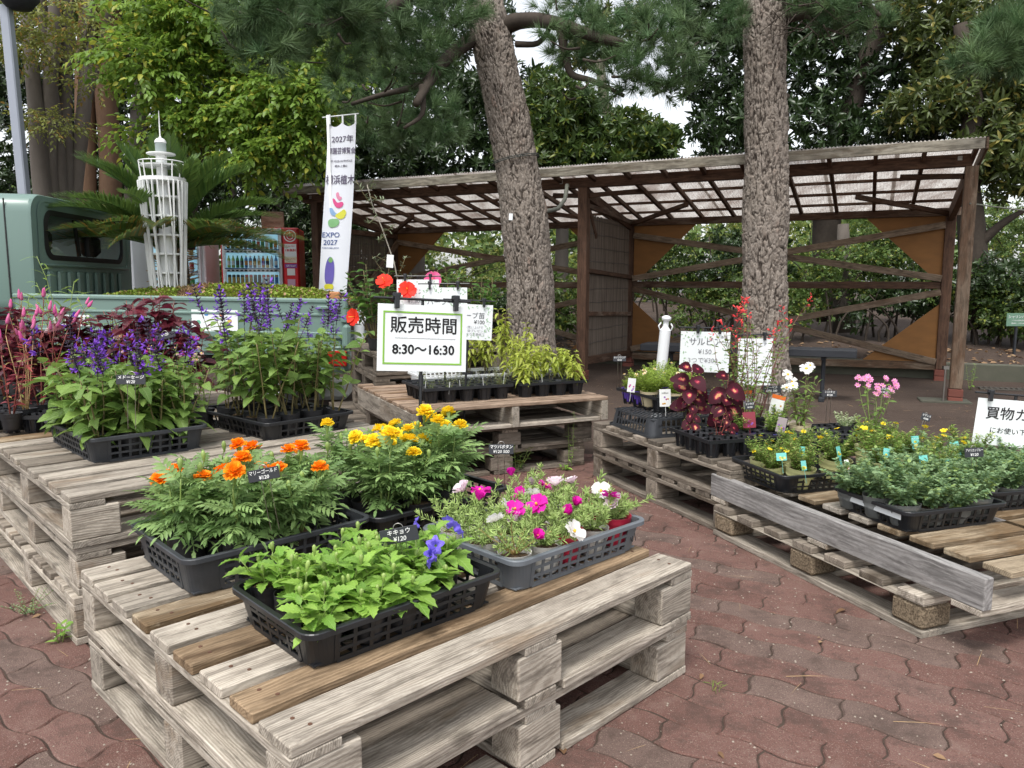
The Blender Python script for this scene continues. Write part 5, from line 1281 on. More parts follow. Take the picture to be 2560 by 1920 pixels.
L_OLV = leafmat('olive_green_leaf', (.05, .075, .018), (.095, .125, .035), .25, .4, var=.45, young=(.20, .18, .04))
L_CHER = leafmat('cherry_leaf', (.11, .21, .03), (.21, .32, .05), .4, .45, var=.45, young=(.34, .36, .05))
L_ZEL = leafmat('yellowing_small_leaf', (.15, .18, .04), (.23, .25, .06), .35, .5, var=.5, young=(.30, .20, .05))
L_HEDG = leafmat('hedge_leaf', (.06, .115, .025), (.13, .20, .05), .3, .4, var=.45, young=(.24, .27, .05))
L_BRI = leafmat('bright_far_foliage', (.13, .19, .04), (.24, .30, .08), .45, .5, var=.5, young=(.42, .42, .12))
def limb(m, pts, r0, r1, n=7):
    k = len(pts); P = []
    for i in range(k - 1):
        for q in range(4): P.append(Vector(pts[i]).lerp(Vector(pts[i + 1]), q / 4))
    P.append(Vector(pts[-1]))
    for _ in range(2): P = [P[0]] + [(P[i - 1] + P[i] * 2 + P[i + 1]) / 4 for i in range(1, len(P) - 1)] + [P[-1]]
    m.tube(P, [r0 + (r1 - r0) * i / (len(P) - 1) for i in range(len(P))], n)
def tree(name, label, cat, base): return thing(name, label, cat, base)
# ---- PINE 1 (leaning, centre)
p1 = [(.235, 7.4, -.1), (.225, 7.4, .25)] + [tuple(aty(x, y, 7.4)) for x, y in ((1330, 830), (1325, 700), (1309, 530), (1292, 420), (1272, 300), (1246, 180), (1228, 90), (1210, 0), (1180, -180), (1145, -420))]
t1 = tree('pine_tree', 'leaning pine with cracked grey bark in the centre, a wire tied round its trunk', 'pine tree', (0, 0, 0))
bark_trunk('trunk', p1, [.235, .222, .21, .203, .20, .195, .188, .178, .168, .16, .14, .12], PBARK, t1, cu=24, cv=.15, nu=260, dv=.0075, depth=.017, flare=.05, seed=3)
wrm = MB(); c0 = aty(1289, 402, 7.4)
for s in (0, .02):
    wrm.tube([(c0.x + .215 * math.cos(a), c0.y + .215 * math.sin(a), c0.z + s * .7 + .04 * math.cos(a)) for a in np.linspace(0, 6.4, 40)], .0045, 5)
wrm.obj('wire_tie', pm('old_wire', (.05, .055, .05), None, 30, .8), t1)
m = MB(); m.box((0, 0, 0), (.035, .004, .06)); m.obj('number_tag', PAPER, t1, tuple(aty(1277, 542, 7.18)), (0, .05, 0))
def tufts(name, blobs, n_, parent, seed, drop=0, size=(.9, 1.3), br=None):
    o_ = crown(name, blobs, n_, PT, PNEED, parent, seed, out=.7, shell=.25, down=-.25 + drop, size=size); return o_
A = lambda x, y, Y: tuple(aty(x, y, Y))
lm = MB()
limb(lm, [A(1190, 92, 7.4), A(1110, 150, 7.0), A(1070, 210, 6.7), A(1040, 260, 6.4)], .065, .03)
limb(lm, [A(1185, 85, 7.4), A(1130, 125, 7.1), A(1085, 180, 6.8), A(1055, 215, 6.9), A(960, 235, 7.4), A(880, 260, 7.7)], .05, .018)
limb(lm, [A(1055, 215, 6.6), A(1060, 290, 6.5), A(1010, 320, 6.4)], .03, .012)
limb(lm, [A(1255, 70, 7.4), A(1290, 52, 7.3), A(1340, 48, 7.1), A(1400, 60, 6.8), A(1480, 90, 6.6), A(1560, 110, 6.5)], .085, .035)
limb(lm, [A(1400, 60, 6.8), A(1412, 130, 6.8), A(1425, 190, 6.8), A(1480, 200, 6.7), A(1560, 240, 6.6)], .045, .016)
limb(lm, [A(1290, 110, 7.3), A(1350, 112, 7.2), A(1380, 60, 7.0)], .03, .02)
limb(lm, [A(1240, -60, 7.4), A(1080, -60, 7.0), A(980, 20, 6.6), A(900, 60, 6.3), A(820, 60, 6.0), A(740, 40, 5.8)], .07, .03)
q = random.Random(5)
for k in range(60):
    x, y, Y = q.choice([(q.uniform(850, 1130), q.uniform(60, 330), q.uniform(6.9, 7.8)), (q.uniform(1330, 1700), q.uniform(0, 260), q.uniform(6.3, 7.2)), (q.uniform(580, 900), q.uniform(-40, 130), q.uniform(5.6, 6.3))])
    a = Vector(A(x, y, Y)); b_ = a + Vector((q.uniform(-.35, .35), q.uniform(-.3, .3), q.uniform(-.1, .3))); limb(lm, [a, (a + b_) / 2 + Vector((0, 0, -.04)), b_], .012, .005, 5)
lm.obj('limbs', DBARK, t1, smooth=True)
tufts('needle_crown', [(A(915, 215, 7.9), (.48, .35, .32)), (A(1040, 130, 6.9), (.45, .4, .3)), (A(975, 310, 7.6), (.42, .35, .25)), (A(1090, 290, 6.8), (.28, .3, .25)), (A(850, 120, 6.2), (.3, .3, .2)), (A(1110, 30, 6.9), (.4, .4, .25)), (A(900, 40, 6.4), (.35, .35, .25))], 420, t1, 50)
tufts('needle_crown', [(A(1500, 80, 6.7), (.55, .4, .25)), (A(1640, 110, 6.5), (.36, .4, .36)), (A(1420, 120, 6.9), (.34, .3, .2)), (A(1580, 200, 6.5), (.4, .35, .2)), (A(1690, 190, 6.5), (.2, .2, .22)), (A(1440, 0, 7.1), (.5, .4, .22)), (A(1620, 20, 6.8), (.4, .4, .22))], 300, t1, 51)
tufts('needle_crown', [(A(700, 60, 5.7), (.42, .35, .22)), (A(640, 130, 5.6), (.22, .22, .16)), (A(760, 0, 5.8), (.45, .4, .22)), (A(700, 130, 5.6), (.2, .22, .16)), (A(630, 40, 5.7), (.25, .25, .2)), (A(860, 20, 6.1), (.3, .3, .2))], 240, t1, 52)
# ---- PINE 2 (upright, right)
p2 = [(2.40, 7.2, -.1), (2.395, 7.2, .2)] + [A(x, y, 7.2) for x, y in ((1914, 820), (1912, 620), (1916, 420), (1914, 280), (1912, 130), (1912, 0), (1908, -200), (1900, -420))]
t2 = tree('pine_tree', 'upright pine with scaly silver brown bark, standing in front of the right shed bay', 'pine tree', (0, 0, 0))
bark_trunk('trunk', p2, [.225, .205, .192, .184, .18, .178, .174, .170, .16, .14], PBARK, t2, cu=19, cv=.16, nu=220, dv=.0075, depth=.017, flare=.04, seed=8)
lm = MB()
limb(lm, [A(1945, 50, 7.2), A(2010, 35, 7.0), A(2090, 22, 6.8), A(2180, 5, 6.7)], .05, .02); limb(lm, [A(2010, 35, 7.0), A(2060, 70, 6.8), A(2120, 90, 6.7)], .02, .006)
limb(lm, [A(1900, 20, 7.2), A(1840, 30, 7.0), A(1800, 50, 6.9)], .04, .015)
limb(lm, [A(1940, -80, 7.2), A(2040, -80, 6.9), A(2160, 0, 6.6), A(2200, 40, 6.5)], .05, .015)
for k in range(90):
    a = Vector(A(q.uniform(1950, 2190), q.uniform(-20, 80), q.uniform(6.5, 7.1))); b_ = a + Vector((q.uniform(-.25, .25), q.uniform(-.2, .2), q.uniform(-.18, .12))); limb(lm, [a, (a + b_) / 2, b_], .006, .003, 4)
lm.obj('limbs', DBARK, t2, smooth=True)
tufts('needle_crown', [(A(1820, 45, 6.9), (.20, .25, .2)), (A(2130, 30, 6.7), (.32, .3, .12)), (A(2060, -20, 6.8), (.4, .3, .15)), (A(2180, 60, 6.6), (.15, .2, .12))], 170, t2, 53, size=(.8, 1.1))
t3 = tree('pine_tree', 'pine whose needle branches hang in at the top right corner', 'pine tree', (0, 0, 0))
p3 = [(5.6, 6.6, 0), (5.5, 6.55, 2), (5.3, 6.5, 4.4)]; bark_trunk('trunk', p3, [.17, .14, .1], PBARK, t3, cu=12, nu=90, dv=.02, seed=12)
lm = MB(); limb(lm, [(5.4, 6.5, 3.6), A(2560, 60, 6.2), A(2500, 120, 6.0), A(2450, 170, 5.9)], .04, .012); limb(lm, [A(2560, 60, 6.2), A(2520, 30, 6.1)], .02, .008); lm.obj('limbs', DBARK, t3, smooth=True)
tufts('needle_crown', [(A(2530, 110, 6.0), (.26, .25, .24)), (A(2450, 140, 5.9), (.17, .2, .15)), (A(2570, 60, 6.1), (.3, .3, .3))], 170, t3, 54)
# ---- zelkova and brown trunks at the left
bz = A(150, 480, 10.5)
t4 = tree('multi_stem_tree', 'tree with a fan of smooth grey stems and thin yellow green leaves at the left', 'tree', (0, 0, 0))
for k, (x0, x1, w0, w1, y1) in enumerate([(100, 60, .16, .10, -40), (120, 140, .15, .11, -60), (150, 98, .13, .09, -60), (165, 170, .15, .10, -80), (190, 230, .14, .11, -80), (175, 290, .10, .06, -60)]):
    lm = MB(); P = [A(150 + (x0 - 150) * .3, 720, 10.3 + .1 * k), A(x0, 430, 10.2 + .12 * k), A(x0 * .62 + x1 * .38 + 6 * (-1) ** k, 270, 10.1 + .12 * k), A(x0 * .3 + x1 * .7, 110, 10.2 + .1 * k), A(x1, y1, 10.2)]
    limb(lm, P, w0 * .78, w1 * .62, 12); lm.obj('stem', SBARK, t4, smooth=True)
lm = MB(); limb(lm, [A(165, 180, 10.3), A(205, 130, 10.1), A(225, 60, 9.9), A(235, 0, 9.8)], .045, .02); limb(lm, [A(170, 175, 10.3), A(210, 150, 10), A(270, 125, 9.8), A(350, 80, 9.6)], .03, .01); lm.obj('limbs', SBARK, t4, smooth=True)
crown('leaves', [(A(70, 110, 9.6), (.5, .4, .18)), (A(130, 20, 9.6), (.7, .5, .15)), (A(100, 305, 9.6), (.42, .3, .13)), (A(60, 130, 9.5), (.3, .3, .12)), (A(225, 200, 9.6), (.28, .25, .16)), (A(260, 85, 9.6), (.5, .4, .12)), (A(150, 315, 9.6), (.3, .3, .1)), (A(30, 60, 9.5), (.4, .3, .3))], 620, ZK, L_ZEL, t4, 60, horiz=.5)
t5 = tree('brown_trunk_tree', 'tree with a warm brown forked trunk behind the grey stems', 'tree', (0, 0, 0))
for P, r0, r1 in (([A(215, 600, 11.5), A(214, 330, 11.5), A(212, 170, 11.5), A(225, 0, 11.4), A(228, -80, 11.4)], .15, .11), ([A(275, 600, 11.6), A(278, 380, 11.6), A(262, 220, 11.5), A(272, 120, 11.5), A(280, -60, 11.4)], .16, .13), ([A(215, 190, 11.5), A(240, 175, 11.5), A(262, 190, 11.5)], .06, .08)):
    lm = MB(); limb(lm, P, r0, r1, 12); lm.obj('trunk', RBARK, t5, smooth=True)
crown('crown', [(A(250, -60, 11.4), (1.6, 1, .5)), (A(280, 30, 12.2), (1.0, .6, .45)), (A(90, -60, 12), (1.8, 1, .5))], 800, EV, L_MID, t5, 61)
# ---- cherry with bright leaves
t6 = tree('cherry_tree', 'cherry tree with fresh light green leaves spreading above the palm and the banner', 'tree', (0, 0, 0))
lm = MB(); limb(lm, [A(455, 620, 9.8), A(470, 385, 9.7), A(530, 300, 9.6), A(590, 210, 9.5), A(640, 160, 9.4), A(700, 60, 9.3), (A(720, -60, 9.3))], .16, .07, 12)
limb(lm, [A(540, 285, 9.6), A(480, 230, 9.3), A(400, 190, 9.0), A(330, 150, 8.8), A(290, 120, 8.7)], .05, .012); limb(lm, [A(640, 160, 9.4), A(700, 200, 9.1), A(780, 190, 8.9)], .05, .015); limb(lm, [A(590, 210, 9.5), A(560, 120, 9.2), A(500, 40, 9.0)], .05, .02); limb(lm, [A(520, 310, 9.6), A(600, 330, 9.2), A(700, 340, 8.9), A(780, 330, 8.8)], .03, .01)
limb(lm, [A(470, 300, 9.6), A(440, 330, 9.2), A(400, 300, 9.0)], .025, .01)
lm.obj('trunk', DBARK, t6, smooth=True)
crown('crown', [(A(330, 140, 8.7), (.42, .35, .17)), (A(400, 190, 8.8), (.45, .35, .22)), (A(480, 90, 9.0), (.6, .5, .35)), (A(560, 40, 9.1), (.7, .5, .35)), (A(420, 30, 9.1), (.6, .5, .25)), (A(450, 260, 8.9), (.35, .35, .15)), (A(480, 315, 8.9), (.42, .3, .14)), (A(570, 300, 8.9), (.5, .35, .2)), (A(680, 320, 8.8), (.5, .35, .2)), (A(740, 360, 8.7), (.4, .3, .25)), (A(640, 400, 8.7), (.3, .3, .18)), (A(720, 240, 8.8), (.5, .4, .25)), (A(800, 130, 8.8), (.5, .4, .35)), (A(790, 250, 8.7), (.35, .3, .2)), (A(640, 230, 9.0), (.4, .4, .25)), (A(380, 345, 8.9), (.3, .25, .14)), (A(620, 400, 8.8), (.25, .2, .2))], 2100, CH, L_CHER, t6, 62, horiz=.4, down=.25, shell=.15)
# ---- dark evergreens
def evergreen(label, trunkpts, r0, blobs, n_, mat_, seed, tms=EV, bark=SBARK, nm='evergreen_tree', extra=(), **kw):
    t = tree(nm, label, 'tree', (0, 0, 0)); lm = MB()
    if trunkpts: limb(lm, trunkpts, r0, r0 * .45, 12)
    for e in extra: limb(lm, e[0], e[1], e[1] * .35, 8)
    if lm.V: lm.obj('trunk', bark, t, smooth=True)
    crown('crown', blobs, n_, tms, mat_, t, seed, **kw); return t
evergreen('dense dark evergreen behind the drinks machines and the truck cab', [A(330, 760, 12.5), A(340, 400, 12.5), A(360, 100, 12.5)], .2, [(A(120, 560, 13), (1.6, .8, 1.0)), (A(330, 500, 13), (1.6, .8, 1.1)), (A(60, 350, 13.2), (1.2, .8, 1.5)), (A(330, 270, 13.2), (1.3, .8, 1.1)), (A(170, 150, 13.6), (2, .8, 1.2)), (A(430, 100, 13.4), (1.5, .8, 1.2))], 4200, L_DARK, 70)
evergreen('dark evergreen between the palm and the banner', [A(690, 760, 12.2), A(700, 500, 12.2), A(660, 200, 12.2)], .13, [(A(560, 420, 12.4), (1.1, .8, .9)), (A(720, 480, 12.3), (1.0, .7, .9)), (A(800, 620, 12), (.9, .7, .8)), (A(640, 250, 12.6), (1.5, .8, 1.0)), (A(850, 330, 12.4), (1.2, .8, .9)), (A(760, 90, 12.8), (1.6, .8, 1.0))], 3600, L_DARK, 71, extra=[([A(585, 760, 12.3), A(590, 520, 12.3), A(570, 420, 12.3)], .10)])
evergreen('dark broadleaf tree above the left half of the shed roof', [A(1040, 800, 13.2), A(1045, 560, 13.2), A(1030, 300, 13.2)], .16, [(A(960, 420, 12.6), (1.4, .8, .75)), (A(1130, 400, 12.8), (1.2, .8, .8)), (A(1040, 250, 13), (1.5, .8, .8)), (A(1240, 300, 13.2), (1.1, .8, 1.0)), (A(1000, 60, 13.4), (2, .8, 1.0))], 2700, L_DARK, 72, tms=EV + EVB)
evergreen('glossy evergreen behind the middle of the shed roof, right of the leaning pine', [A(1400, 820, 12.8), A(1408, 500, 12.8), A(1400, 300, 12.8)], .13, [(A(1400, 300, 12.4), (.75, .7, .75)), (A(1350, 390, 12.3), (.7, .6, .4)), (A(1560, 350, 12.6), (.9, .6, .5)), (A(1630, 370, 12.5), (.5, .5, .4)), (A(1450, 400, 12.2), (.7, .5, .3))], 1700, L_MID, 73, tms=EVB + EV)
evergreen('pale leaning trunk tree behind the shed roof beside the patch of sky', [A(1620, 700, 12.9), A(1588, 410, 12.9), A(1535, 320, 12.9), A(1510, 270, 12.9), A(1500, 150, 12.9)], .15, [(A(1530, 60, 13), (.7, .7, .3)), (A(1480, 130, 13.2), (.5, .7, .3))], 260, L_OLV, 74, bark=pm('pale_bark', (.36, .31, .26), (.22, .18, .14), 10, .8, .3))
evergreen('large evergreen with layered dark leaves behind the upright pine', [A(2080, 800, 12.2), A(2060, 520, 12.2), A(2120, 280, 12.2), A(2200, 60, 12.2), A(2230, -80, 12.2)], .24, [(A(1790, 150, 12.6), (.75, .7, 1.05)), (A(1830, 330, 12.2), (.7, .6, .6)), (A(1780, 20, 12.8), (.8, .7, .6)), (A(2010, 330, 12.0), (.9, .7, .55)), (A(2040, 170, 12.4), (.8, .7, .75)), (A(2230, 340, 11.8), (.9, .7, .35)), (A(2200, 200, 12.2), (.6, .6, .5)), (A(2160, 40, 12.6), (.9, .7, .6)), (A(1960, 60, 12.8), (.7, .7, .6))], 2500, L_DARK, 75, tms=EV + EVB, bark=DBARK, extra=[([A(2100, 330, 12.2), A(1990, 260, 12.2), A(1900, 180, 12.2)], .06), ([A(2150, 200, 12.2), A(2260, 160, 12), A(2340, 60, 12)], .06)])
evergreen('olive tinted evergreen at the right behind the shed end', [A(2440, 820, 10.8), A(2430, 560, 10.8), A(2410, 420, 10.8), A(2440, 250, 10.8), A(2400, 60, 10.8)], .20, [(A(2400, 120, 11.2), (.8, .6, .6)), (A(2330, 260, 11), (.6, .6, .4)), (A(2500, 300, 10.9), (.7, .6, .5)), (A(2540, 430, 10.6), (.5, .6, .4)), (A(2480, 200, 11), (.7, .6, .5)), (A(2300, 30, 11.4), (.6, .6, .4)), (A(2540, 60, 11.2), (.6, .6, .6)), (A(2420, 390, 10.6), (.5, .5, .3))], 2000, L_OLV, 76, tms=EV + EVB, bark=DBARK, extra=[([A(2420, 640, 10.8), A(2500, 560, 10.6), A(2570, 520, 10.5)], .08), ([A(2435, 460, 10.8), A(2520, 420, 10.6), A(2600, 330, 10.6)], .07), ([A(2430, 500, 10.8), A(2400, 430, 10.6), A(2480, 330, 10.6)], .05)])
evergreen('tree with dark trunk seen through the right bay of the shed', [A(2110, 830, 11.6), A(2108, 560, 11.6)], .17, [(A(2100, 500, 12.2), (1.0, .5, .2))], 160, L_OLV, 77)
# ---- hedge shrubs and brighter shrubs beyond the shed
k = 0
def shrub(label, x, y, Y, rx, rz_, n_, mat_, seed, tms=SM, nst=5, ry=.5, bark=DBARK, gap=.12):
    t = tree('shrub', label, 'shrub', (0, 0, 0)); c = Vector(A(x, y, Y)); lm = MB(); q = random.Random(seed)
    for i in range(nst):
        b_ = Vector((c.x + q.uniform(-.5, .5) * rx, Y + q.uniform(-.2, .2), .1)); limb(lm, [b_, b_ + Vector((q.uniform(-.15, .15), 0, .4 * (c.z - .1) + .15)), Vector((c.x + q.uniform(-.8, .8) * rx, Y, c.z + q.uniform(-.4, .5) * rz_))], .022, .008, 6)
    lm.obj('stems', bark, t, smooth=True)
    bl = []
    for i in range(7): bl.append(((c.x + q.uniform(-.65, .65) * rx, Y + q.uniform(-.25, .25), c.z + q.uniform(-.5, .5) * rz_), (rx * q.uniform(.35, .6), ry * .7, rz_ * q.uniform(.3, .55))))
    crown('crown', bl, n_, tms, mat_, t, seed, shell=.1); return t
xs = [(1010, 800, 12.6), (1110, 760, 12.9), (1230, 790, 13.0), (1400, 770, 12.2), (1660, 650, 12.0), (1740, 760, 11.6), (1850, 640, 11.8), (1990, 760, 11.2), (2130, 690, 11.2), (2260, 770, 10.9), (2240, 650, 11.6), (2420, 760, 10.6), (2520, 720, 10.4), (2600, 800, 10.2)]
nms = ['left of the leaning pine', 'between the banner post and the leaning pine', 'right behind the leaning pine trunk', 'behind the middle shed post', 'behind the plywood corner of the right bay', 'low behind the right bay, beside the reed screen', 'behind the upright pine', 'right of the upright pine under the braces', 'in the middle of the right shed bay', 'low at the right end of the shed bay', 'behind the right plywood corner', 'right of the shed corner post', 'behind the green name plate', 'at the right picture edge']
kinds = [('dark leaved hedge shrub ', L_DARK), ('glossy green hedge shrub ', L_HEDG), ('loose light green hedge shrub ', L_MID)]
for i, ((x, y, Y), nm_) in enumerate(zip(xs, nms)):
    kd = kinds[[0, 2, 0, 1, 2, 1, 0, 1, 1, 0, 2, 1, 0, 2][i]]
    shrub(kd[0] + nm_, x, y, Y, .95, .62, 520, kd[1], 100 + i, tms=SM if i % 3 else SM + [rosette(7, 40 + i, .10, .04)])
# brighter trees farther away, seen through the shed
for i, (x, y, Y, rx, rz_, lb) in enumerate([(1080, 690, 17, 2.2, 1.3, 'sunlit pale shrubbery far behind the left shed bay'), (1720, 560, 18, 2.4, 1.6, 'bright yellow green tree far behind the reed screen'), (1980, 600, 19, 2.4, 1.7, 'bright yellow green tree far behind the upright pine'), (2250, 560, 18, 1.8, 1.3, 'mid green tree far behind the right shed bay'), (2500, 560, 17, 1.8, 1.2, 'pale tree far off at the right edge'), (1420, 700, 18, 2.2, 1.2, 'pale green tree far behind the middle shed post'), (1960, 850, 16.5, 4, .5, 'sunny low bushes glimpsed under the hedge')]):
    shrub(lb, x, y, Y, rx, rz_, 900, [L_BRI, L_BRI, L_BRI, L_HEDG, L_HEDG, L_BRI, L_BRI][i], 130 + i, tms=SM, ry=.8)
# far wood closing the view
far = [(( -24 + 3.1 * k_, 27 + 2.5 * math.sin(k_ * 1.7), 2.0 + .6 * math.sin(k_ * 2.3)), (2.4, 1.6, 2.2 + .5 * math.sin(k_))) for k_ in range(19)]
fw_ = crown('far_wood', far, 9000, [rosette(7, 91, .30, .14, (.5, 1.6))], L_HEDG, None, 90, shell=.5, kind='stuff'); tag(fw_, 'band of woodland closing the view far behind everything', 'wood')
# ================================================================ POTTED PLANTS
def pot_mesh(nm, r0, r1, h, mat_, wav=.03, seed=0, ridg=0):
    m = MB(); prof = [(r0 * .9, 0), (r0, .004)]
    for i in range(1, 8): t = i / 8; prof.append((r0 + (r1 - r0) * t + (ridg if i % 2 else 0), h * t))
    prof += [(r1, h), (r1 * 1.01, h + .001), (r1 * .965, h), (r1 * .93, h * .6)]
    m.lathe(prof, 22, wav=wav, seed=seed); m.disc(r0 * .9, .001, 22)
    return m.mesh(nm, mat_, True)
def soil_mesh(r, z, seed=0):
    rs = np.random.RandomState(seed); V = [(0, 0, z + .004)]; k = 16
    for j, q in enumerate((.45, .8, 1.)):
        for i in range(k): a = 2 * PI * i / k; V.append((r * q * math.cos(a), r * q * math.sin(a), z + rs.uniform(-.004, .004) - .004 * (j == 2)))
    F = [(0, 1 + i, 1 + (i + 1) % k) for i in range(k)]
    for j in range(2):
        for i in range(k): a = 1 + j * k + i; b = 1 + j * k + (i + 1) % k; F.append((a, a + k, b + k, b))
    return mk('soil', V, F, SOIL)
POTS = {n_: [pot_mesh('pot', *a, seed=s, wav=a_[0], ridg=a_[1]) for s in range(3)] for n_, a, a_ in (
    ('black', (.030, .0425, .075, POT), (.035, .0008)), ('black2', (.034, .046, .080, POT), (.035, .0008)),
    ('white', (.032, .045, .075, pm('white_pot', (.62, .60, .55), (.5, .48, .44), 20, .5, .1)), (.012, .0007)),
    ('red', (.034, .049, .085, pm('crimson_pot', (.42, .018, .05), (.34, .015, .04), 10, .4, .05)), (.01, .0006)),
    ('clear', (.036, .052, .068, mixtrans('thin_clear_pot', (.30, .31, .30), .55, .3)), (.02, .0008)),
    ('lime', (.040, .062, .085, pm('pale_lime_pot', (.58, .58, .27), (.52, .52, .24), 10, .45, .1)), (.03, .001)),
    ('purple', (.034, .048, .075, pm('violet_pot', (.13, .07, .42), (.10, .05, .34), 10, .4)), (.01, 0)),
    ('blue', (.04, .062, .055, pm('periwinkle_pot', (.17, .15, .50), (.14, .12, .42), 10, .4)), (.01, 0)),
    ('cream', (.036, .052, .085, pm('cream_pot', (.66, .56, .36), (.58, .48, .30), 10, .5)), (.01, 0)))}
SOILM = [soil_mesh(.040, .066, s) for s in range(3)]
def add_pot(t, kind, q, soil=True):
    O('pot', POTS[kind][q % 3], t, rot=(0, 0, q * 1.3))
    if soil:
        h = {'black': .063, 'black2': .068, 'white': .064, 'red': .072, 'clear': .056, 'lime': .074, 'purple': .064, 'blue': .045, 'cream': .073}[kind]
        s = {'black': .96, 'black2': 1.02, 'white': 1., 'red': 1.08, 'clear': 1.12, 'lime': 1.38, 'purple': 1.05, 'blue': 1.35, 'cream': 1.13}[kind]
        o = O('soil', SOILM[q % 3], t, (0, 0, h - .066), scale=(s, s, 1))
def xf(pos, d, up=(0, 0, 1), s=1.0):
    M = frame(d, up).to_4x4(); M = M @ Matrix.Scale(s, 4); M.translation = Vector(pos); return M
def stems_obj(t, lines, r, mat_, n=5, nm='stems'):
    m = MB()
    for L in lines:
        k = len(L); m.tube(L, [r * (1 - .5 * i / (k - 1)) for i in range(k)], n)
    return m.obj(nm, mat_, t, smooth=True)
def curve(p0, d0, ln, k=6, bend=0., q=None, lift=0):
    P = [Vector(p0)]; d = Vector(d0).normalized()
    for i in range(k):
        P.append(P[-1] + d * ln / k); d = (d + Vector((q.gauss(0, bend) if q else 0, q.gauss(0, bend) if q else 0, lift))).normalized()
    return P
# ---- leaf and flower meshes
KL = leafmat('bellflower_leaf', (.14, .29, .035), (.26, .42, .07), .3, .5, False, (.32, .50, .14), var=.35)
ML = leafmat('marigold_leaf', (.125, .225, .065), (.23, .345, .12), .3, .5, False, var=.35)
SL = leafmat('sage_leaf', (.10, .19, .035), (.19, .30, .06), .3, .5, False, (.30, .40, .15), var=.4)
GST = pm('green_stem', (.16, .24, .05), (.22, .28, .08), 20, .5); BST = pm('brown_green_stem', (.20, .17, .06), (.12, .09, .04), 20, .6)
DST = pm('dark_purple_stem', (.035, .02, .035), (.05, .03, .045), 20, .5); RST = pm('red_stem', (.25, .05, .05), (.16, .06, .03), 20, .5)
kleaf = [mesh_of('leaf', leaf_t(.046, .026, 5, .28, c, .16, .42, .006), KL, True) for c in (.15, .35, .55)]
sleaf = [mesh_of('leaf', leaf_t(.070, .050, 6, .22, c, .06, .34, .018), SL, True) for c in (.2, .45, .75)]
def compound(L, pairs, ll, lw, seed, curl=.25):
    rs = np.random.RandomState(seed); P = []; D = []; U = []; s = []
    for i in range(pairs):
        t = .22 + .72 * i / pairs; z = -curl * L * t * t
        for sd_ in (-1, 1):
            P.append([L * t, 0, z]); D.append([.62, sd_ * .9, -.10 + rs.normal(0, .1)]); U.append([0, rs.normal(0, .1), 1]); s.append((.65 + .5 * math.sin(PI * (.2 + .7 * t))) * rs.uniform(.9, 1.1))
    P.append([L * .95, 0, -curl * L * .9]); D.append([1, 0, -.3]); U.append([0, 0, 1]); s.append(1.05)
    V, T = scatter(leaf_t(ll, lw, 3, .3, .25, .12), P, D, U, s)
    k = 5; rv = []; rt = []
    for i in range(k + 1):
        t = i / k; rv += [[L * t * .95, .0009, -curl * L * t * t], [L * t * .95, -.0009, -curl * L * t * t]]
        if i < k: a = 2 * i; rt += [[a, a + 1, a + 3], [a, a + 3, a + 2]]
    return np.concatenate([V, np.array(rv)]), np.concatenate([T, np.array(rt) + len(V)])
mleaf = [mesh_of('leaf', compound(.085, 5, .030, .0095, s, c), ML, False) for s, c in ((1, .15), (2, .35), (3, .6))]
mleafs = [mesh_of('leaf', compound(.062, 4, .024, .008, s, c), ML, False) for s, c in ((4, .2), (5, .45))]
def petal_t(L, W, cup=.2, frill=.0, n=3):
    V = []; T = []
    for i in range(n + 1):
        t = i / n; wd = W / 2 * (.35 + .65 * math.sin(PI * min(1, t * .62 + .05)))
        for j in range(5):
            s = (j - 2) / 2; V.append((L * t * (1 - .06 * s * s * t), wd * s, cup * L * t * t + .08 * L * s * s + frill * L * t * math.sin(s * 5 + t * 4)))
    for i in range(n):
        for j in range(4): a = 5 * i + j; T += [(a, a + 5, a + 6), (a, a + 6, a + 1)]
    return np.array(V, float), np.array(T, int)
def petalmat(name, c1, c2, trans=.3, centre=None):
    m = leafmat(name, c1, c2, trans, .55, True, var=.3, spec=.2); return m
def mari_head(seed, mat_):
    rs = np.random.RandomState(seed); P = []; D = []; U = []; s = []
    for ly, (cnt, el, ln, z) in enumerate(((13, -.12, 1.0, 0), (12, .18, .92, .003), (10, .5, .78, .006), (8, .85, .6, .008), (6, 1.2, .42, .009))):
        for i in range(cnt):
            a = 2 * PI * i / cnt + ly * .4 + rs.normal(0, .12); e = el + rs.normal(0, .12)
            P.append([.003 * math.cos(a), .003 * math.sin(a), z]); D.append([math.cos(a) * math.cos(e), math.sin(a) * math.cos(e), math.sin(e)]); U.append([-math.cos(a) * .3, -math.sin(a) * .3, 1]); s.append(ln * rs.uniform(.85, 1.1))
    V, T = scatter(petal_t(.0225, .0155, .12, .10, 2), P, D, U, s)
    rn = np.repeat(rs.rand(len(P)), 15)
    return mktri('flower_head', V, T, mat_, rnd=rn)
PO = petalmat('orange_petal', (.86, .24, .008), (.90, .38, .015)); PY = petalmat('yellow_petal', (.85, .62, .015), (.86, .72, .05))
HO = [mari_head(s, PO) for s in (1, 2, 3)]; HY = [mari_head(s, PY) for s in (4, 5, 6)]
CALM = pm('green_calyx', (.20, .30, .06), (.26, .34, .10), 20, .5)
m = MB(); m.lathe([(.0016, -.030), (.003, -.024), (.0055, -.012), (.0068, -.003), (.0075, .002), (.004, .004)], 8); CAL = m.mesh('calyx', CALM, True)
m = MB(); m.lathe([(.0016, -.02), (.004, -.012), (.0062, -.004), (.006, .004), (.003, .009), (0, .010)], 8); BUD = m.mesh('bud', CALM, True)
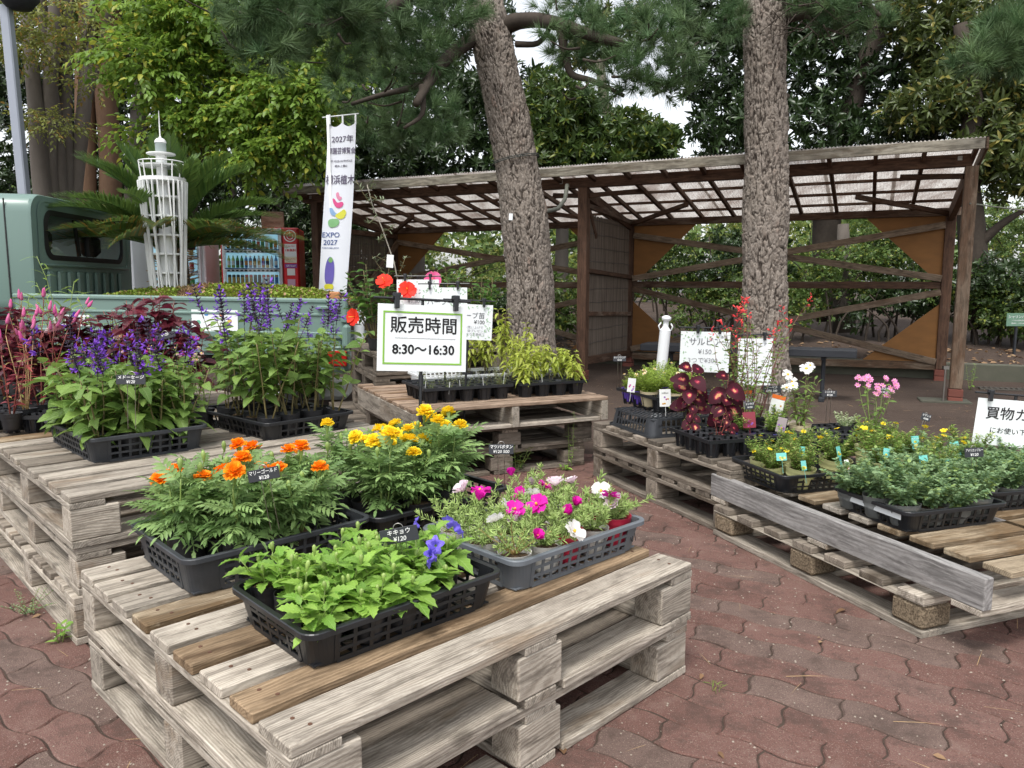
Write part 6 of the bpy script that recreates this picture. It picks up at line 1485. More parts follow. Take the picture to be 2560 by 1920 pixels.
def marigold(label, seed, heads, hmesh, h=.20, nl=44, kind='black2', group=None, spread=.05):
    t = thing('marigold', label, 'marigold plant', group=group); q = random.Random(seed); add_pot(t, kind, seed); z0 = .07
    lines = []; tips = []
    for i in range(5):
        a = i * 2.4 + q.uniform(-.3, .3); d = Vector((math.cos(a) * q.uniform(.12, .42), math.sin(a) * q.uniform(.12, .42), 1))
        ln = h * q.uniform(.72, 1.0) if i else h
        L = curve((.004 * math.cos(a), .004 * math.sin(a), z0 - .01), d, ln, 6, .05, q, .06); lines.append(L); tips.append(L[-1])
    k = 0; leaves = []
    for L in lines:
        for _ in range(nl // 5):
            f = .22 + .78 * (q.random() ** .75); i = min(5, int(f * 6)); p = L[i].lerp(L[i + 1], f * 6 - i if f < 1 else 1)
            a = k * 2.39996 + q.uniform(-.3, .3); el = -.15 + 1.05 * f * f + q.gauss(0, .2)
            d = Vector((math.cos(a), math.sin(a), el)); out = Vector((p.x, p.y, 0)); d += out * 3
            s = q.uniform(.72, 1.15) * (1.12 - .25 * f)
            O('leaf', (mleaf if q.random() < .7 else mleafs)[q.randrange(2)], t, mat=xf(p, d, (q.gauss(0, .2), q.gauss(0, .2), 1), s)); k += 1
    hl = []
    for i in range(heads):
        tp = tips[i % len(tips)]; d = Vector((q.gauss(0, .15), q.gauss(0, .15), 1)); L = curve(tp - Vector((0, 0, .01)), d, q.uniform(.035, .07), 4, .05, q); hl.append(L)
        M = xf(L[-1], L[-1] - L[-2]); Mz = M @ Matrix.Rotation(PI / 2, 4, 'Y') @ Matrix.Rotation(q.uniform(0, 6), 4, 'Z')
        tilt = Matrix.Rotation(q.gauss(0, .25), 4, 'X')
        O('calyx', CAL, t, mat=Mz @ tilt); hm = Mz @ tilt; O('flower_head', hmesh[q.randrange(3)], t, mat=hm @ Matrix.Translation((0, 0, .003)) @ Matrix.Scale(q.uniform(.9, 1.2), 4))
    for i in range(2):
        tp = tips[(heads + i) % len(tips)]; L = curve(tp, (q.gauss(0, .2), q.gauss(0, .2), 1), .03, 3, .05, q); hl.append(L); O('bud', BUD, t, mat=Matrix.Translation(L[-1] + Vector((0, 0, .008))))
    stems_obj(t, lines, .0032, GST); stems_obj(t, hl, .0018, GST, 4, 'flower_stalk')
    return t
def place(protos, spots, used):
    """spots: (x, y, z, rz, scale, proto index, label)"""
    for x, y, z, rz, s, pi, lb in spots:
        p = protos[pi % len(protos)]
        if p.name in used: o = copy_tree(p)
        else: o = p; used.add(p.name)
        o.location = (x, y, z); o.rotation_euler = (random.gauss(0, .06), random.gauss(0, .06), rz); o.scale = (s, s, s * random.uniform(.9, 1.12)); o['label'] = lb
used = set(); random.seed(3)
ORD = ['first', 'second', 'third', 'fourth', 'fifth', 'sixth']
def grid_spots(c, rz, nu, nv, du, dv, z, skip, fmt, q, npro, smin=.92, smax=1.08, jit=.006, pick=None):
    out = []
    for j in range(nv):
        for i in range(nu):
            if (i, j) in skip: continue
            x = (i - (nu - 1) / 2) * du + q.gauss(0, jit); y = (j - (nv - 1) / 2) * dv + q.gauss(0, jit)
            X = c[0] + x * math.cos(rz) - y * math.sin(rz); Y = c[1] + x * math.sin(rz) + y * math.cos(rz)
            out.append((X, Y, z, q.uniform(0, 6.28), q.uniform(smin, smax), pick(i, j) if pick else q.randrange(npro), fmt % (ORD[j], ORD[i])))
    return out
q = random.Random(12)
# ---- bellflowers
def bellflower(seed, nfl=0):
    t = thing('bellflower', 'x', 'bellflower plant', group='bellflower seedlings in the nearest basket'); q = random.Random(seed); add_pot(t, 'black', seed); lines = []
    k = 0
    for i in range(6):
        a = i * 2.4 + q.uniform(-.4, .4); d = Vector((math.cos(a) * q.uniform(.1, .75), math.sin(a) * q.uniform(.1, .75), 1)); ln = q.uniform(.035, .085)
        L = curve((.008 * math.cos(a), .008 * math.sin(a), .062), d, ln, 4, .08, q, .05); lines.append(L)
        for n_ in range(7):
            f = .15 + .85 * (n_ + 1) / 7; ii = min(3, int(f * 4)); p = L[ii].lerp(L[ii + 1], f * 4 - ii if f < 1 else 1)
            aa = k * 2.39996; el = .05 + .9 * f ** 2 + q.gauss(0, .15); s = q.uniform(.85, 1.35) * (1.1 - .5 * f ** 3)
            O('leaf', kleaf[q.randrange(3)], t, mat=xf(p, Vector((math.cos(aa), math.sin(aa), el)) + Vector((p.x, p.y, 0)) * 5, (q.gauss(0, .2), q.gauss(0, .2), 1), s)); k += 1
        if q.random() < .5: O('bud', BUD, t, mat=Matrix.Translation(L[-1] + Vector((0, 0, .012))) @ Matrix.Scale(.8, 4))
    if nfl:
        fl = []
        for i in range(nfl):
            a = q.uniform(0, 6.28); L = curve(lines[i][-1], (math.cos(a) * .5, math.sin(a) * .5, 1), q.uniform(.03, .055), 4, .1, q); fl.append(L)
            d = Vector((math.cos(a), math.sin(a), .35)); M = xf(L[-1], d) @ Matrix.Rotation(PI / 2, 4, 'Y')
            O('flower', BELL, t, mat=M @ Matrix.Scale(.8, 4))
        stems_obj(t, fl, .0014, GST, 4, 'flower_stalk')
    stems_obj(t, lines, .0022, GST)
    return t
def bell_mesh():
    V = []; T = []; k = 25; rows = 6
    for j in range(rows + 1):
        t = j / rows
        for i in range(k):
            a = 2 * PI * i / k; lobe = max(0, math.cos(2.5 * ((a * 5 / 5) % (2 * PI / 5) - PI / 5)))
            r = .004 + .024 * t * (.62 + .5 * lobe ** 2 * t); z = .020 * math.sin(min(1, t * 1.2) * PI / 2) - .010 * t ** 3 * lobe
            V.append((r * math.cos(a), r * math.sin(a), z))
    for j in range(rows):
        for i in range(k): a = j * k + i; b = j * k + (i + 1) % k; T += [(a, b, b + k), (a, b + k, a + k)]
    me = mktri('flower', V, T, [leafmat('violet_blue_petal', (.16, .11, .62), (.22, .16, .72), .35, .5, False, (.10, .05, .45), var=.2), pm('cream_stamen', (.75, .75, .6), None, 10, .6)], smooth=True)
    return me
BELL = bell_mesh()
bp = [bellflower(s) for s in (1, 2, 3, 4)]; bpf = [bellflower(7, 4), bellflower(8, 3)]
sp = grid_spots(cK, aK, 5, 4, .092, .083, ZN + .008, {(4, 3), (4, 0), (4, 2)}, 'bellflower seedling in a black pot, %s row from camera, %s from left', q, 4, .92, 1.06, .004)
place(bp, [s for k, s in enumerate(sp) if k not in (3, 8)], used)
for k, s in enumerate([sp[3], sp[8]]): place([bpf[k]], [s[:3] + (.6 + k * 2,) + s[4:5] + (0, ['bellflower with open violet star flowers, right end of the nearest row', 'bellflower with violet flowers behind the other flowering one'][k])], used)
o_ = MB(); o_.box((0, 0, 0), (.026, .001, .016)); st_ = o_.obj('price_sticker', PAPER, loc=(0, 0, 0)); 
px_, py_, *_r = sp[0]; st_.location = (px_ - .036, py_ - .022, ZN + .055); st_.rotation_euler = (rad(-8), 0, rad(-52)); tag(st_, 'tiny white 120 yen sticker on the leftmost bellflower pot', 'sticker')
O('lettering', text_mesh('¥120', .011, INK), st_, (0, -.0008, 0), (PI / 2, 0, 0))
# ---- marigolds
mo_ = [marigold('x', s, hh, HO, .155, 62, group='orange marigolds in the charcoal basket') for s, hh in ((1, 1), (2, 2), (3, 0))]
sp = grid_spots(cO, aK, 5, 3, .092, .115, ZN + .008, {(0, 0), (4, 2), (4, 0)}, 'orange marigold in a black pot, %s row from camera, %s from left', q, 3, .95, 1.1, .006, pick=lambda i, j: (i + 2 * j) % 3 if j else 2 - (i % 2))
place(mo_, sp, used)
my_ = [marigold('x', s, hh, HY, .185, 66, group='yellow marigolds in the black basket') for s, hh in ((11, 2), (12, 3), (13, 1))]
sp = grid_spots(cY, rad(44), 4, 3, .115, .118, ZN + .008, {(3, 0)}, 'yellow marigold in a black pot, %s row from camera, %s from left', q, 3, .95, 1.08, .006, pick=lambda i, j: (i + j) % 3)
place(my_, sp, used)
# ---- purple sage
SPM = petalmat('violet_sage_petal', (.16, .045, .42), (.26, .09, .58), .25); SCAL = pm('near_black_calyx', (.022, .012, .028), (.04, .02, .05), 30, .5)
def spike_mesh(seed, dens=8, flow=.45, ln=.13):
    rs = np.random.RandomState(seed); m = MB(); m.tube([(0, 0, 0), (0.002, 0, ln * .5), (0, .001, ln)], [.0018, .0015, .0006], 4)
    V0, F0 = m.V, m.F; P = []; D = []; PF = []; DF = []
    for i in range(dens):
        z = ln * (.12 + .85 * i / dens)
        for j in range(5):
            a = 2 * PI * j / 5 + i * .6 + rs.normal(0, .2); d = [math.cos(a), math.sin(a), .35 + .7 * i / dens]
            P.append([0, 0, z]); D.append(d)
            if rs.rand() < flow * .62 * (1 - .6 * i / dens): PF.append([.008 * math.cos(a), .008 * math.sin(a), z + .004]); DF.append([math.cos(a), math.sin(a), .3 + rs.normal(0, .25)])
    cal = (np.array([(0, 0, 0), (.006, .0028, 0), (.006, -.0028, 0), (.006, 0, .003), (.017, 0, .0)], float), np.array([(0, 1, 3), (0, 3, 2), (1, 4, 3), (3, 4, 2), (0, 2, 1), (1, 2, 4)]))
    V1, T1 = scatter(cal, P, D, [0, 0, 1], rs.uniform(.8, 1.25, len(P)))
    fl = (np.array([(0, 0, 0), (.012, .003, .001), (.012, -.003, .001), (.012, 0, .004), (.012, 0, -.003), (.022, .004, .005), (.022, -.004, .005), (.026, .0, .010), (.020, .006, -.005), (.020, -.006, -.005), (.025, 0, -.009)], float), np.array([(0, 1, 3), (0, 3, 2), (0, 4, 1), (0, 2, 4), (1, 5, 3), (3, 6, 2), (3, 5, 7), (3, 7, 6), (4, 8, 1), (4, 2, 9), (4, 10, 8), (4, 9, 10)]))
    parts = [(V1, T1, 0.)]
    V2, T2 = scatter(fl, PF, DF, [0, 0, 1], rs.uniform(.75, 1.15, len(PF))) if PF else (np.zeros((0, 3)), np.zeros((0, 3), int))
    F0t = []
    for f in F0: F0t += [(f[0], f[i], f[i + 1]) for i in range(1, len(f) - 1)]
    V = np.concatenate([V1, V2, np.array([tuple(v) for v in V0])]); T = np.concatenate([T1, T2 + len(V1), np.array(F0t) + len(V1) + len(V2)])
    mi = np.concatenate([np.zeros(len(T1)), np.ones(len(T2)), np.zeros(len(F0t))])
    return mktri('flower_spike', V, T, [SCAL, SPM], mi, rnd=rs.rand(len(V)))
SPK = [spike_mesh(1), spike_mesh(2, 9, .6, .15), spike_mesh(3, 7, .25, .11), spike_mesh(4, 9, .5, .14)]
def sage(seed, h, nst=4, leafs=9, spikes=3, group=None, z_lo=.12, rise=.05):
    t = thing('sage_plant', 'x', 'sage plant', group=group); q = random.Random(seed); add_pot(t, 'black2', seed); lines = []; sk = []
    for i in range(nst):
        a = i * 2 * PI / nst + q.uniform(-.5, .5); d = Vector((math.cos(a) * q.uniform(.1, .32), math.sin(a) * q.uniform(.1, .32), 1)); ln = h * q.uniform(.8, 1.05)
        L = curve((.01 * math.cos(a), .01 * math.sin(a), .06), d, ln, 7, .05, q, .02); lines.append(L)
        for n_ in range(leafs):
            f = z_lo + (1 - z_lo) * (n_ / (leafs - 1)) ** .85; ii = min(6, int(f * 7)); p = L[ii].lerp(L[ii + 1], min(1, f * 7 - ii))
            for s_ in (0, PI):
                if q.random() < .12: continue
                aa = a + n_ * PI / 2 + s_ + q.gauss(0, .3); el = q.gauss(.05, .22) - .1 + .35 * f
                O('leaf', sleaf[q.randrange(3)], t, mat=xf(p, (math.cos(aa), math.sin(aa), el), (q.gauss(0, .3), q.gauss(0, .3), 1), q.uniform(.75, 1.2) * (1.05 - .35 * f)))
        if i < spikes:
            dd = (L[-1] - L[-2]).normalized() + Vector((q.gauss(0, .08), q.gauss(0, .08), 0)); L2 = curve(L[-1], dd, rise, 3, .04, q); sk.append(L2)
            M = xf(L2[-1], dd) @ Matrix.Rotation(PI / 2, 4, 'Y') @ Matrix.Rotation(q.uniform(0, 6), 4, 'Z')
            O('flower_spike', SPK[q.randrange(4)], t, mat=M @ Matrix.Scale(q.uniform(.85, 1.2), 4))
    stems_obj(t, lines, .0036, BST, 6); stems_obj(t, sk, .0018, DST, 4, 'flower_stalk')
    return t
g1 = 'purple sage plants in the nearer left basket'; g2 = 'tall purple sage plants in front of the truck'
sg = [sage(s, [.25, .22, .27][s - 1], 4, 8, [1, 1, 2][s - 1], g1, .10, [.03, .05, .02][s - 1]) for s in (1, 2, 3)]
place(sg, grid_spots(cSL, rad(44), 4, 5, .10, .112, ZL + .008, {(3, 4)}, 'purple sage in the nearer left basket, %s row from camera, %s from left', q, 3, .9, 1.08, .008), used)
st2 = [sage(s, [.36, .33, .38][s - 4], 3, 8, [2, 1, 2][s - 4], g2, .36, [.04, .06, .05][s - 4]) for s in (4, 5, 6)]
place(st2, grid_spots(cSR, rad(46), 4, 5, .105, .115, ZL + .008, {(0, 4)}, 'tall purple sage in the truck side basket, %s row from camera, %s from left', q, 3, .92, 1.04, .008), used)
# ---- rose moss
RML = leafmat('fleshy_needle_leaf', (.26, .38, .10), (.42, .54, .19), .25, .4, var=.35)
PMG = petalmat('magenta_petal', (.62, .01, .34), (.78, .03, .46), .35); PWH = petalmat('white_petal', (.82, .80, .78), (.86, .84, .82), .4); PWP = petalmat('white_petal_pink_throat', (.80, .62, .70), (.84, .78, .80), .4)
nd_t = (np.array([(0, -.0011, 0), (0, .0011, 0), (0, 0, .0018), (.6, -.0016, 0), (.6, .0016, 0), (.6, 0, .0026), (1, 0, .001)], float) * [.022, 1, 1], np.array([(0, 3, 4), (0, 4, 1), (1, 4, 5), (1, 5, 2), (2, 5, 3), (2, 3, 0), (3, 6, 4), (4, 6, 5), (5, 6, 3)]))
def cup_flower(nm, mat_, openk, seed, s=.024, cm=None):
    rs = np.random.RandomState(seed); P = []; D = []; U = []
    for ly in range(2):
        for i in range(5 if ly == 0 else 4):
            a = 2 * PI * i / (5 if ly == 0 else 4) + ly * .6 + rs.normal(0, .1); e = openk + .25 * ly
            P.append([.002 * math.cos(a), .002 * math.sin(a), ly * .002]); D.append([math.cos(a) * math.cos(e), math.sin(a) * math.cos(e), math.sin(e)]); U.append([-math.cos(a), -math.sin(a), .8])
    V, T = scatter(petal_t(s, s * .95, -.18, .09, 4), P, D, U, rs.uniform(.85, 1.05, len(P)))
    cm_ = MB(); cm_.lathe([(.0, .001), (.003, .003), (.0028, .008), (0, .010)], 6, c=(0, 0, .001)); Fc = []
    for f in cm_.F: Fc += [(f[0], f[i], f[i + 1]) for i in range(1, len(f) - 1)]
    V2 = np.array(cm_.V); T2 = np.array(Fc) + len(V)
    return mktri(nm, np.concatenate([V, V2]), np.concatenate([T, T2]), [mat_, cm or YST], np.concatenate([np.zeros(len(T)), np.ones(len(T2))]), smooth=True, rnd=np.concatenate([np.repeat(rs.rand(len(P)), 25), np.zeros(len(V2))]))
YST = pm('yellow_stamen', (.75, .45, .03), None, 50, .6)
RF = [cup_flower('flower', PMG, .25, 1), cup_flower('flower', PWH, .45, 2), cup_flower('flower', PWP, .85, 3), cup_flower('flower', PMG, 1.2, 4, .02)]
def rosemoss(seed, kind, fl):
    t = thing('rose_moss', 'x', 'rose moss plant', group='rose moss plants in the grey basket'); q = random.Random(seed); rs = np.random.RandomState(seed); add_pot(t, kind, seed); lines = []; P = []; D = []
    for i in range(15):
        a = i * 2.4; d = Vector((math.cos(a) * q.uniform(.3, 1.3), math.sin(a) * q.uniform(.3, 1.3), q.uniform(.5, 1))); L = curve((0, 0, .065), d, q.uniform(.06, .125), 6, .15, q, -.02 + .03 * q.random()); lines.append(L)
        for k in range(20):
            f = .2 + .8 * k / 19; ii = min(5, int(f * 6)); p = L[ii].lerp(L[ii + 1], min(1, f * 6 - ii)); ax = (L[ii + 1] - L[ii]).normalized(); pr = Vector((q.gauss(0, 1), q.gauss(0, 1), q.gauss(0, 1))); pr = (pr - ax * pr.dot(ax)).normalized()
            P.append(p); D.append(pr + ax * (.5 + .5 * f))
        for k in range(9):
            ax = (L[-1] - L[-2]).normalized(); pr = Vector((q.gauss(0, 1), q.gauss(0, 1), q.gauss(0, 1))); P.append(L[-1]); D.append(pr.normalized() + ax * .8)
    V, T = scatter(nd_t, [tuple(p) for p in P], [tuple(d) for d in D], [0, 0, 1], rs.uniform(.7, 1.15, len(P)))
    O('foliage', mktri('foliage', V, T, RML, rnd=np.repeat(rs.rand(len(P)), 7)), t, kind='stuff')
    for k, f in enumerate(fl):
        L = lines[(k * 4 + seed) % 15]; d = (L[-1] - L[-2]).normalized() + Vector((0, 0, .5)); M = xf(L[-1] + Vector((0, 0, .008)), d) @ Matrix.Rotation(PI / 2, 4, 'Y')
        O('flower', RF[f], t, mat=M @ Matrix.Scale(q.uniform(1.0, 1.3), 4))
    stems_obj(t, lines, .0019, pm('pinkish_stem', (.35, .24, .09), None, 10, .5) if seed == 1 else GST, 4)
    return t
RSP = [(-.20, -.125, 'white', [1, 3]), (-.095, -.13, 'white', [1, 2]), (.0, -.12, 'red', [0]), (.095, -.13, 'white', [0, 3]), (.20, -.12, 'red', [2, 2]), (-.20, .0, 'white', [1]), (-.09, .0, 'white', [0, 1]), (.02, .005, 'white', [1]), (.12, .0, 'white', [3, 2]), (.21, .0, 'red', [2, 1]), (-.19, .125, 'white', [3]), (-.07, .12, 'white', [2, 0]), (.05, .125, 'white', [0, 1, 3]), (.17, .12, 'white', [0, 2])]
used_rm = {}
for k, (x, y, kd, fl) in enumerate(RSP):
    t = rosemoss(k + 1, kd, fl); X = cP[0] + x * math.cos(aK) - y * math.sin(aK); Y = cP[1] + x * math.sin(aK) + y * math.cos(aK); t.location = (X, Y, ZN + .008); t.rotation_euler = (0, 0, k * 1.1)
    fn = {0: 'magenta', 1: 'white', 2: 'pink throated', 3: 'closed magenta'}[fl[0]]
    t['label'] = 'rose moss with %s flowers, %s pot, %s row from camera, %s from left' % (fn, {'red': 'crimson', 'white': 'pale'}[kd], ORD[[0, 1, 2][0 if y < -.05 else 1 if y < .05 else 2]], ORD[min(5, k if k < 5 else k - 5 if k < 10 else k - 10)])
# ---- stack behind the left one
cB = off2(cL, aL, .02, rad(134.5), 1.24)
for k, lb in enumerate(['bottom pallet of the far left stack beside the truck', 'middle pallet of the far left stack beside the truck', 'top pallet of the far left stack, under the dark red leafy plants']):
    pallet(lb, cB, aL, 1.3, 1.15, side=W_MID, tops=(W_MID, W_DARK), hb=.0885, z0=.1515 * k, group='pallets of the far left stack')
# ---- generic plant with separate leaves
def leafy(name, label, cat, seed, pot, stems, h, spread, leaves, per, lmat_scale=1., stem_mat=GST, sr=.003, rise=.05, group=None, z_lo=.1, droop=0., opp=False, pots=True, zs=.06, bend=.06, lift=.02, flowers=None, joined=None, jmat=None, kcurve=6, up_jit=.3, face=False):
    """flowers: list of (mesh, count, scale, stalk length); joined: templates -> one foliage mesh"""
    t = thing(name, label, cat, group=group); q = random.Random(seed); rs = np.random.RandomState(seed)
    if pot: add_pot(t, pot, seed)
    lines = []; P = []; D = []; U = []; Sz = []; k = 0
    for i in range(stems):
        a = i * 2.4 + q.uniform(-.4, .4); d = Vector((math.cos(a) * spread * q.uniform(.3, 1), math.sin(a) * spread * q.uniform(.3, 1), 1)); L = curve((.008 * math.cos(a), .008 * math.sin(a), zs), d, h * q.uniform(.7, 1.05), kcurve, bend, q, lift); lines.append(L)
        for n_ in range(per):
            f = z_lo + (1 - z_lo) * (n_ + q.random()) / per; f = min(.999, f); ii = int(f * kcurve); p = L[ii].lerp(L[ii + 1], f * kcurve - ii)
            for s_ in ((0, PI) if opp else (0,)):
                aa = (a + n_ * PI / 2 + s_ if opp else k * 2.39996) + q.gauss(0, .25); d = Vector((math.cos(aa), math.sin(aa), q.gauss(.15, .25) + .5 * f - droop)); sc1 = q.uniform(.7, 1.15) * (1.05 - .35 * f) * lmat_scale
                if joined: P.append(tuple(p)); D.append(tuple(d)); U.append((q.gauss(0, up_jit), q.gauss(0, up_jit), 1)); Sz.append(sc1)
                else: O('leaf', leaves[q.randrange(len(leaves))], t, mat=xf(p, d, (q.gauss(0, up_jit), q.gauss(0, up_jit), 1), sc1))
            k += 1
    if joined:
        parts = []; P, D, U, Sz = map(np.array, (P, D, U, Sz))
        for j, tm in enumerate(joined):
            m_ = np.arange(len(P)) % len(joined) == j; V, T = scatter(tm, P[m_], D[m_], U[m_], Sz[m_]); parts.append((V, T, np.repeat(rs.rand(m_.sum()), len(tm[0]))))
        V, T, r_ = join(parts); O('foliage', mktri('foliage', V, T, jmat, rnd=r_), t, kind='stuff')
    fl = []
    for (me, cnt, sc1, sl) in (flowers or []):
        for i in range(cnt):
            L = lines[(i * 3 + q.randrange(2)) % stems]; d = (L[-1] - L[-2]).normalized() + Vector((q.gauss(0, .25), q.gauss(-.25, .25), .25)); L2 = curve(L[-1] if q.random() < .75 else L[-2], d, sl * q.uniform(.6, 1.2), 3, .06, q); fl.append(L2)
            M = xf(L2[-1], (L2[-1] - L2[-2]).normalized() + Vector(((0, -.9, -.1) if face else (0, 0, 0)))) @ Matrix.Rotation(PI / 2, 4, 'Y') @ Matrix.Rotation(q.uniform(0, 6), 4, 'Z'); O('flower', (me if not isinstance(me, list) else me[i % len(me)]), t, mat=M @ Matrix.Scale(sc1 * q.uniform(.85, 1.15), 4))
    for L in lines: stems_obj(t, [L], sr, stem_mat, 5, 'stem')
    if fl: 
        for L in fl: stems_obj(t, [L], sr * .5, stem_mat, 4, 'flower_stalk')
    return t
def put(t, p, rz=0, s=1., label=None):
    t.location = p; t.rotation_euler = (0, 0, rz); t.scale = (s,) * 3
    if label: t['label'] = label
    return t
ZLT = ZL + .006
# ---- feather celosia, left edge
CEL = pm('magenta_feather_bloom', (.50, .02, .24), (.50, .20, .26), 60, .7, .8, 200, .2, contrast=.3)
m = MB(); m.lathe([(.0, 0), (.0055, .002), (.0075, .010), (.0068, .022), (.0045, .036), (.002, .044), (0, .046)], 10); CSPK = m.mesh('flower', CEL, True)
CRL = leafmat('celosia_red_leaf', (.20, .02, .035), (.32, .06, .05), .3, .45, False, var=.4); CGL = leafmat('celosia_green_leaf', (.20, .24, .06), (.30, .20, .07), .3, .5, False, var=.4)
cl_ = [mesh_of('leaf', leaf_t(.055, .015, 5, .3, .4, 0, .4, .004), mm_, True) for mm_ in (CRL, CRL, CGL)]
for i, (px_, py_, Y, h, fl) in enumerate([(25, 1000, 3.18, .33, 8), (62, 1000, 3.30, .40, 8), (98, 985, 3.42, .44, 9), (158, 985, 3.5, .46, 9)]):
    p = aty(px_, py_, Y); t = leafy('celosia', ['pink feather celosia at the left picture edge, nearest', 'pink feather celosia with pale stems, second from the left edge', 'tall pink feather celosia in front of the willow leaved stems', 'pink feather celosia just left of the purple sage basket'][i], 'celosia plant', 30 + i, 'black', 4, h, .35, cl_, 8, 1., RST if i != 1 else pm('pale_celosia_stem', (.38, .30, .12), (.30, .16, .08), 12, .5), .003, group='pink feather plants', flowers=[(CSPK, fl, 1., .06)])
    put(t, (p.x, Y, ZLT + .01), i)
# ---- dark red leafy plants
AML = leafmat('deep_burgundy_leaf', (.075, .008, .016), (.14, .018, .030), .3, .32, False, (.20, .06, .07), var=.5, spec=.6)
aml = [mesh_of('leaf', leaf_t(.085, .056, 8, .25, c, .10, .42, .012), AML, True) for c in (.25, .5, .8)]
amp = [leafy('burgundy_plant', 'x', 'foliage plant', 40 + s, 'black2', 5, .46, .26, aml, 8, 1.25, RST, .0035, group='deep burgundy leafy plants at the left', opp=True, z_lo=.3, droop=.25) for s in (0, 1)]
sp = []
for k, (px_, Y, s_, lb) in enumerate([(300, 3.95, 1, 'in the right clump, left side'), (365, 4.05, 1.04, 'in the middle of the right clump'), (430, 3.95, 1, 'in the right clump, right side'), (480, 3.80, .92, 'at the right end of the right clump'), (335, 3.75, .9, 'in the front of the right clump'), (20, 3.75, .98, 'at the left picture edge behind the celosia'), (85, 3.85, .98, 'behind the tall celosia'), (150, 3.9, .96, 'between the celosia and the right clump'), (215, 3.95, .92, 'at the left end of the right clump'), (60, 3.55, .82, 'low behind the celosia stems')]):
    x = (px_ - 1280) / FPX * (Y + .05); sp.append((x, Y, ZLT, k * 1.3, s_, k % 2, 'plant with deep burgundy crinkled leaves ' + lb))
place(amp, sp, used)
# ---- willow leaved stems
WLL = leafmat('light_willow_leaf', (.20, .34, .06), (.30, .44, .11), .4, .5, False, (.42, .5, .2), var=.3); wll = [mesh_of('leaf', leaf_t(.10, .014, 6, .3, c, 0, .35, .004), WLL, True) for c in (.3, .7, 1.0)]
for i, (px_, Y, h, lb) in enumerate([(62, 4.15, .52, 'leftmost light green willow leaved plant'), (112, 4.1, .60, 'light green willow leaved plant, second from the left edge'), (160, 4.15, .74, 'tallest willow leaved plant, its tip above the truck bed'), (185, 4.0, .62, 'willow leaved plant right of the tallest one'), (272, 4.2, .50, 'willow leaved plant behind the burgundy leaves')]):
    t = leafy('willow_leaf_plant', lb, 'leafy plant', 60 + i, 'black', 2, h, .1, wll, 18, 1., GST, .003, group='willow leaved plants before the truck', z_lo=.35, droop=.1, lift=.0)
    put(t, ((px_ - 1280) / FPX * Y * 1.005, Y, ZLT), i)
# ---- small globe flowers between the sage baskets
GLO = [cup_flower('flower', petalmat('pale_pink_globe', (.70, .40, .50), (.80, .76, .66)), .9, 60, .009), cup_flower('flower', petalmat('magenta_globe', (.55, .03, .30), (.62, .10, .38)), .9, 61, .009)]
glf = [mesh_of('leaf', leaf_t(.035, .014, 4, .3, .3, 0, .4), SL, True)]
for i, (px_, Y) in enumerate([(290, 3.55), (385, 3.62), (455, 3.5), (500, 3.35)]):
    put(leafy('globe_amaranth', ['globe amaranth in pale pink behind the purple sage, leftmost', 'globe amaranth with mixed pale blooms behind the sage tag', 'globe amaranth with magenta blooms left of the tall sage', 'globe amaranth between the two sage baskets'][i], 'globe amaranth', 70 + i, 'black', 6, .28, .3, glf, 7, 1., GST, .0018, group='small globe flowers behind the sage', flowers=[(GLO, 12, 1.1, .04)]), ((px_ - 1280) / FPX * Y, Y, ZLT), i)
# ---- calibrachoa etc. in the slatted tray
FNE = leafmat('fine_yellow_green_leaf', (.22, .33, .045), (.34, .44, .08), .35, .5, var=.35); FN2 = leafmat('fine_green_leaf', (.12, .22, .035), (.22, .32, .07), .35, .5, var=.35, young=(.38, .40, .12))
jl = [tree_leaf(.022, .007), tree_leaf(.017, .006)]
ZU = ZR + .094 + .012
def cellpos(c, rz, i, j, nu, nv, p_): x = (i - (nu - 1) / 2) * p_; y = (j - (nv - 1) / 2) * p_; return (c[0] + x * math.cos(rz) - y * math.sin(rz), c[1] + x * math.sin(rz) + y * math.cos(rz))
SMALLW = cup_flower('flower', petalmat('cream_petal', (.80, .70, .50), (.85, .78, .62)), .4, 66, .011)
for k, (i, j, pot, h, st, lb, nf) in enumerate([(0, 3, 'purple', .06, 7, 'small green seedling in a violet pot at the far left of the slatted tray', 0), (0, 1, 'cream', .13, 20, 'bushy yellow green million bells trailing over the front left of its tray', 4), (1, 2, 'purple', .14, 20, 'bushy yellow green million bells behind the front one', 2), (0, 2, 'purple', .12, 16, 'million bells in a violet pot on the left side of the tray', 2), (1, 0, 'cream', .12, 18, 'million bells in a cream pot at the front corner of the slatted tray', 2), (2, 1, 'red', .13, 12, 'green bush in a crimson pot beside the coleus', 1), (2, 3, 'purple', .15, 16, 'million bells at the back of the slatted tray', 1)]):
    X, Y = cellpos(c_up, rad(21), i, j, 4, 4, .108)
    t = leafy('million_bells', lb, 'million bells plant', 80 + k, pot, int(st * 1.5), h * 1.2, .8, None, 40, 1.15, GST, .0012, group='plants in the slatted tray', joined=jl, jmat=FNE, flowers=[(SMALLW, nf, .9, .012)] if nf else None, zs=.06)
    put(t, (X, Y, ZU), k)
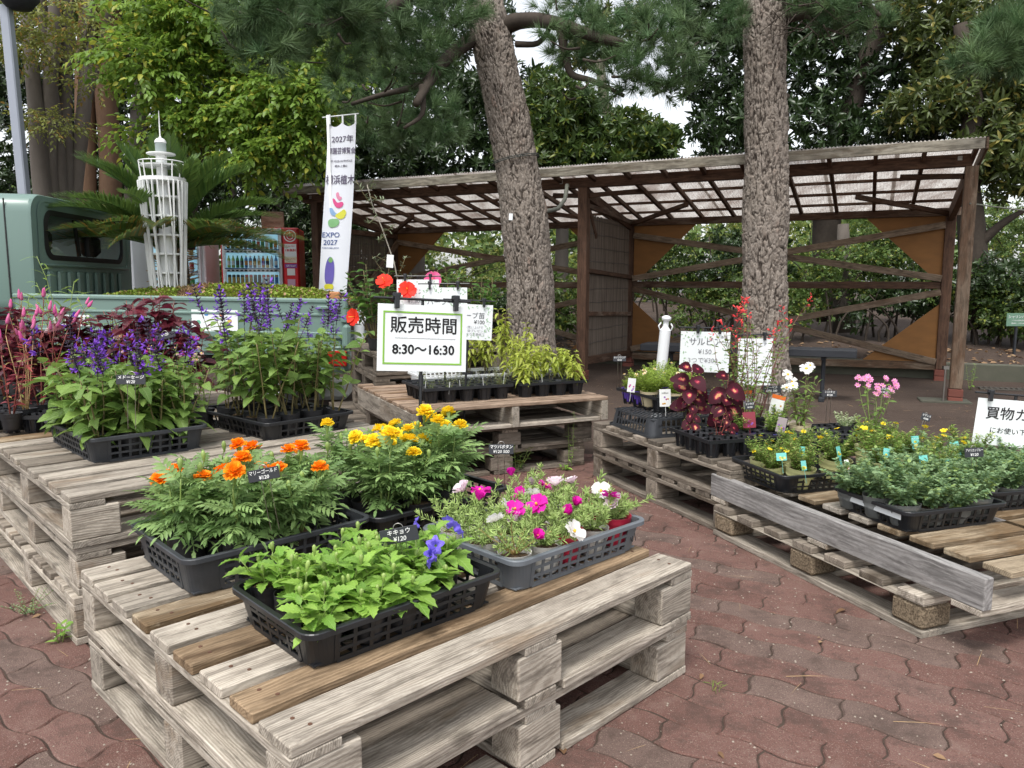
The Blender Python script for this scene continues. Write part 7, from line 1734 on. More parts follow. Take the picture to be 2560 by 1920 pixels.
# ---- coleus
COL_ = None
def coleusmat():
    m, n, l, b, o = new_mat('coleus_leaf'); tc = n.new('ShaderNodeTexCoord'); sp_ = n.new('ShaderNodeSeparateXYZ'); l.new(tc.outputs['Generated'], sp_.inputs[0])
    r = n.new('ShaderNodeObjectInfo').outputs['Random']
    dx = mth(n, l, 'MULTIPLY', mth(n, l, 'SUBTRACT', sp_.outputs[0], .48), 1.85); dy = mth(n, l, 'MULTIPLY', mth(n, l, 'SUBTRACT', sp_.outputs[1], .5), 2.0)
    d = mth(n, l, 'SQRT', mth(n, l, 'ADD', mth(n, l, 'MULTIPLY', dx, dx), mth(n, l, 'MULTIPLY', dy, dy)))
    nz = noise(n, l, mapped(n, l, (1, 1, 1), 'Object', mth(n, l, 'MULTIPLY', r, 9.)), 95, 3, .6)
    dc = mth(n, l, 'ADD', d, mth(n, l, 'MULTIPLY', mth(n, l, 'SUBTRACT', nz, .5), .55)); dc = mth(n, l, 'ADD', dc, mth(n, l, 'MULTIPLY', mth(n, l, 'SUBTRACT', r, .5), .25))
    c = ramp(n, l, dc, [(.08, (.70, .36, .16)), (.15, (.45, .03, .08)), (.24, (.14, .008, .03)), (.34, (.050, .005, .013))])
    e = ramp(n, l, mth(n, l, 'ADD', d, mth(n, l, 'MULTIPLY', nz, .10)), [(.93, 0.), (1.0, 1.)])
    c = mixc(n, l, e, c, (.30, .36, .07)); l.new(c, b.inputs['Base Color']); b.inputs['Roughness'].default_value = .6; b.inputs['Specular IOR Level'].default_value = .2
    t = n.new('ShaderNodeBsdfTranslucent'); l.new(c, t.inputs[0]); mx = n.new('ShaderNodeMixShader'); mx.inputs[0].default_value = .25; l.new(b.outputs[0], mx.inputs[1]); l.new(t.outputs[0], mx.inputs[2]); l.new(mx.outputs[0], o.inputs['Surface']); return m
CLM = coleusmat(); colf = [mesh_of('leaf', leaf_t(.080, .062, 8, .12, c, .07, .42, .008), CLM, True) for c in (.1, .3, .5)]
def coleus(label, px_, top, bot, Y, seed, zpot):
    t = thing('coleus', label, 'coleus plant', group='burgundy and pink coleus'); q = random.Random(seed); p = aty(px_, top, Y); ph = p.z; b_ = aty(px_, bot, Y).z
    t.location = (p.x, Y, zpot); O('pot', POTS['black'][0], t); hh = ph - zpot; k = 0
    L = [Vector((0, 0, .06)), Vector((.0, -.01, hh * .5)), Vector((0, -.02, hh))]; L2 = [Vector((0, 0, .07)), Vector((-.02, -.06, .10)), Vector((-.01, -.11, .02)), Vector((0, -.12, b_ - zpot))]
    for LL, cnt, dn in ((L, 13, -.55), (L2, 14, -.75)):
        for n_ in range(cnt):
            f = (n_ + .5) / cnt; sgm = len(LL) - 1; ii = min(sgm - 1, int(f * sgm)); pp = LL[ii].lerp(LL[ii + 1], f * sgm - ii)
            aa = k * 2.39996; front = -.55; d = Vector((math.cos(aa) * .95, math.sin(aa) * .75 + front, dn * .8 + q.gauss(0, .3) + (.5 if LL is L and f > .85 else 0)))
            s = (q.uniform(1.0, 1.35) if LL is L else q.uniform(.5, .85)) * (1 if f < .9 else .7); O('leaf', colf[q.randrange(3)], t, mat=xf(pp, d, (q.gauss(0, .35), -1, .55), s)); k += 1
    for LL in (L, L2): stems_obj(t, [LL], .0035, RST, 6, 'stem')
    return t
coleus('coleus with burgundy leaves and pink centres, left of the two hanging plants', 1728, 915, 1070, 3.78, 1, ZU)
coleus('coleus with burgundy leaves hanging low, right of the two hanging plants', 1818, 935, 1090, 3.70, 2, ZU - .02)
put(leafy('coleus', 'small bright pink and lime coleus hanging low over the empty cell tray', 'coleus plant', 5, 'black', 3, .10, .4, colf, 6, .5, RST, .003, group='burgundy and pink coleus'), (.955, 3.50, ZR + .012), 1)
# ---- tall red salvia
RSL = leafmat('small_salvia_leaf', (.09, .17, .03), (.20, .28, .06), .35, .5, False, (.28, .36, .12), var=.4); rsl = [mesh_of('leaf', leaf_t(.030, .020, 5, .25, c, .05, .4, .006), RSL, True) for c in (.2, .5)]
RSF = petalmat('coral_red_petal', (.72, .04, .05), (.80, .12, .10))
tb_ = (np.array([(0, 0, 0), (.016, .003, 0), (.016, -.003, 0), (.016, 0, .004), (.030, .006, .004), (.030, -.006, .004), (.028, 0, -.006)], float), np.array([(0, 1, 3), (0, 3, 2), (0, 2, 1), (1, 4, 3), (2, 3, 5), (3, 4, 5), (1, 6, 2)]))
rs_ = np.random.RandomState(3); n0 = 7; a = rs_.uniform(0, 6.28, n0); Vt, Tt = scatter(tb_, np.stack([0 * a, 0 * a, np.linspace(0, .06, n0)], 1), np.stack([np.cos(a), np.sin(a), .4 + 0 * a], 1), [0, 0, 1], rs_.uniform(.7, 1.1, n0)); RFM = mktri('flower', Vt, Tt, RSF, rnd=np.repeat(rs_.rand(n0), 7))
MRS = pm('maroon_stem', (.12, .03, .03), (.20, .08, .05), 20, .5)
for i, (px_, Y, h, s_, sprd) in enumerate([(1858, 4.02, .62, 6, .26), (1835, 3.88, .52, 6, .30), (1895, 3.9, .60, 7, .42), (1870, 3.7, .5, 5, .3)]):
    t = leafy('red_salvia', ['tall wiry salvia with coral red flowers before the right pine, rear left', 'wiry red salvia reaching over the salvia price sign', 'wiry red salvia with long stems leaning to the right', 'wiry red salvia in the front of its group'][i], 'salvia plant', 90 + i, 'black2', s_, h, sprd, rsl, 11, 1., MRS, .0024, group='tall red salvia', z_lo=.25, opp=True, flowers=[(RFM, 4, 1., .04)], bend=.10, lift=-.01)
    put(t, ((px_ - 1280) / FPX * Y * 1.01, Y, ZR + .012), i * 1.7)
# ---- white zinnia, variegated mound, pink fan flower, blue bowls
ZNL = leafmat('zinnia_leaf', (.14, .24, .05), (.24, .34, .09), .35, .5, False, var=.35); znl = [mesh_of('leaf', leaf_t(.055, .014, 5, .3, c, 0, .4), ZNL, True) for c in (.2, .6)]
def daisy(nm, mat_, n_, L, W, cm, cr, seed=1, cup=.1):
    rs = np.random.RandomState(seed); a = np.arange(n_) * 2 * PI / n_ + rs.normal(0, .08, n_); V, T = scatter(petal_t(L, W, -.2, .03, 2), np.stack([np.cos(a) * cr * .6, np.sin(a) * cr * .6, 0 * a], 1), np.stack([np.cos(a), np.sin(a), cup + 0 * a], 1), [0, 0, 1], rs.uniform(.9, 1.08, n_))
    c_ = MB(); c_.lathe([(cr, 0), (cr * .8, .003), (0, .004)], 8); Fc = []
    for f in c_.F: Fc += [(f[0], f[i], f[i + 1]) for i in range(1, len(f) - 1)]
    return mktri(nm, np.concatenate([V, c_.V]), np.concatenate([T, np.array(Fc) + len(V)]), [mat_, cm], np.concatenate([np.zeros(len(T)), np.ones(len(Fc))]), rnd=np.concatenate([np.repeat(rs.rand(n_), 15), np.zeros(len(c_.V))]))
ZNF = daisy('flower', PWH, 11, .020, .010, YST, .006); YDF = daisy('flower', PY, 5, .013, .012, YST, .0035, 3, .4); PKF = daisy('flower', petalmat('pink_petal', (.72, .22, .48), (.78, .38, .60)), 6, .011, .007, YST, .003, 5, .5)
put(leafy('zinnia', 'white star zinnia bush above the empty black cell trays', 'zinnia plant', 101, 'cream', 12, .27, .38, znl, 12, 1., BST, .0022, flowers=[(ZNF, 7, 1.2, .03)], z_lo=.2, face=True), ((2003 - 1280) / FPX * 3.72, 3.68, ZR + .012), 0)
VAR = leafmat('cream_variegated_leaf', (.52, .56, .38), (.30, .40, .20), .3, .5, var=.3)
put(leafy('variegated_plant', 'low mound of cream edged tiny leaves right of the white zinnia', 'leafy plant', 102, 'black', 22, .085, 1.1, None, 16, 1., GST, .001, joined=[tree_leaf(.014, .009)], jmat=VAR), ((2112 - 1280) / FPX * 3.76, 3.70, ZR + .012), 0, 1.05)
put(leafy('pink_fan_flower', 'airy plant with small pink flowers standing above the yellow daisies', 'flowering plant', 103, 'black2', 10, .24, .5, [mesh_of('leaf', leaf_t(.045, .018, 4, .3, .3, .1, .5), SL, True)], 6, 1., GST, .002, flowers=[(PKF, 46, 1.0, .035)], z_lo=.1, face=True), ((2178 - 1280) / FPX * 3.70, 3.62, ZR + .012), 0)
for i, (px_, Y, lb) in enumerate([(1862, 3.62, 'small green plant in a periwinkle bowl beside the coleus'), (1932, 3.60, 'bushy green plant in a periwinkle bowl with a photo tag'), (1950, 3.85, 'green plant with an orange price card behind the periwinkle bowls'), (1880, 3.86, 'green plant with an orange card left of the other orange card')]):
    put(leafy('bedding_plant', lb, 'bedding plant', 110 + i, 'blue' if i < 2 else 'black2', 14, .10, .8, None, 18, 1., GST, .0013, joined=[tree_leaf(.028, .011), tree_leaf(.022, .009)], jmat=FN2, group='bedding plants in the empty trays'), ((px_ - 1280) / FPX * (Y + .03), Y, ZR + .02), i)
# ---- yellow flowered bushes with teal tags
TEAL = pm('teal_tag', (.10, .42, .38), (.16, .50, .44), 40, .4); TAGW = pm('white_tag', (.75, .76, .74), None, 10, .4)
def tagcard(label, loc, rz, w_=.03, h=.06, mat_=TEAL, extra=True, tilt=-.25, writing=None, grp='plant tags', dz=0):
    t = thing('plant_tag', label, 'plant tag', loc, rz, grp); t.rotation_euler = (tilt, random.Random(label).uniform(-.25, .25), rz)
    m = MB(); m.box((0, 0, h * .5), (w_, .0008, h)); m.bar((0, 0, 0), (0, 0, -.05), .010, .0008, up=(1, 0, 0)); m.obj('card', mat_, t)
    if extra:
        q = random.Random(label)
        for k in range(5):
            b_ = MB(); b_.lathe([(0, 0), (.0045, 0), (.005, -.0004)], 7); b_.obj('printed_flower', flat(random.Random(label + str(k)).choice([(.75, .6, .05), (.25, .4, .06), (.7, .68, .2)]) if mat_ is TEAL else random.Random(label + str(k)).choice([(.45, .05, .25), (.25, .1, .4), (.6, .3, .05)])), t, (q.uniform(-.3, .3) * w_, -.0012, h * q.uniform(.1, .55)), (PI / 2, 0, 0))
    if writing: O('lettering', text_mesh(writing, w_ * .22, WHT if mat_ is TEAL else INK, .01), t, (0, -.001, h * .78), (PI / 2, 0, 0))
    return t
yb = [leafy('yellow_daisy_bush', 'x', 'daisy bush', 120 + s, 'lime', 24, .15, .85, None, 42, 1.05, BST, .0013, group='yellow flowered bushes in pale lime pots', joined=[tree_leaf(.018, .009), tree_leaf(.024, .008)], jmat=FN2, flowers=[(YDF, 3, .8, .015)]) for s in (0, 1, 2)]
def trayspot(c, rz, x, y): return (c[0] + x * math.cos(rz) - y * math.sin(rz), c[1] + x * math.sin(rz) + y * math.cos(rz))
sp = []
for k, (x, y, s_, lb) in enumerate([(-.12, .10, .85, 'back left of the 02 basket'), (-.145, -.02, .85, 'left of the 02 basket'), (-.10, -.125, 1.0, 'front left of the 02 basket'), (.04, .08, 1.0, 'at the back middle of the 02 basket'), (.12, -.06, 1.1, 'at the right of the 02 basket')]):
    X, Y = trayspot(c02, rad(17), x, y); sp.append((X, Y, Z2 + .008, k * 1.1, s_, k % 3, 'yellow flowered bush in a pale lime pot, ' + lb))
for k, (px_, Y, s_, lb) in enumerate([(2195, 3.02, 1.2, 'with a tall teal tag'), (2262, 3.25, 1., 'behind the tall teal tag'), (2325, 3.12, 1., 'beside the tilted price label'), (2420, 3.15, 1.15, 'at the far right of the cell tray'), (2345, 2.90, .95, 'just behind the herbs'), (2170, 3.35, 1.05, 'under the pink flowers')]):
    sp.append(((px_ - 1280) / FPX * (Y + .06), Y, Z2 + .02, k * 1.9, s_, (k + 1) % 3, 'yellow flowered bush in a pale lime pot, ' + lb))
place(yb, sp, used)
for k, (px_, py_, Y, w_, h) in enumerate([(1955, 1128, 2.96, .045, .04), (2005, 1115, 3.1, .026, .055), (2100, 1115, 3.0, .026, .055), (2012, 1150, 2.92, .022, .05), (2215, 1125, 2.88, .032, .075), (2292, 1092, 3.12, .036, .07), (2395, 1108, 3.0, .036, .075), (2312, 1137, 2.82, .034, .05), (2375, 1145, 2.82, .03, .05), (2122, 1150, 2.9, .018, .06)]):
    h *= .75; w_ *= .85; p = aty(px_, py_ + 14, Y); tagcard(['teal butterfly shaped tag in the front left lime pot', 'teal tag standing behind the butterfly tag', 'teal tag in the right lime pot of the 02 basket', 'slanted pale teal tag at the rim of the 02 basket', 'tall teal tag with striped print behind the herb basket', 'wide teal tag in the rear cell tray', 'tall teal tag at the far right pot', 'teal tag low behind the grey green herbs', 'short teal tag beside the american blue price label', 'narrow white tag seen edge on in the 02 basket'][k], tuple(p - Vector((0, 0, h * .5))), q.uniform(-.5, .5), w_, h, TEAL if k < 9 else TAGW, True, writing='ビデンス' if k in (4, 5, 6) else None)
for k, (px_, py_, Y, w_, h, c, wr_, lb) in enumerate([(1577, 963, 4.08, .042, .075, 'v', None, 'white tag with violet flower prints in the violet pot'), (1664, 995, 3.93, .058, .09, 'w', 'million', 'white tag with small flower photos in front of the million bells'), (1865, 1000, 3.95, .07, .10, 'o', None, 'white seed card with an orange band left of the verbena label'), (1938, 1012, 3.85, .07, .10, 'o', None, 'white seed card with an orange band right of the coleus'), (1875, 1050, 3.58, .06, .075, 'r', None, 'dark red photo tag standing in the periwinkle bowl'), (1950, 1062, 3.55, .045, .07, 'p', None, 'leaning photo tag in the right periwinkle bowl')]):
    p = aty(px_, py_, Y); mt = {'v': TAGW, 'w': TAGW, 'o': TAGW, 'r': flat((.25, .03, .05)), 'p': flat((.35, .30, .30))}[c]; t = tagcard(lb, tuple(p - Vector((0, 0, h / 2))), 0, w_, h, mt, True, -.12, wr_)
    if c == 'o': m = MB(); m.box((0, -.001, h * .9), (w_, .0009, h * .2)); m.obj('orange_band', flat((.75, .16, .02)), t)
# ---- grey green herbs
GHL = leafmat('soft_grey_green_leaf', (.14, .24, .11), (.25, .36, .18), .35, .6, var=.35, young=(.28, .38, .12))
gt = [tree_leaf(.021, .012, .2, .25), tree_leaf(.017, .011, .2, .3)]
gh = [leafy('american_blue', 'x', 'trailing herb', 140 + s, 'clear', 13, .15, 1.0, None, 26, 1.35, GST, .0015, group='grey green trailing herbs', joined=gt, jmat=GHL, opp=True, lift=-.035, z_lo=.08) for s in (0, 1, 2)]
sp = grid_spots(cG, rad(17), 4, 3, .105, .12, Z2 + .008, set(), 'grey green herb in a clear pot, %s row from camera, %s from left', q, 3, .9, 1.1, .008)
cG2 = off2(cG, rad(17), .50, rad(108), .10)
for s in grid_spots(cG2, rad(14), 4, 3, .105, .12, Z2 + .008, set(), 'grey green herb in the right edge basket, %s row from camera, %s from left', q, 3, .9, 1.1, .008): sp.append(s)
place(gh, sp, used)
# ---- basil and rosemary seedlings on the centre stack
BSL = leafmat('yellow_green_basil_leaf', (.30, .38, .05), (.42, .46, .09), .4, .5, False, var=.35); bsl = [mesh_of('leaf', leaf_t(.042, .019, 5, .3, c, .05, .4, .008), BSL, True) for c in (.4, .9, 1.3)]
TAGS = []
ZC = .4225
rc = random.Random(7)
for k, (i, j, h) in enumerate([(0, 1, .22), (0, 2, .26), (1, 1, .22), (1, 3, .25), (2, 1, .24), (2, 2, .22), (3, 1, .23), (3, 2, .18), (0, 0, .13), (2, 3, .2), (3, 0, .15)]):
    X, Y = cellpos(off2((.018, 4.47), rad(23.5), .25, rad(113.5), .20), rad(22.5), i, j, 4, 4, .112)
    put(leafy('basil', 'yellow green basil in the right cell tray, %s row from camera, %s from left' % (ORD[j], ORD[i]), 'basil seedling', 160 + k, 'black', 3, h * 1.05, .18, bsl, 12, 1.25, BST, .002, group='basil seedlings', opp=True, z_lo=.35, droop=.35), (X, Y, ZC), k)
RML2 = leafmat('rosemary_leaf', (.13, .19, .06), (.22, .27, .10), .25, .5, var=.4); 
for k, (i, j, h, st) in enumerate([(0, 0, .11, 3), (0, 1, .14, 2), (1, 0, .12, 3), (1, 1, .15, 2), (2, 0, .10, 3), (2, 1, .14, 3), (3, 0, .14, 2), (3, 1, .13, 3), (4, 0, .16, 9), (4, 1, .15, 3), (2, 2, .13, 2), (0, 2, .14, 2)]):
    X, Y = cellpos(off2((-.50, 4.235), rad(24.5), .28, rad(114.5), .20), rad(24.5), i, j, 5, 4, .108)
    put(leafy('rosemary', 'thin rosemary seedling in the left cell tray, %s row from camera, %s from left' % (ORD[j], ORD[i]), 'rosemary seedling', 180 + k, 'black', st, h, .25 if st < 5 else .6, None, 22, 1., BST, .0012, group='rosemary seedlings', joined=[tree_leaf(.022, .0035)], jmat=RML2, z_lo=.2), (X, Y, ZC - .015), k)
for k, (px_, Y, h, lb) in enumerate([(1170, 5.0, .34, 'tall drooping basil left of the basil tray, before the herb sign'), (1215, 5.1, .28, 'drooping yellowing basil in the white basket'), (1255, 5.0, .42, 'tallest yellow green basil beside the leaning pine'), (1310, 5.05, .34, 'yellow green basil in front of the leaning pine trunk')]):
    put(leafy('basil', lb, 'basil plant', 200 + k, 'black2', 5, h, .18, bsl, 12, 1.25, BST, .003, group='tall basil in the white basket', opp=True, z_lo=.4, droop=.4), ((px_ - 1280) / FPX * Y, Y, .435), k)
for k, (px_, py_, Y) in enumerate([(1063, 968, 4.3), (1150, 965, 4.38), (1123, 970, 4.3), (1208, 958, 4.4), (1260, 945, 4.5), (1310, 945, 4.6), (1378, 925, 4.75), (1397, 928, 4.8), (1438, 942, 4.7), (1355, 950, 4.6)]):
    p = aty(px_, py_, Y); m = MB(); m.bar((0, 0, -.035), (0, 0, .035), .013, .001, up=(1, 0, 0)); o_ = m.obj('plant_tag', TAGW, loc=tuple(p), rot=(.1, .1 * (-1) ** k, .3)); tag(o_, 'white stick tag among the seedlings, %s from the left in the two black trays' % (ORD + ['seventh', 'eighth', 'ninth', 'tenth'])[[0, 2, 1, 3, 4, 5, 7, 8, 9, 6][k]], 'plant tag', 'white stick tags')
# ---- hibiscus and olive on the back stack
pallet('fourth dark pallet at the back, directly under the hibiscus pots', (-.62, 5.62), rad(22), .95, .9, side=W_DARK, tops=(W_DARK,), group='pallets at the back', z0=.486, hb=.09)
ZH = .642
HBL = leafmat('hibiscus_leaf', (.045, .12, .02), (.10, .20, .035), .3, .35, False, (.2, .3, .1), var=.35); hbl = [mesh_of('leaf', leaf_t(.065, .042, 6, .25, c, .08, .38, .014), HBL, True) for c in (.2, .5)]
HR = petalmat('scarlet_petal', (.78, .035, .02), (.82, .07, .03)); HP = petalmat('hot_pink_petal', (.80, .10, .28), (.85, .18, .38))
def hib_flower(mat_, seed):
    rs = np.random.RandomState(seed); a = np.arange(5) * 2 * PI / 5; V, T = scatter(petal_t(.062, .060, -.12, .07, 4), np.stack([0 * a, 0 * a, 0 * a + .002 * np.arange(5)], 1), np.stack([np.cos(a), np.sin(a), .45 + 0 * a], 1), [0, 0, 1], rs.uniform(.92, 1.06, 5))
    m = MB(); m.tube([(0, 0, 0), (0, 0, .03), (.004, 0, .06)], [.003, .0025, .003], 6); Fc = []
    for f in m.F: Fc += [(f[0], f[i], f[i + 1]) for i in range(1, len(f) - 1)]
    return mktri('flower', np.concatenate([V, np.array([tuple(v) for v in m.V])]), np.concatenate([T, np.array(Fc) + len(V)]), [mat_, YST], np.concatenate([np.zeros(len(T)), np.ones(len(Fc))]), smooth=True, rnd=np.concatenate([np.repeat(rs.rand(5), 25), np.zeros(len(m.V))]))
HRM, HPM = hib_flower(HR, 1), hib_flower(HP, 2)
def hibiscus(label, px_, Y, h, seed, fls, fm, n_st=8, spread=.45, per=15):
    t = leafy('hibiscus', label, 'hibiscus bush', seed, 'black2', n_st, h, spread, hbl, per, 1.2, BST, .004, z_lo=.3, bend=.08)
    X = (px_ - 1280) / FPX * Y * .99; t.location = (X, Y, ZH); 
    for fx, fy, yy, d in fls:
        p = aty(fx, fy, yy) - Vector((X, Y, ZH)); M = xf(p, d) @ Matrix.Rotation(PI / 2, 4, 'Y'); O('flower', fm, t, mat=M); L = [Vector((0, 0, h * .6)), p * .6 + Vector((0, 0, h * .25)), p]; stems_obj(t, [L], .003, BST, 5, 'flower_stalk')
    return t
hibiscus('red hibiscus bush with three scarlet flowers left of the sales hours sign', 932, 5.2, .50, 301, [(962, 707, 5.1, (-.1, -.75, .6)), (1018, 727, 4.95, (.1, -.9, .35)), (888, 793, 5.1, (-.5, -.7, .1))], HRM, 13, .62)
hibiscus('pink hibiscus bush behind the herb price signs', 1120, 5.3, .52, 302, [(1083, 702, 5.2, (.05, -.9, .3))], HPM, 9, .3)
hibiscus('green hibiscus bush without flowers, right of the herb price signs', 1200, 5.4, .42, 303, [], HPM, 8, .3)
OLL = leafmat('olive_leaf', (.16, .20, .12), (.24, .28, .17), .2, .5, var=.3)
t = thing('olive_sapling', 'slender olive sapling with sparse grey green leaves and a white tag behind the red hibiscus', 'olive sapling', (0, 0, 0)); lm = []; P = []; D = []
mainL = [aty(x, y, 5.3) for x, y in ((985, 860), (1002, 740), (985, 655), (955, 570), (930, 510), (918, 462))]; lm.append(mainL)
for (x0, y0, x1, y1) in ((990, 720, 930, 640), (985, 655, 940, 640), (1000, 735, 1030, 690), (990, 700, 1015, 640), (955, 580, 990, 560), (930, 515, 890, 450), (925, 490, 960, 500), (940, 540, 920, 560), (960, 590, 945, 600), (925, 480, 935, 450)):
    a, b_ = aty(x0, y0, 5.3), aty(x1, y1, 5.25); lm.append([a, a.lerp(b_, .5) + Vector((0, -.01, -.01)), b_])
qq = random.Random(4)
for L in lm[1:] + [mainL[3:]]:
    for i in range(16):
        f = qq.random() ** .7; ii = min(len(L) - 2, int(f * (len(L) - 1))); p = L[ii].lerp(L[ii + 1], f * (len(L) - 1) - ii); P.append(tuple(p)); D.append((qq.gauss(0, 1), qq.gauss(0, 1), qq.gauss(.4, .6)))
V, T = scatter(tree_leaf(.042, .009), P, D, [0, 0, 1], np.random.RandomState(1).uniform(.7, 1.1, len(P))); O('foliage', mktri('foliage', V, T, OLL, rnd=np.repeat(np.random.RandomState(1).rand(len(P)), 7)), t, kind='stuff')
for L in lm: stems_obj(t, [L], .006 if L is mainL else .0025, pm('pale_twig', (.30, .27, .22), None, 20, .7) if L is mainL else BST, 6, 'stem')
m = MB(); m.box((0, 0, 0), (.045, .002, .085)); m.obj('care_tag', TAGW, t, tuple(aty(975, 653, 5.2)), (0, .08, .2)); O('pot', POTS['white'][0], t, (mainL[0].x, 5.3, ZH), scale=1.4)
# ---- weeds by the pallets
WDL = [mesh_of('leaf', leaf_t(.05, .018, 4, .3, .3, 0, .45), KL, True)]
put(leafy('weed', 'small bright green weed growing at the foot of the left stack', 'weed', 401, None, 3, .07, .4, WDL, 6, .8, GST, .0018, zs=0), tuple(at(150, 1605, .0)), 0)
put(leafy('weed', 'low grey green weed sprawling beside the left stack', 'weed', 402, None, 9, .11, 1.6, None, 26, 1., BST, .0012, zs=0, joined=[tree_leaf(.012, .005)], jmat=GHL, lift=-.06), tuple(at(70, 1535, .0)), 0)
put(leafy('weed', 'tall thin weed in front of the centre stack', 'weed', 403, None, 2, .34, .08, [mesh_of('leaf', leaf_t(.032, .006, 4, .3, .5), KL, True)], 22, 1., GST, .0018, zs=0), tuple(at(1425, 1168, .0)), 0)
put(leafy('weed', 'leafy rosette weed at the foot of the tall thin weed', 'weed', 404, None, 4, .03, .9, WDL, 4, .9, GST, .0015, zs=0), tuple(at(1410, 1175, .0)), 0)
put(leafy('weed', 'grassy weed growing behind the yellow marigold basket', 'weed', 405, None, 10, .16, .7, None, 10, 1., GST, .001, zs=0, joined=[tree_leaf(.05, .008)], jmat=L_MID), tuple(at(1290, 1180, .0)), 0)
put(leafy('weed', 'single green grass blade sprouting between pavers right of the near stack', 'weed', 406, None, 3, .03, .25, None, 3, 1., GST, .0008, zs=0, joined=[tree_leaf(.03, .003)], jmat=L_CHER), tuple(at(1790, 1730, .0)), 0)
put(leafy('weed', 'small leafy weed growing beside the right shed post', 'weed', 407, None, 4, .30, .3, WDL, 7, .8, GST, .002, zs=0), tuple(at(2425, 975, .0)), 0)
# ================================================================ PRICE LABELS AND SIGNS
def label_sign(label, px_, py_, Y, wpx, hpx, lines, tilt=0., base=None, yaw=0., stake=.14, tz=0.):
    c = aty(px_, py_, Y); zc_ = Y * math.cos(PITCH) - (c.z - EYE) * math.sin(PITCH); w_ = wpx * zc_ / FPX / max(.4, math.cos(yaw)); h = hpx * zc_ / FPX
    t = thing('price_label', label, 'price label', tuple(c), yaw, 'black price labels'); t.rotation_euler = (rad(-6), -tilt, yaw)
    m = MB(); m.box((0, 0, 0), (w_, .0025, h), ch=.0006); m.obj('plate', SLATE, t)
    m = MB(); r_ = w_ * .13
    P = [(-r_, .003, -stake)] + [(-r_ * math.cos(a), .003, h * .45 + r_ * math.sin(a)) for a in np.linspace(0, PI, 10)] + [(r_, .003, -stake)]
    m.tube(P, .0011, 5); m.obj('wire', WIRE, t, smooth=True)
    n_ = len(lines); 
    for k, (s, fs) in enumerate(lines): O('lettering', text_mesh(s, h * fs, CHALK, .012, shear=.12, sx=min(1, .88 * w_ / (len(s) * h * fs * (.95 if s[0] != '¥' else .55)))), t, (0 if k == 0 or n_ < 3 else w_ * .2, -.0018, h * (.22 if k == 0 else -.24)), (PI / 2, 0, 0))
    return t
label_sign('black label reading キキョウ in the nearest basket', 998, 1338, 1.72, 96, 38, [('キキョウ', .40), ('¥120', .42)], rad(11), stake=.155)
label_sign('black label reading マリーゴールド in front of the orange marigolds', 659, 1186, 1.84, 80, 30, [('マリーゴールド', .40), ('¥120', .42)], rad(11), stake=.14)
label_sign('black label reading マツバボタン between the yellow marigolds and rose moss', 1253, 1123, 2.25, 62, 25, [('マツバボタン', .42), ('¥120 500', .42)], 0, stake=.16)
label_sign('black label reading メドーセージ in the nearer sage basket', 327, 949, 2.62, 74, 24, [('メドーセージ', .46), ('¥120', .44)], 0, stake=.17)
label_sign('faded label standing in the burgundy leaves', 413, 840, 3.75, 52, 15, [('¥120', .6)], rad(14), stake=.1)
label_sign('small label on tall wires left of the million bells', 1549, 897, 4.22, 32, 13, [('カリブラコア', .42), ('¥250', .42)], 0, stake=.16)
label_sign('small square label in front of the left periwinkle bowl', 1874, 1014, 3.62, 24, 18, [('コリウス', .34), ('¥150', .34)], rad(6), stake=.1)
label_sign('wide label reading バーベナ above the periwinkle bowls', 1928, 973, 3.9, 50, 18, [('バーベナ', .44), ('¥250 300', .42)], 0, stake=.12)
label_sign('half hidden label left of the white zinnia', 1985, 965, 4.0, 28, 15, [('ジニア', .44)], 0, stake=.12)
label_sign('label on a high wire above the cream variegated mound', 2074, 984, 3.85, 36, 16, [('シロタエ', .42), ('¥120', .42)], -.05, stake=.17)
label_sign('label behind the pink fan flowers', 2212, 976, 3.75, 34, 17, [('スカエボラ', .40), ('¥300 100', .36)], 0, stake=.12)
label_sign('tilted label on tall wires in the right cell tray', 2315, 1043, 3.2, 24, 18, [('ビデンス', .34), ('¥300', .34)], -.3, stake=.15)
label_sign('black label reading アメリカンブルー in the grey green herbs', 2435, 1131, 2.72, 47, 24, [('アメリカンブルー', .34), ('¥120', .4)], rad(3), stake=.1)
def clip(t, x, z, s=1.):
    m = MB(); m.box((x, -.008 * s, z), (.014 * s, .018 * s, .045 * s), ch=.002); m.box((x, -.004 * s, z + .018 * s), (.022 * s, .022 * s, .014 * s), ch=.002); m.tube([(x - .012 * s, .0, z + .008), (x + .012 * s, 0, z + .008)], .004 * s, 6); m.obj('clip', BLK, t)
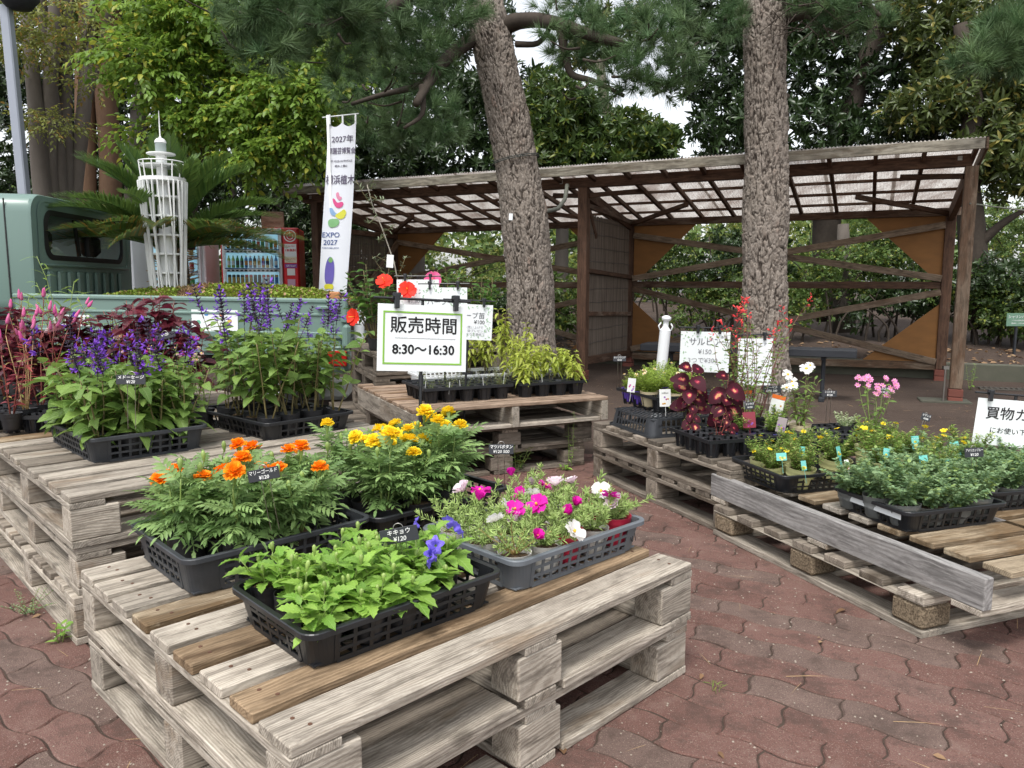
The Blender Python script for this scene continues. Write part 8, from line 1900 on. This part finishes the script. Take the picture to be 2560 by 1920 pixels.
def board(label, loc, rot, W_, H_, lines, stand=None, clips=(-.3, .3), wavy=0, leafb=True, bar=None, cs=1.):
    t = thing('sign', label, 'sign', tuple(loc)); t.rotation_euler = rot
    V = []; F = []; n_ = 12
    for j in range(n_ + 1):
        for i in range(n_ + 1):
            x, z = W_ * (i / n_ - .5), H_ * (j / n_ - .5); V.append((x, wavy * math.sin(3.2 * i / n_ + 1) * (1 - j / n_ * .7) + .0, z))
    for j in range(n_):
        for i in range(n_): a = j * (n_ + 1) + i; F.append((a, a + 1, a + n_ + 2, a + n_ + 1))
    O('sheet', mk('sheet', V, F, PAPER, smooth=True), t)
    def fw(x, z, dy=.0015): return (x, wavy * math.sin(3.2 * (x / W_ + .5) + 1) * (1 - (z / H_ + .5) * .7) - dy, z)
    for s, fs, x, z, mt, bd in lines: O('lettering', text_mesh(s, fs, mt, bd, fn=lambda a, b, c, x=x, z=z: fw(x + a, z + b)), t)
    if leafb:
        q = random.Random(label); m = MB()
        for k in range(70):
            e = q.choice([0, 1, 2, 3]); u_ = q.uniform(-.46, .46); v_ = q.uniform(.36, .44); x, z = [(u_ * W_, v_ * H_), (u_ * W_, -v_ * H_), (v_ * W_, u_ * H_), (-v_ * W_, u_ * H_)][e]
            a = q.uniform(0, 6.28); l_ = q.uniform(.03, .07) * W_; c, s_ = math.cos(a), math.sin(a); P = [fw(x, z), fw(x + l_ * .5 * c - l_ * .2 * s_, z + l_ * .5 * s_ + l_ * .2 * c), fw(x + l_ * c, z + l_ * s_), fw(x + l_ * .5 * c + l_ * .2 * s_, z + l_ * .5 * s_ - l_ * .2 * c)]; m.add(P, [(0, 3, 2, 1)])
        m.obj('leaf_border', SOFTG, t)
    bl = bar or W_ * .55
    m = MB(); m.tube([(-bl, .006, H_ / 2 + .022), (bl, .006, H_ / 2 + .022)], .0045 * cs, 6); m.obj('hanging_bar', BLK, t)
    for cx in clips: clip(t, cx * W_, H_ / 2 + .012, cs)
    if stand:
        m = MB(); m.tube([(0, .012, H_ / 2 + .02), (0, .016, -H_ / 2), (0, .016, -stand)], .0065, 8); m.tube([(0, .016, -H_ / 2 - .06), (0, .016, -H_ / 2 - .015)], .010, 8); m.obj('stand_pole', BLK, t)
    return t
c = aty(1057, 846, 2.95)
W_, H_ = .352, .253
t = board('large white sign with a green frame reading 販売時間 8:30～16:30', c, (rad(-4), rad(3.2), rad(22)), W_, H_, [('販売時間', .067, .005, .045, INK, .012), ('8:30～16:30', .050, .004, -.045, INK, .028)], stand=.93, clips=(-.30, .36), leafb=False, bar=.19, cs=1.25)
m = MB()
for x0, x1, z0, z1 in ((-.155, .157, .094, .1005), (-.155, .157, -.1005, -.094), (-.155, -.1485, -.0935, .0935), (.1505, .157, -.0935, .0935)): m.box(((x0 + x1) / 2, -.0012, (z0 + z1) / 2), (x1 - x0, .0012, z1 - z0))
m.obj('green_frame', GREENP, t); m = MB(); m.box((0.01, -.0012, 0), (.24, .0008, .0012)); m.obj('thin_rule', GREYT, t)
g = 'leaf bordered price signs'
def bs(label, px_, py_, Y, W_, H_, lines, rot, stand, **kw): t = board(label, aty(px_, py_, Y), rot, W_, H_, lines, stand, **kw); t['group'] = g; return t
bs('leaf bordered white sign reading ハーブ各種 behind the sales hours sign', 1110, 760, 4.5, .27, .19, [('ハーブ各種', .040, 0, .01, GREYT, .005), ('¥100', .036, 0, -.03, INK, .02)], (0, 0, rad(3)), .7)
bs('leaf bordered white sign reading ハーブ苗 ¥100 right of the sales hours sign', 1172, 805, 4.35, .27, .20, [('ハーブ苗', .038, .015, .035, GREYT, .005), ('¥100', .030, .06, -.0, INK, .005), ('お買い上げで', .018, .03, -.03, GREYT, 0), ('鉢プレゼント!', .018, .05, -.05, GREYT, 0), ('なり次第終了', .018, .04, -.07, GREYT, 0)], (0, rad(3), rad(12)), .7)
bs('leaf bordered white sign reading ¥1,300 among the hibiscus bushes', 1045, 738, 5.0, .27, .20, [('ハイビスカス', .036, 0, .02, GREYT, .005), ('¥1,300', .034, -.02, -.04, GREYT, .01)], (0, 0, rad(4)), .6)
bs('leaf bordered white sign reading サルビア ¥150 beside the leaning bollard', 1762, 880, 4.35, .285, .23, [('サルビア', .048, .0, .055, GREYT, .008), ('¥150', .038, .0, 0, GREYT, .005), ('3つで¥300', .038, -.01, -.05, GREYT, .003)], (0, rad(1.5), rad(4)), .5, clips=(-.17, .27), wavy=.004)
m = MB(); m.box((0, 0, 0), (.072, .001, .055)); m.obj('note', PAPER, bpy.data.objects['sign.004'] if 'sign.004' in bpy.data.objects else t, (.105, -.003, .085)); O('lettering', text_mesh('各色', .018, INK), bpy.data.objects['sign.004'] if 'sign.004' in bpy.data.objects else t, (.105, -.0042, .085), (PI / 2, 0, 0))
bs('white information sheet half hidden behind the red salvia', 1887, 905, 4.4, .20, .27, [('宿根サルビア', .022, 0, .10, GREYT, 0), ('育て方', .020, 0, .06, GREYT, 0), ('花期 5月～11月', .014, 0, -.06, GREYT, 0), ('日なたを好みます', .014, 0, -.09, GREYT, 0)], (0, 0, rad(2)), .5, clips=(.25,), leafb=False)
bs('curved white sign reading 買物カゴ at the right picture edge', 2535, 1060, 3.15, .30, .195, [('買物カゴ', .056, .0, .035, INK, .012), ('にお使い下さい', .028, .01, -.035, INK, .006)], (rad(-3), rad(4), rad(-6)), .62, clips=(-.36, .3), leafb=False, wavy=.018)
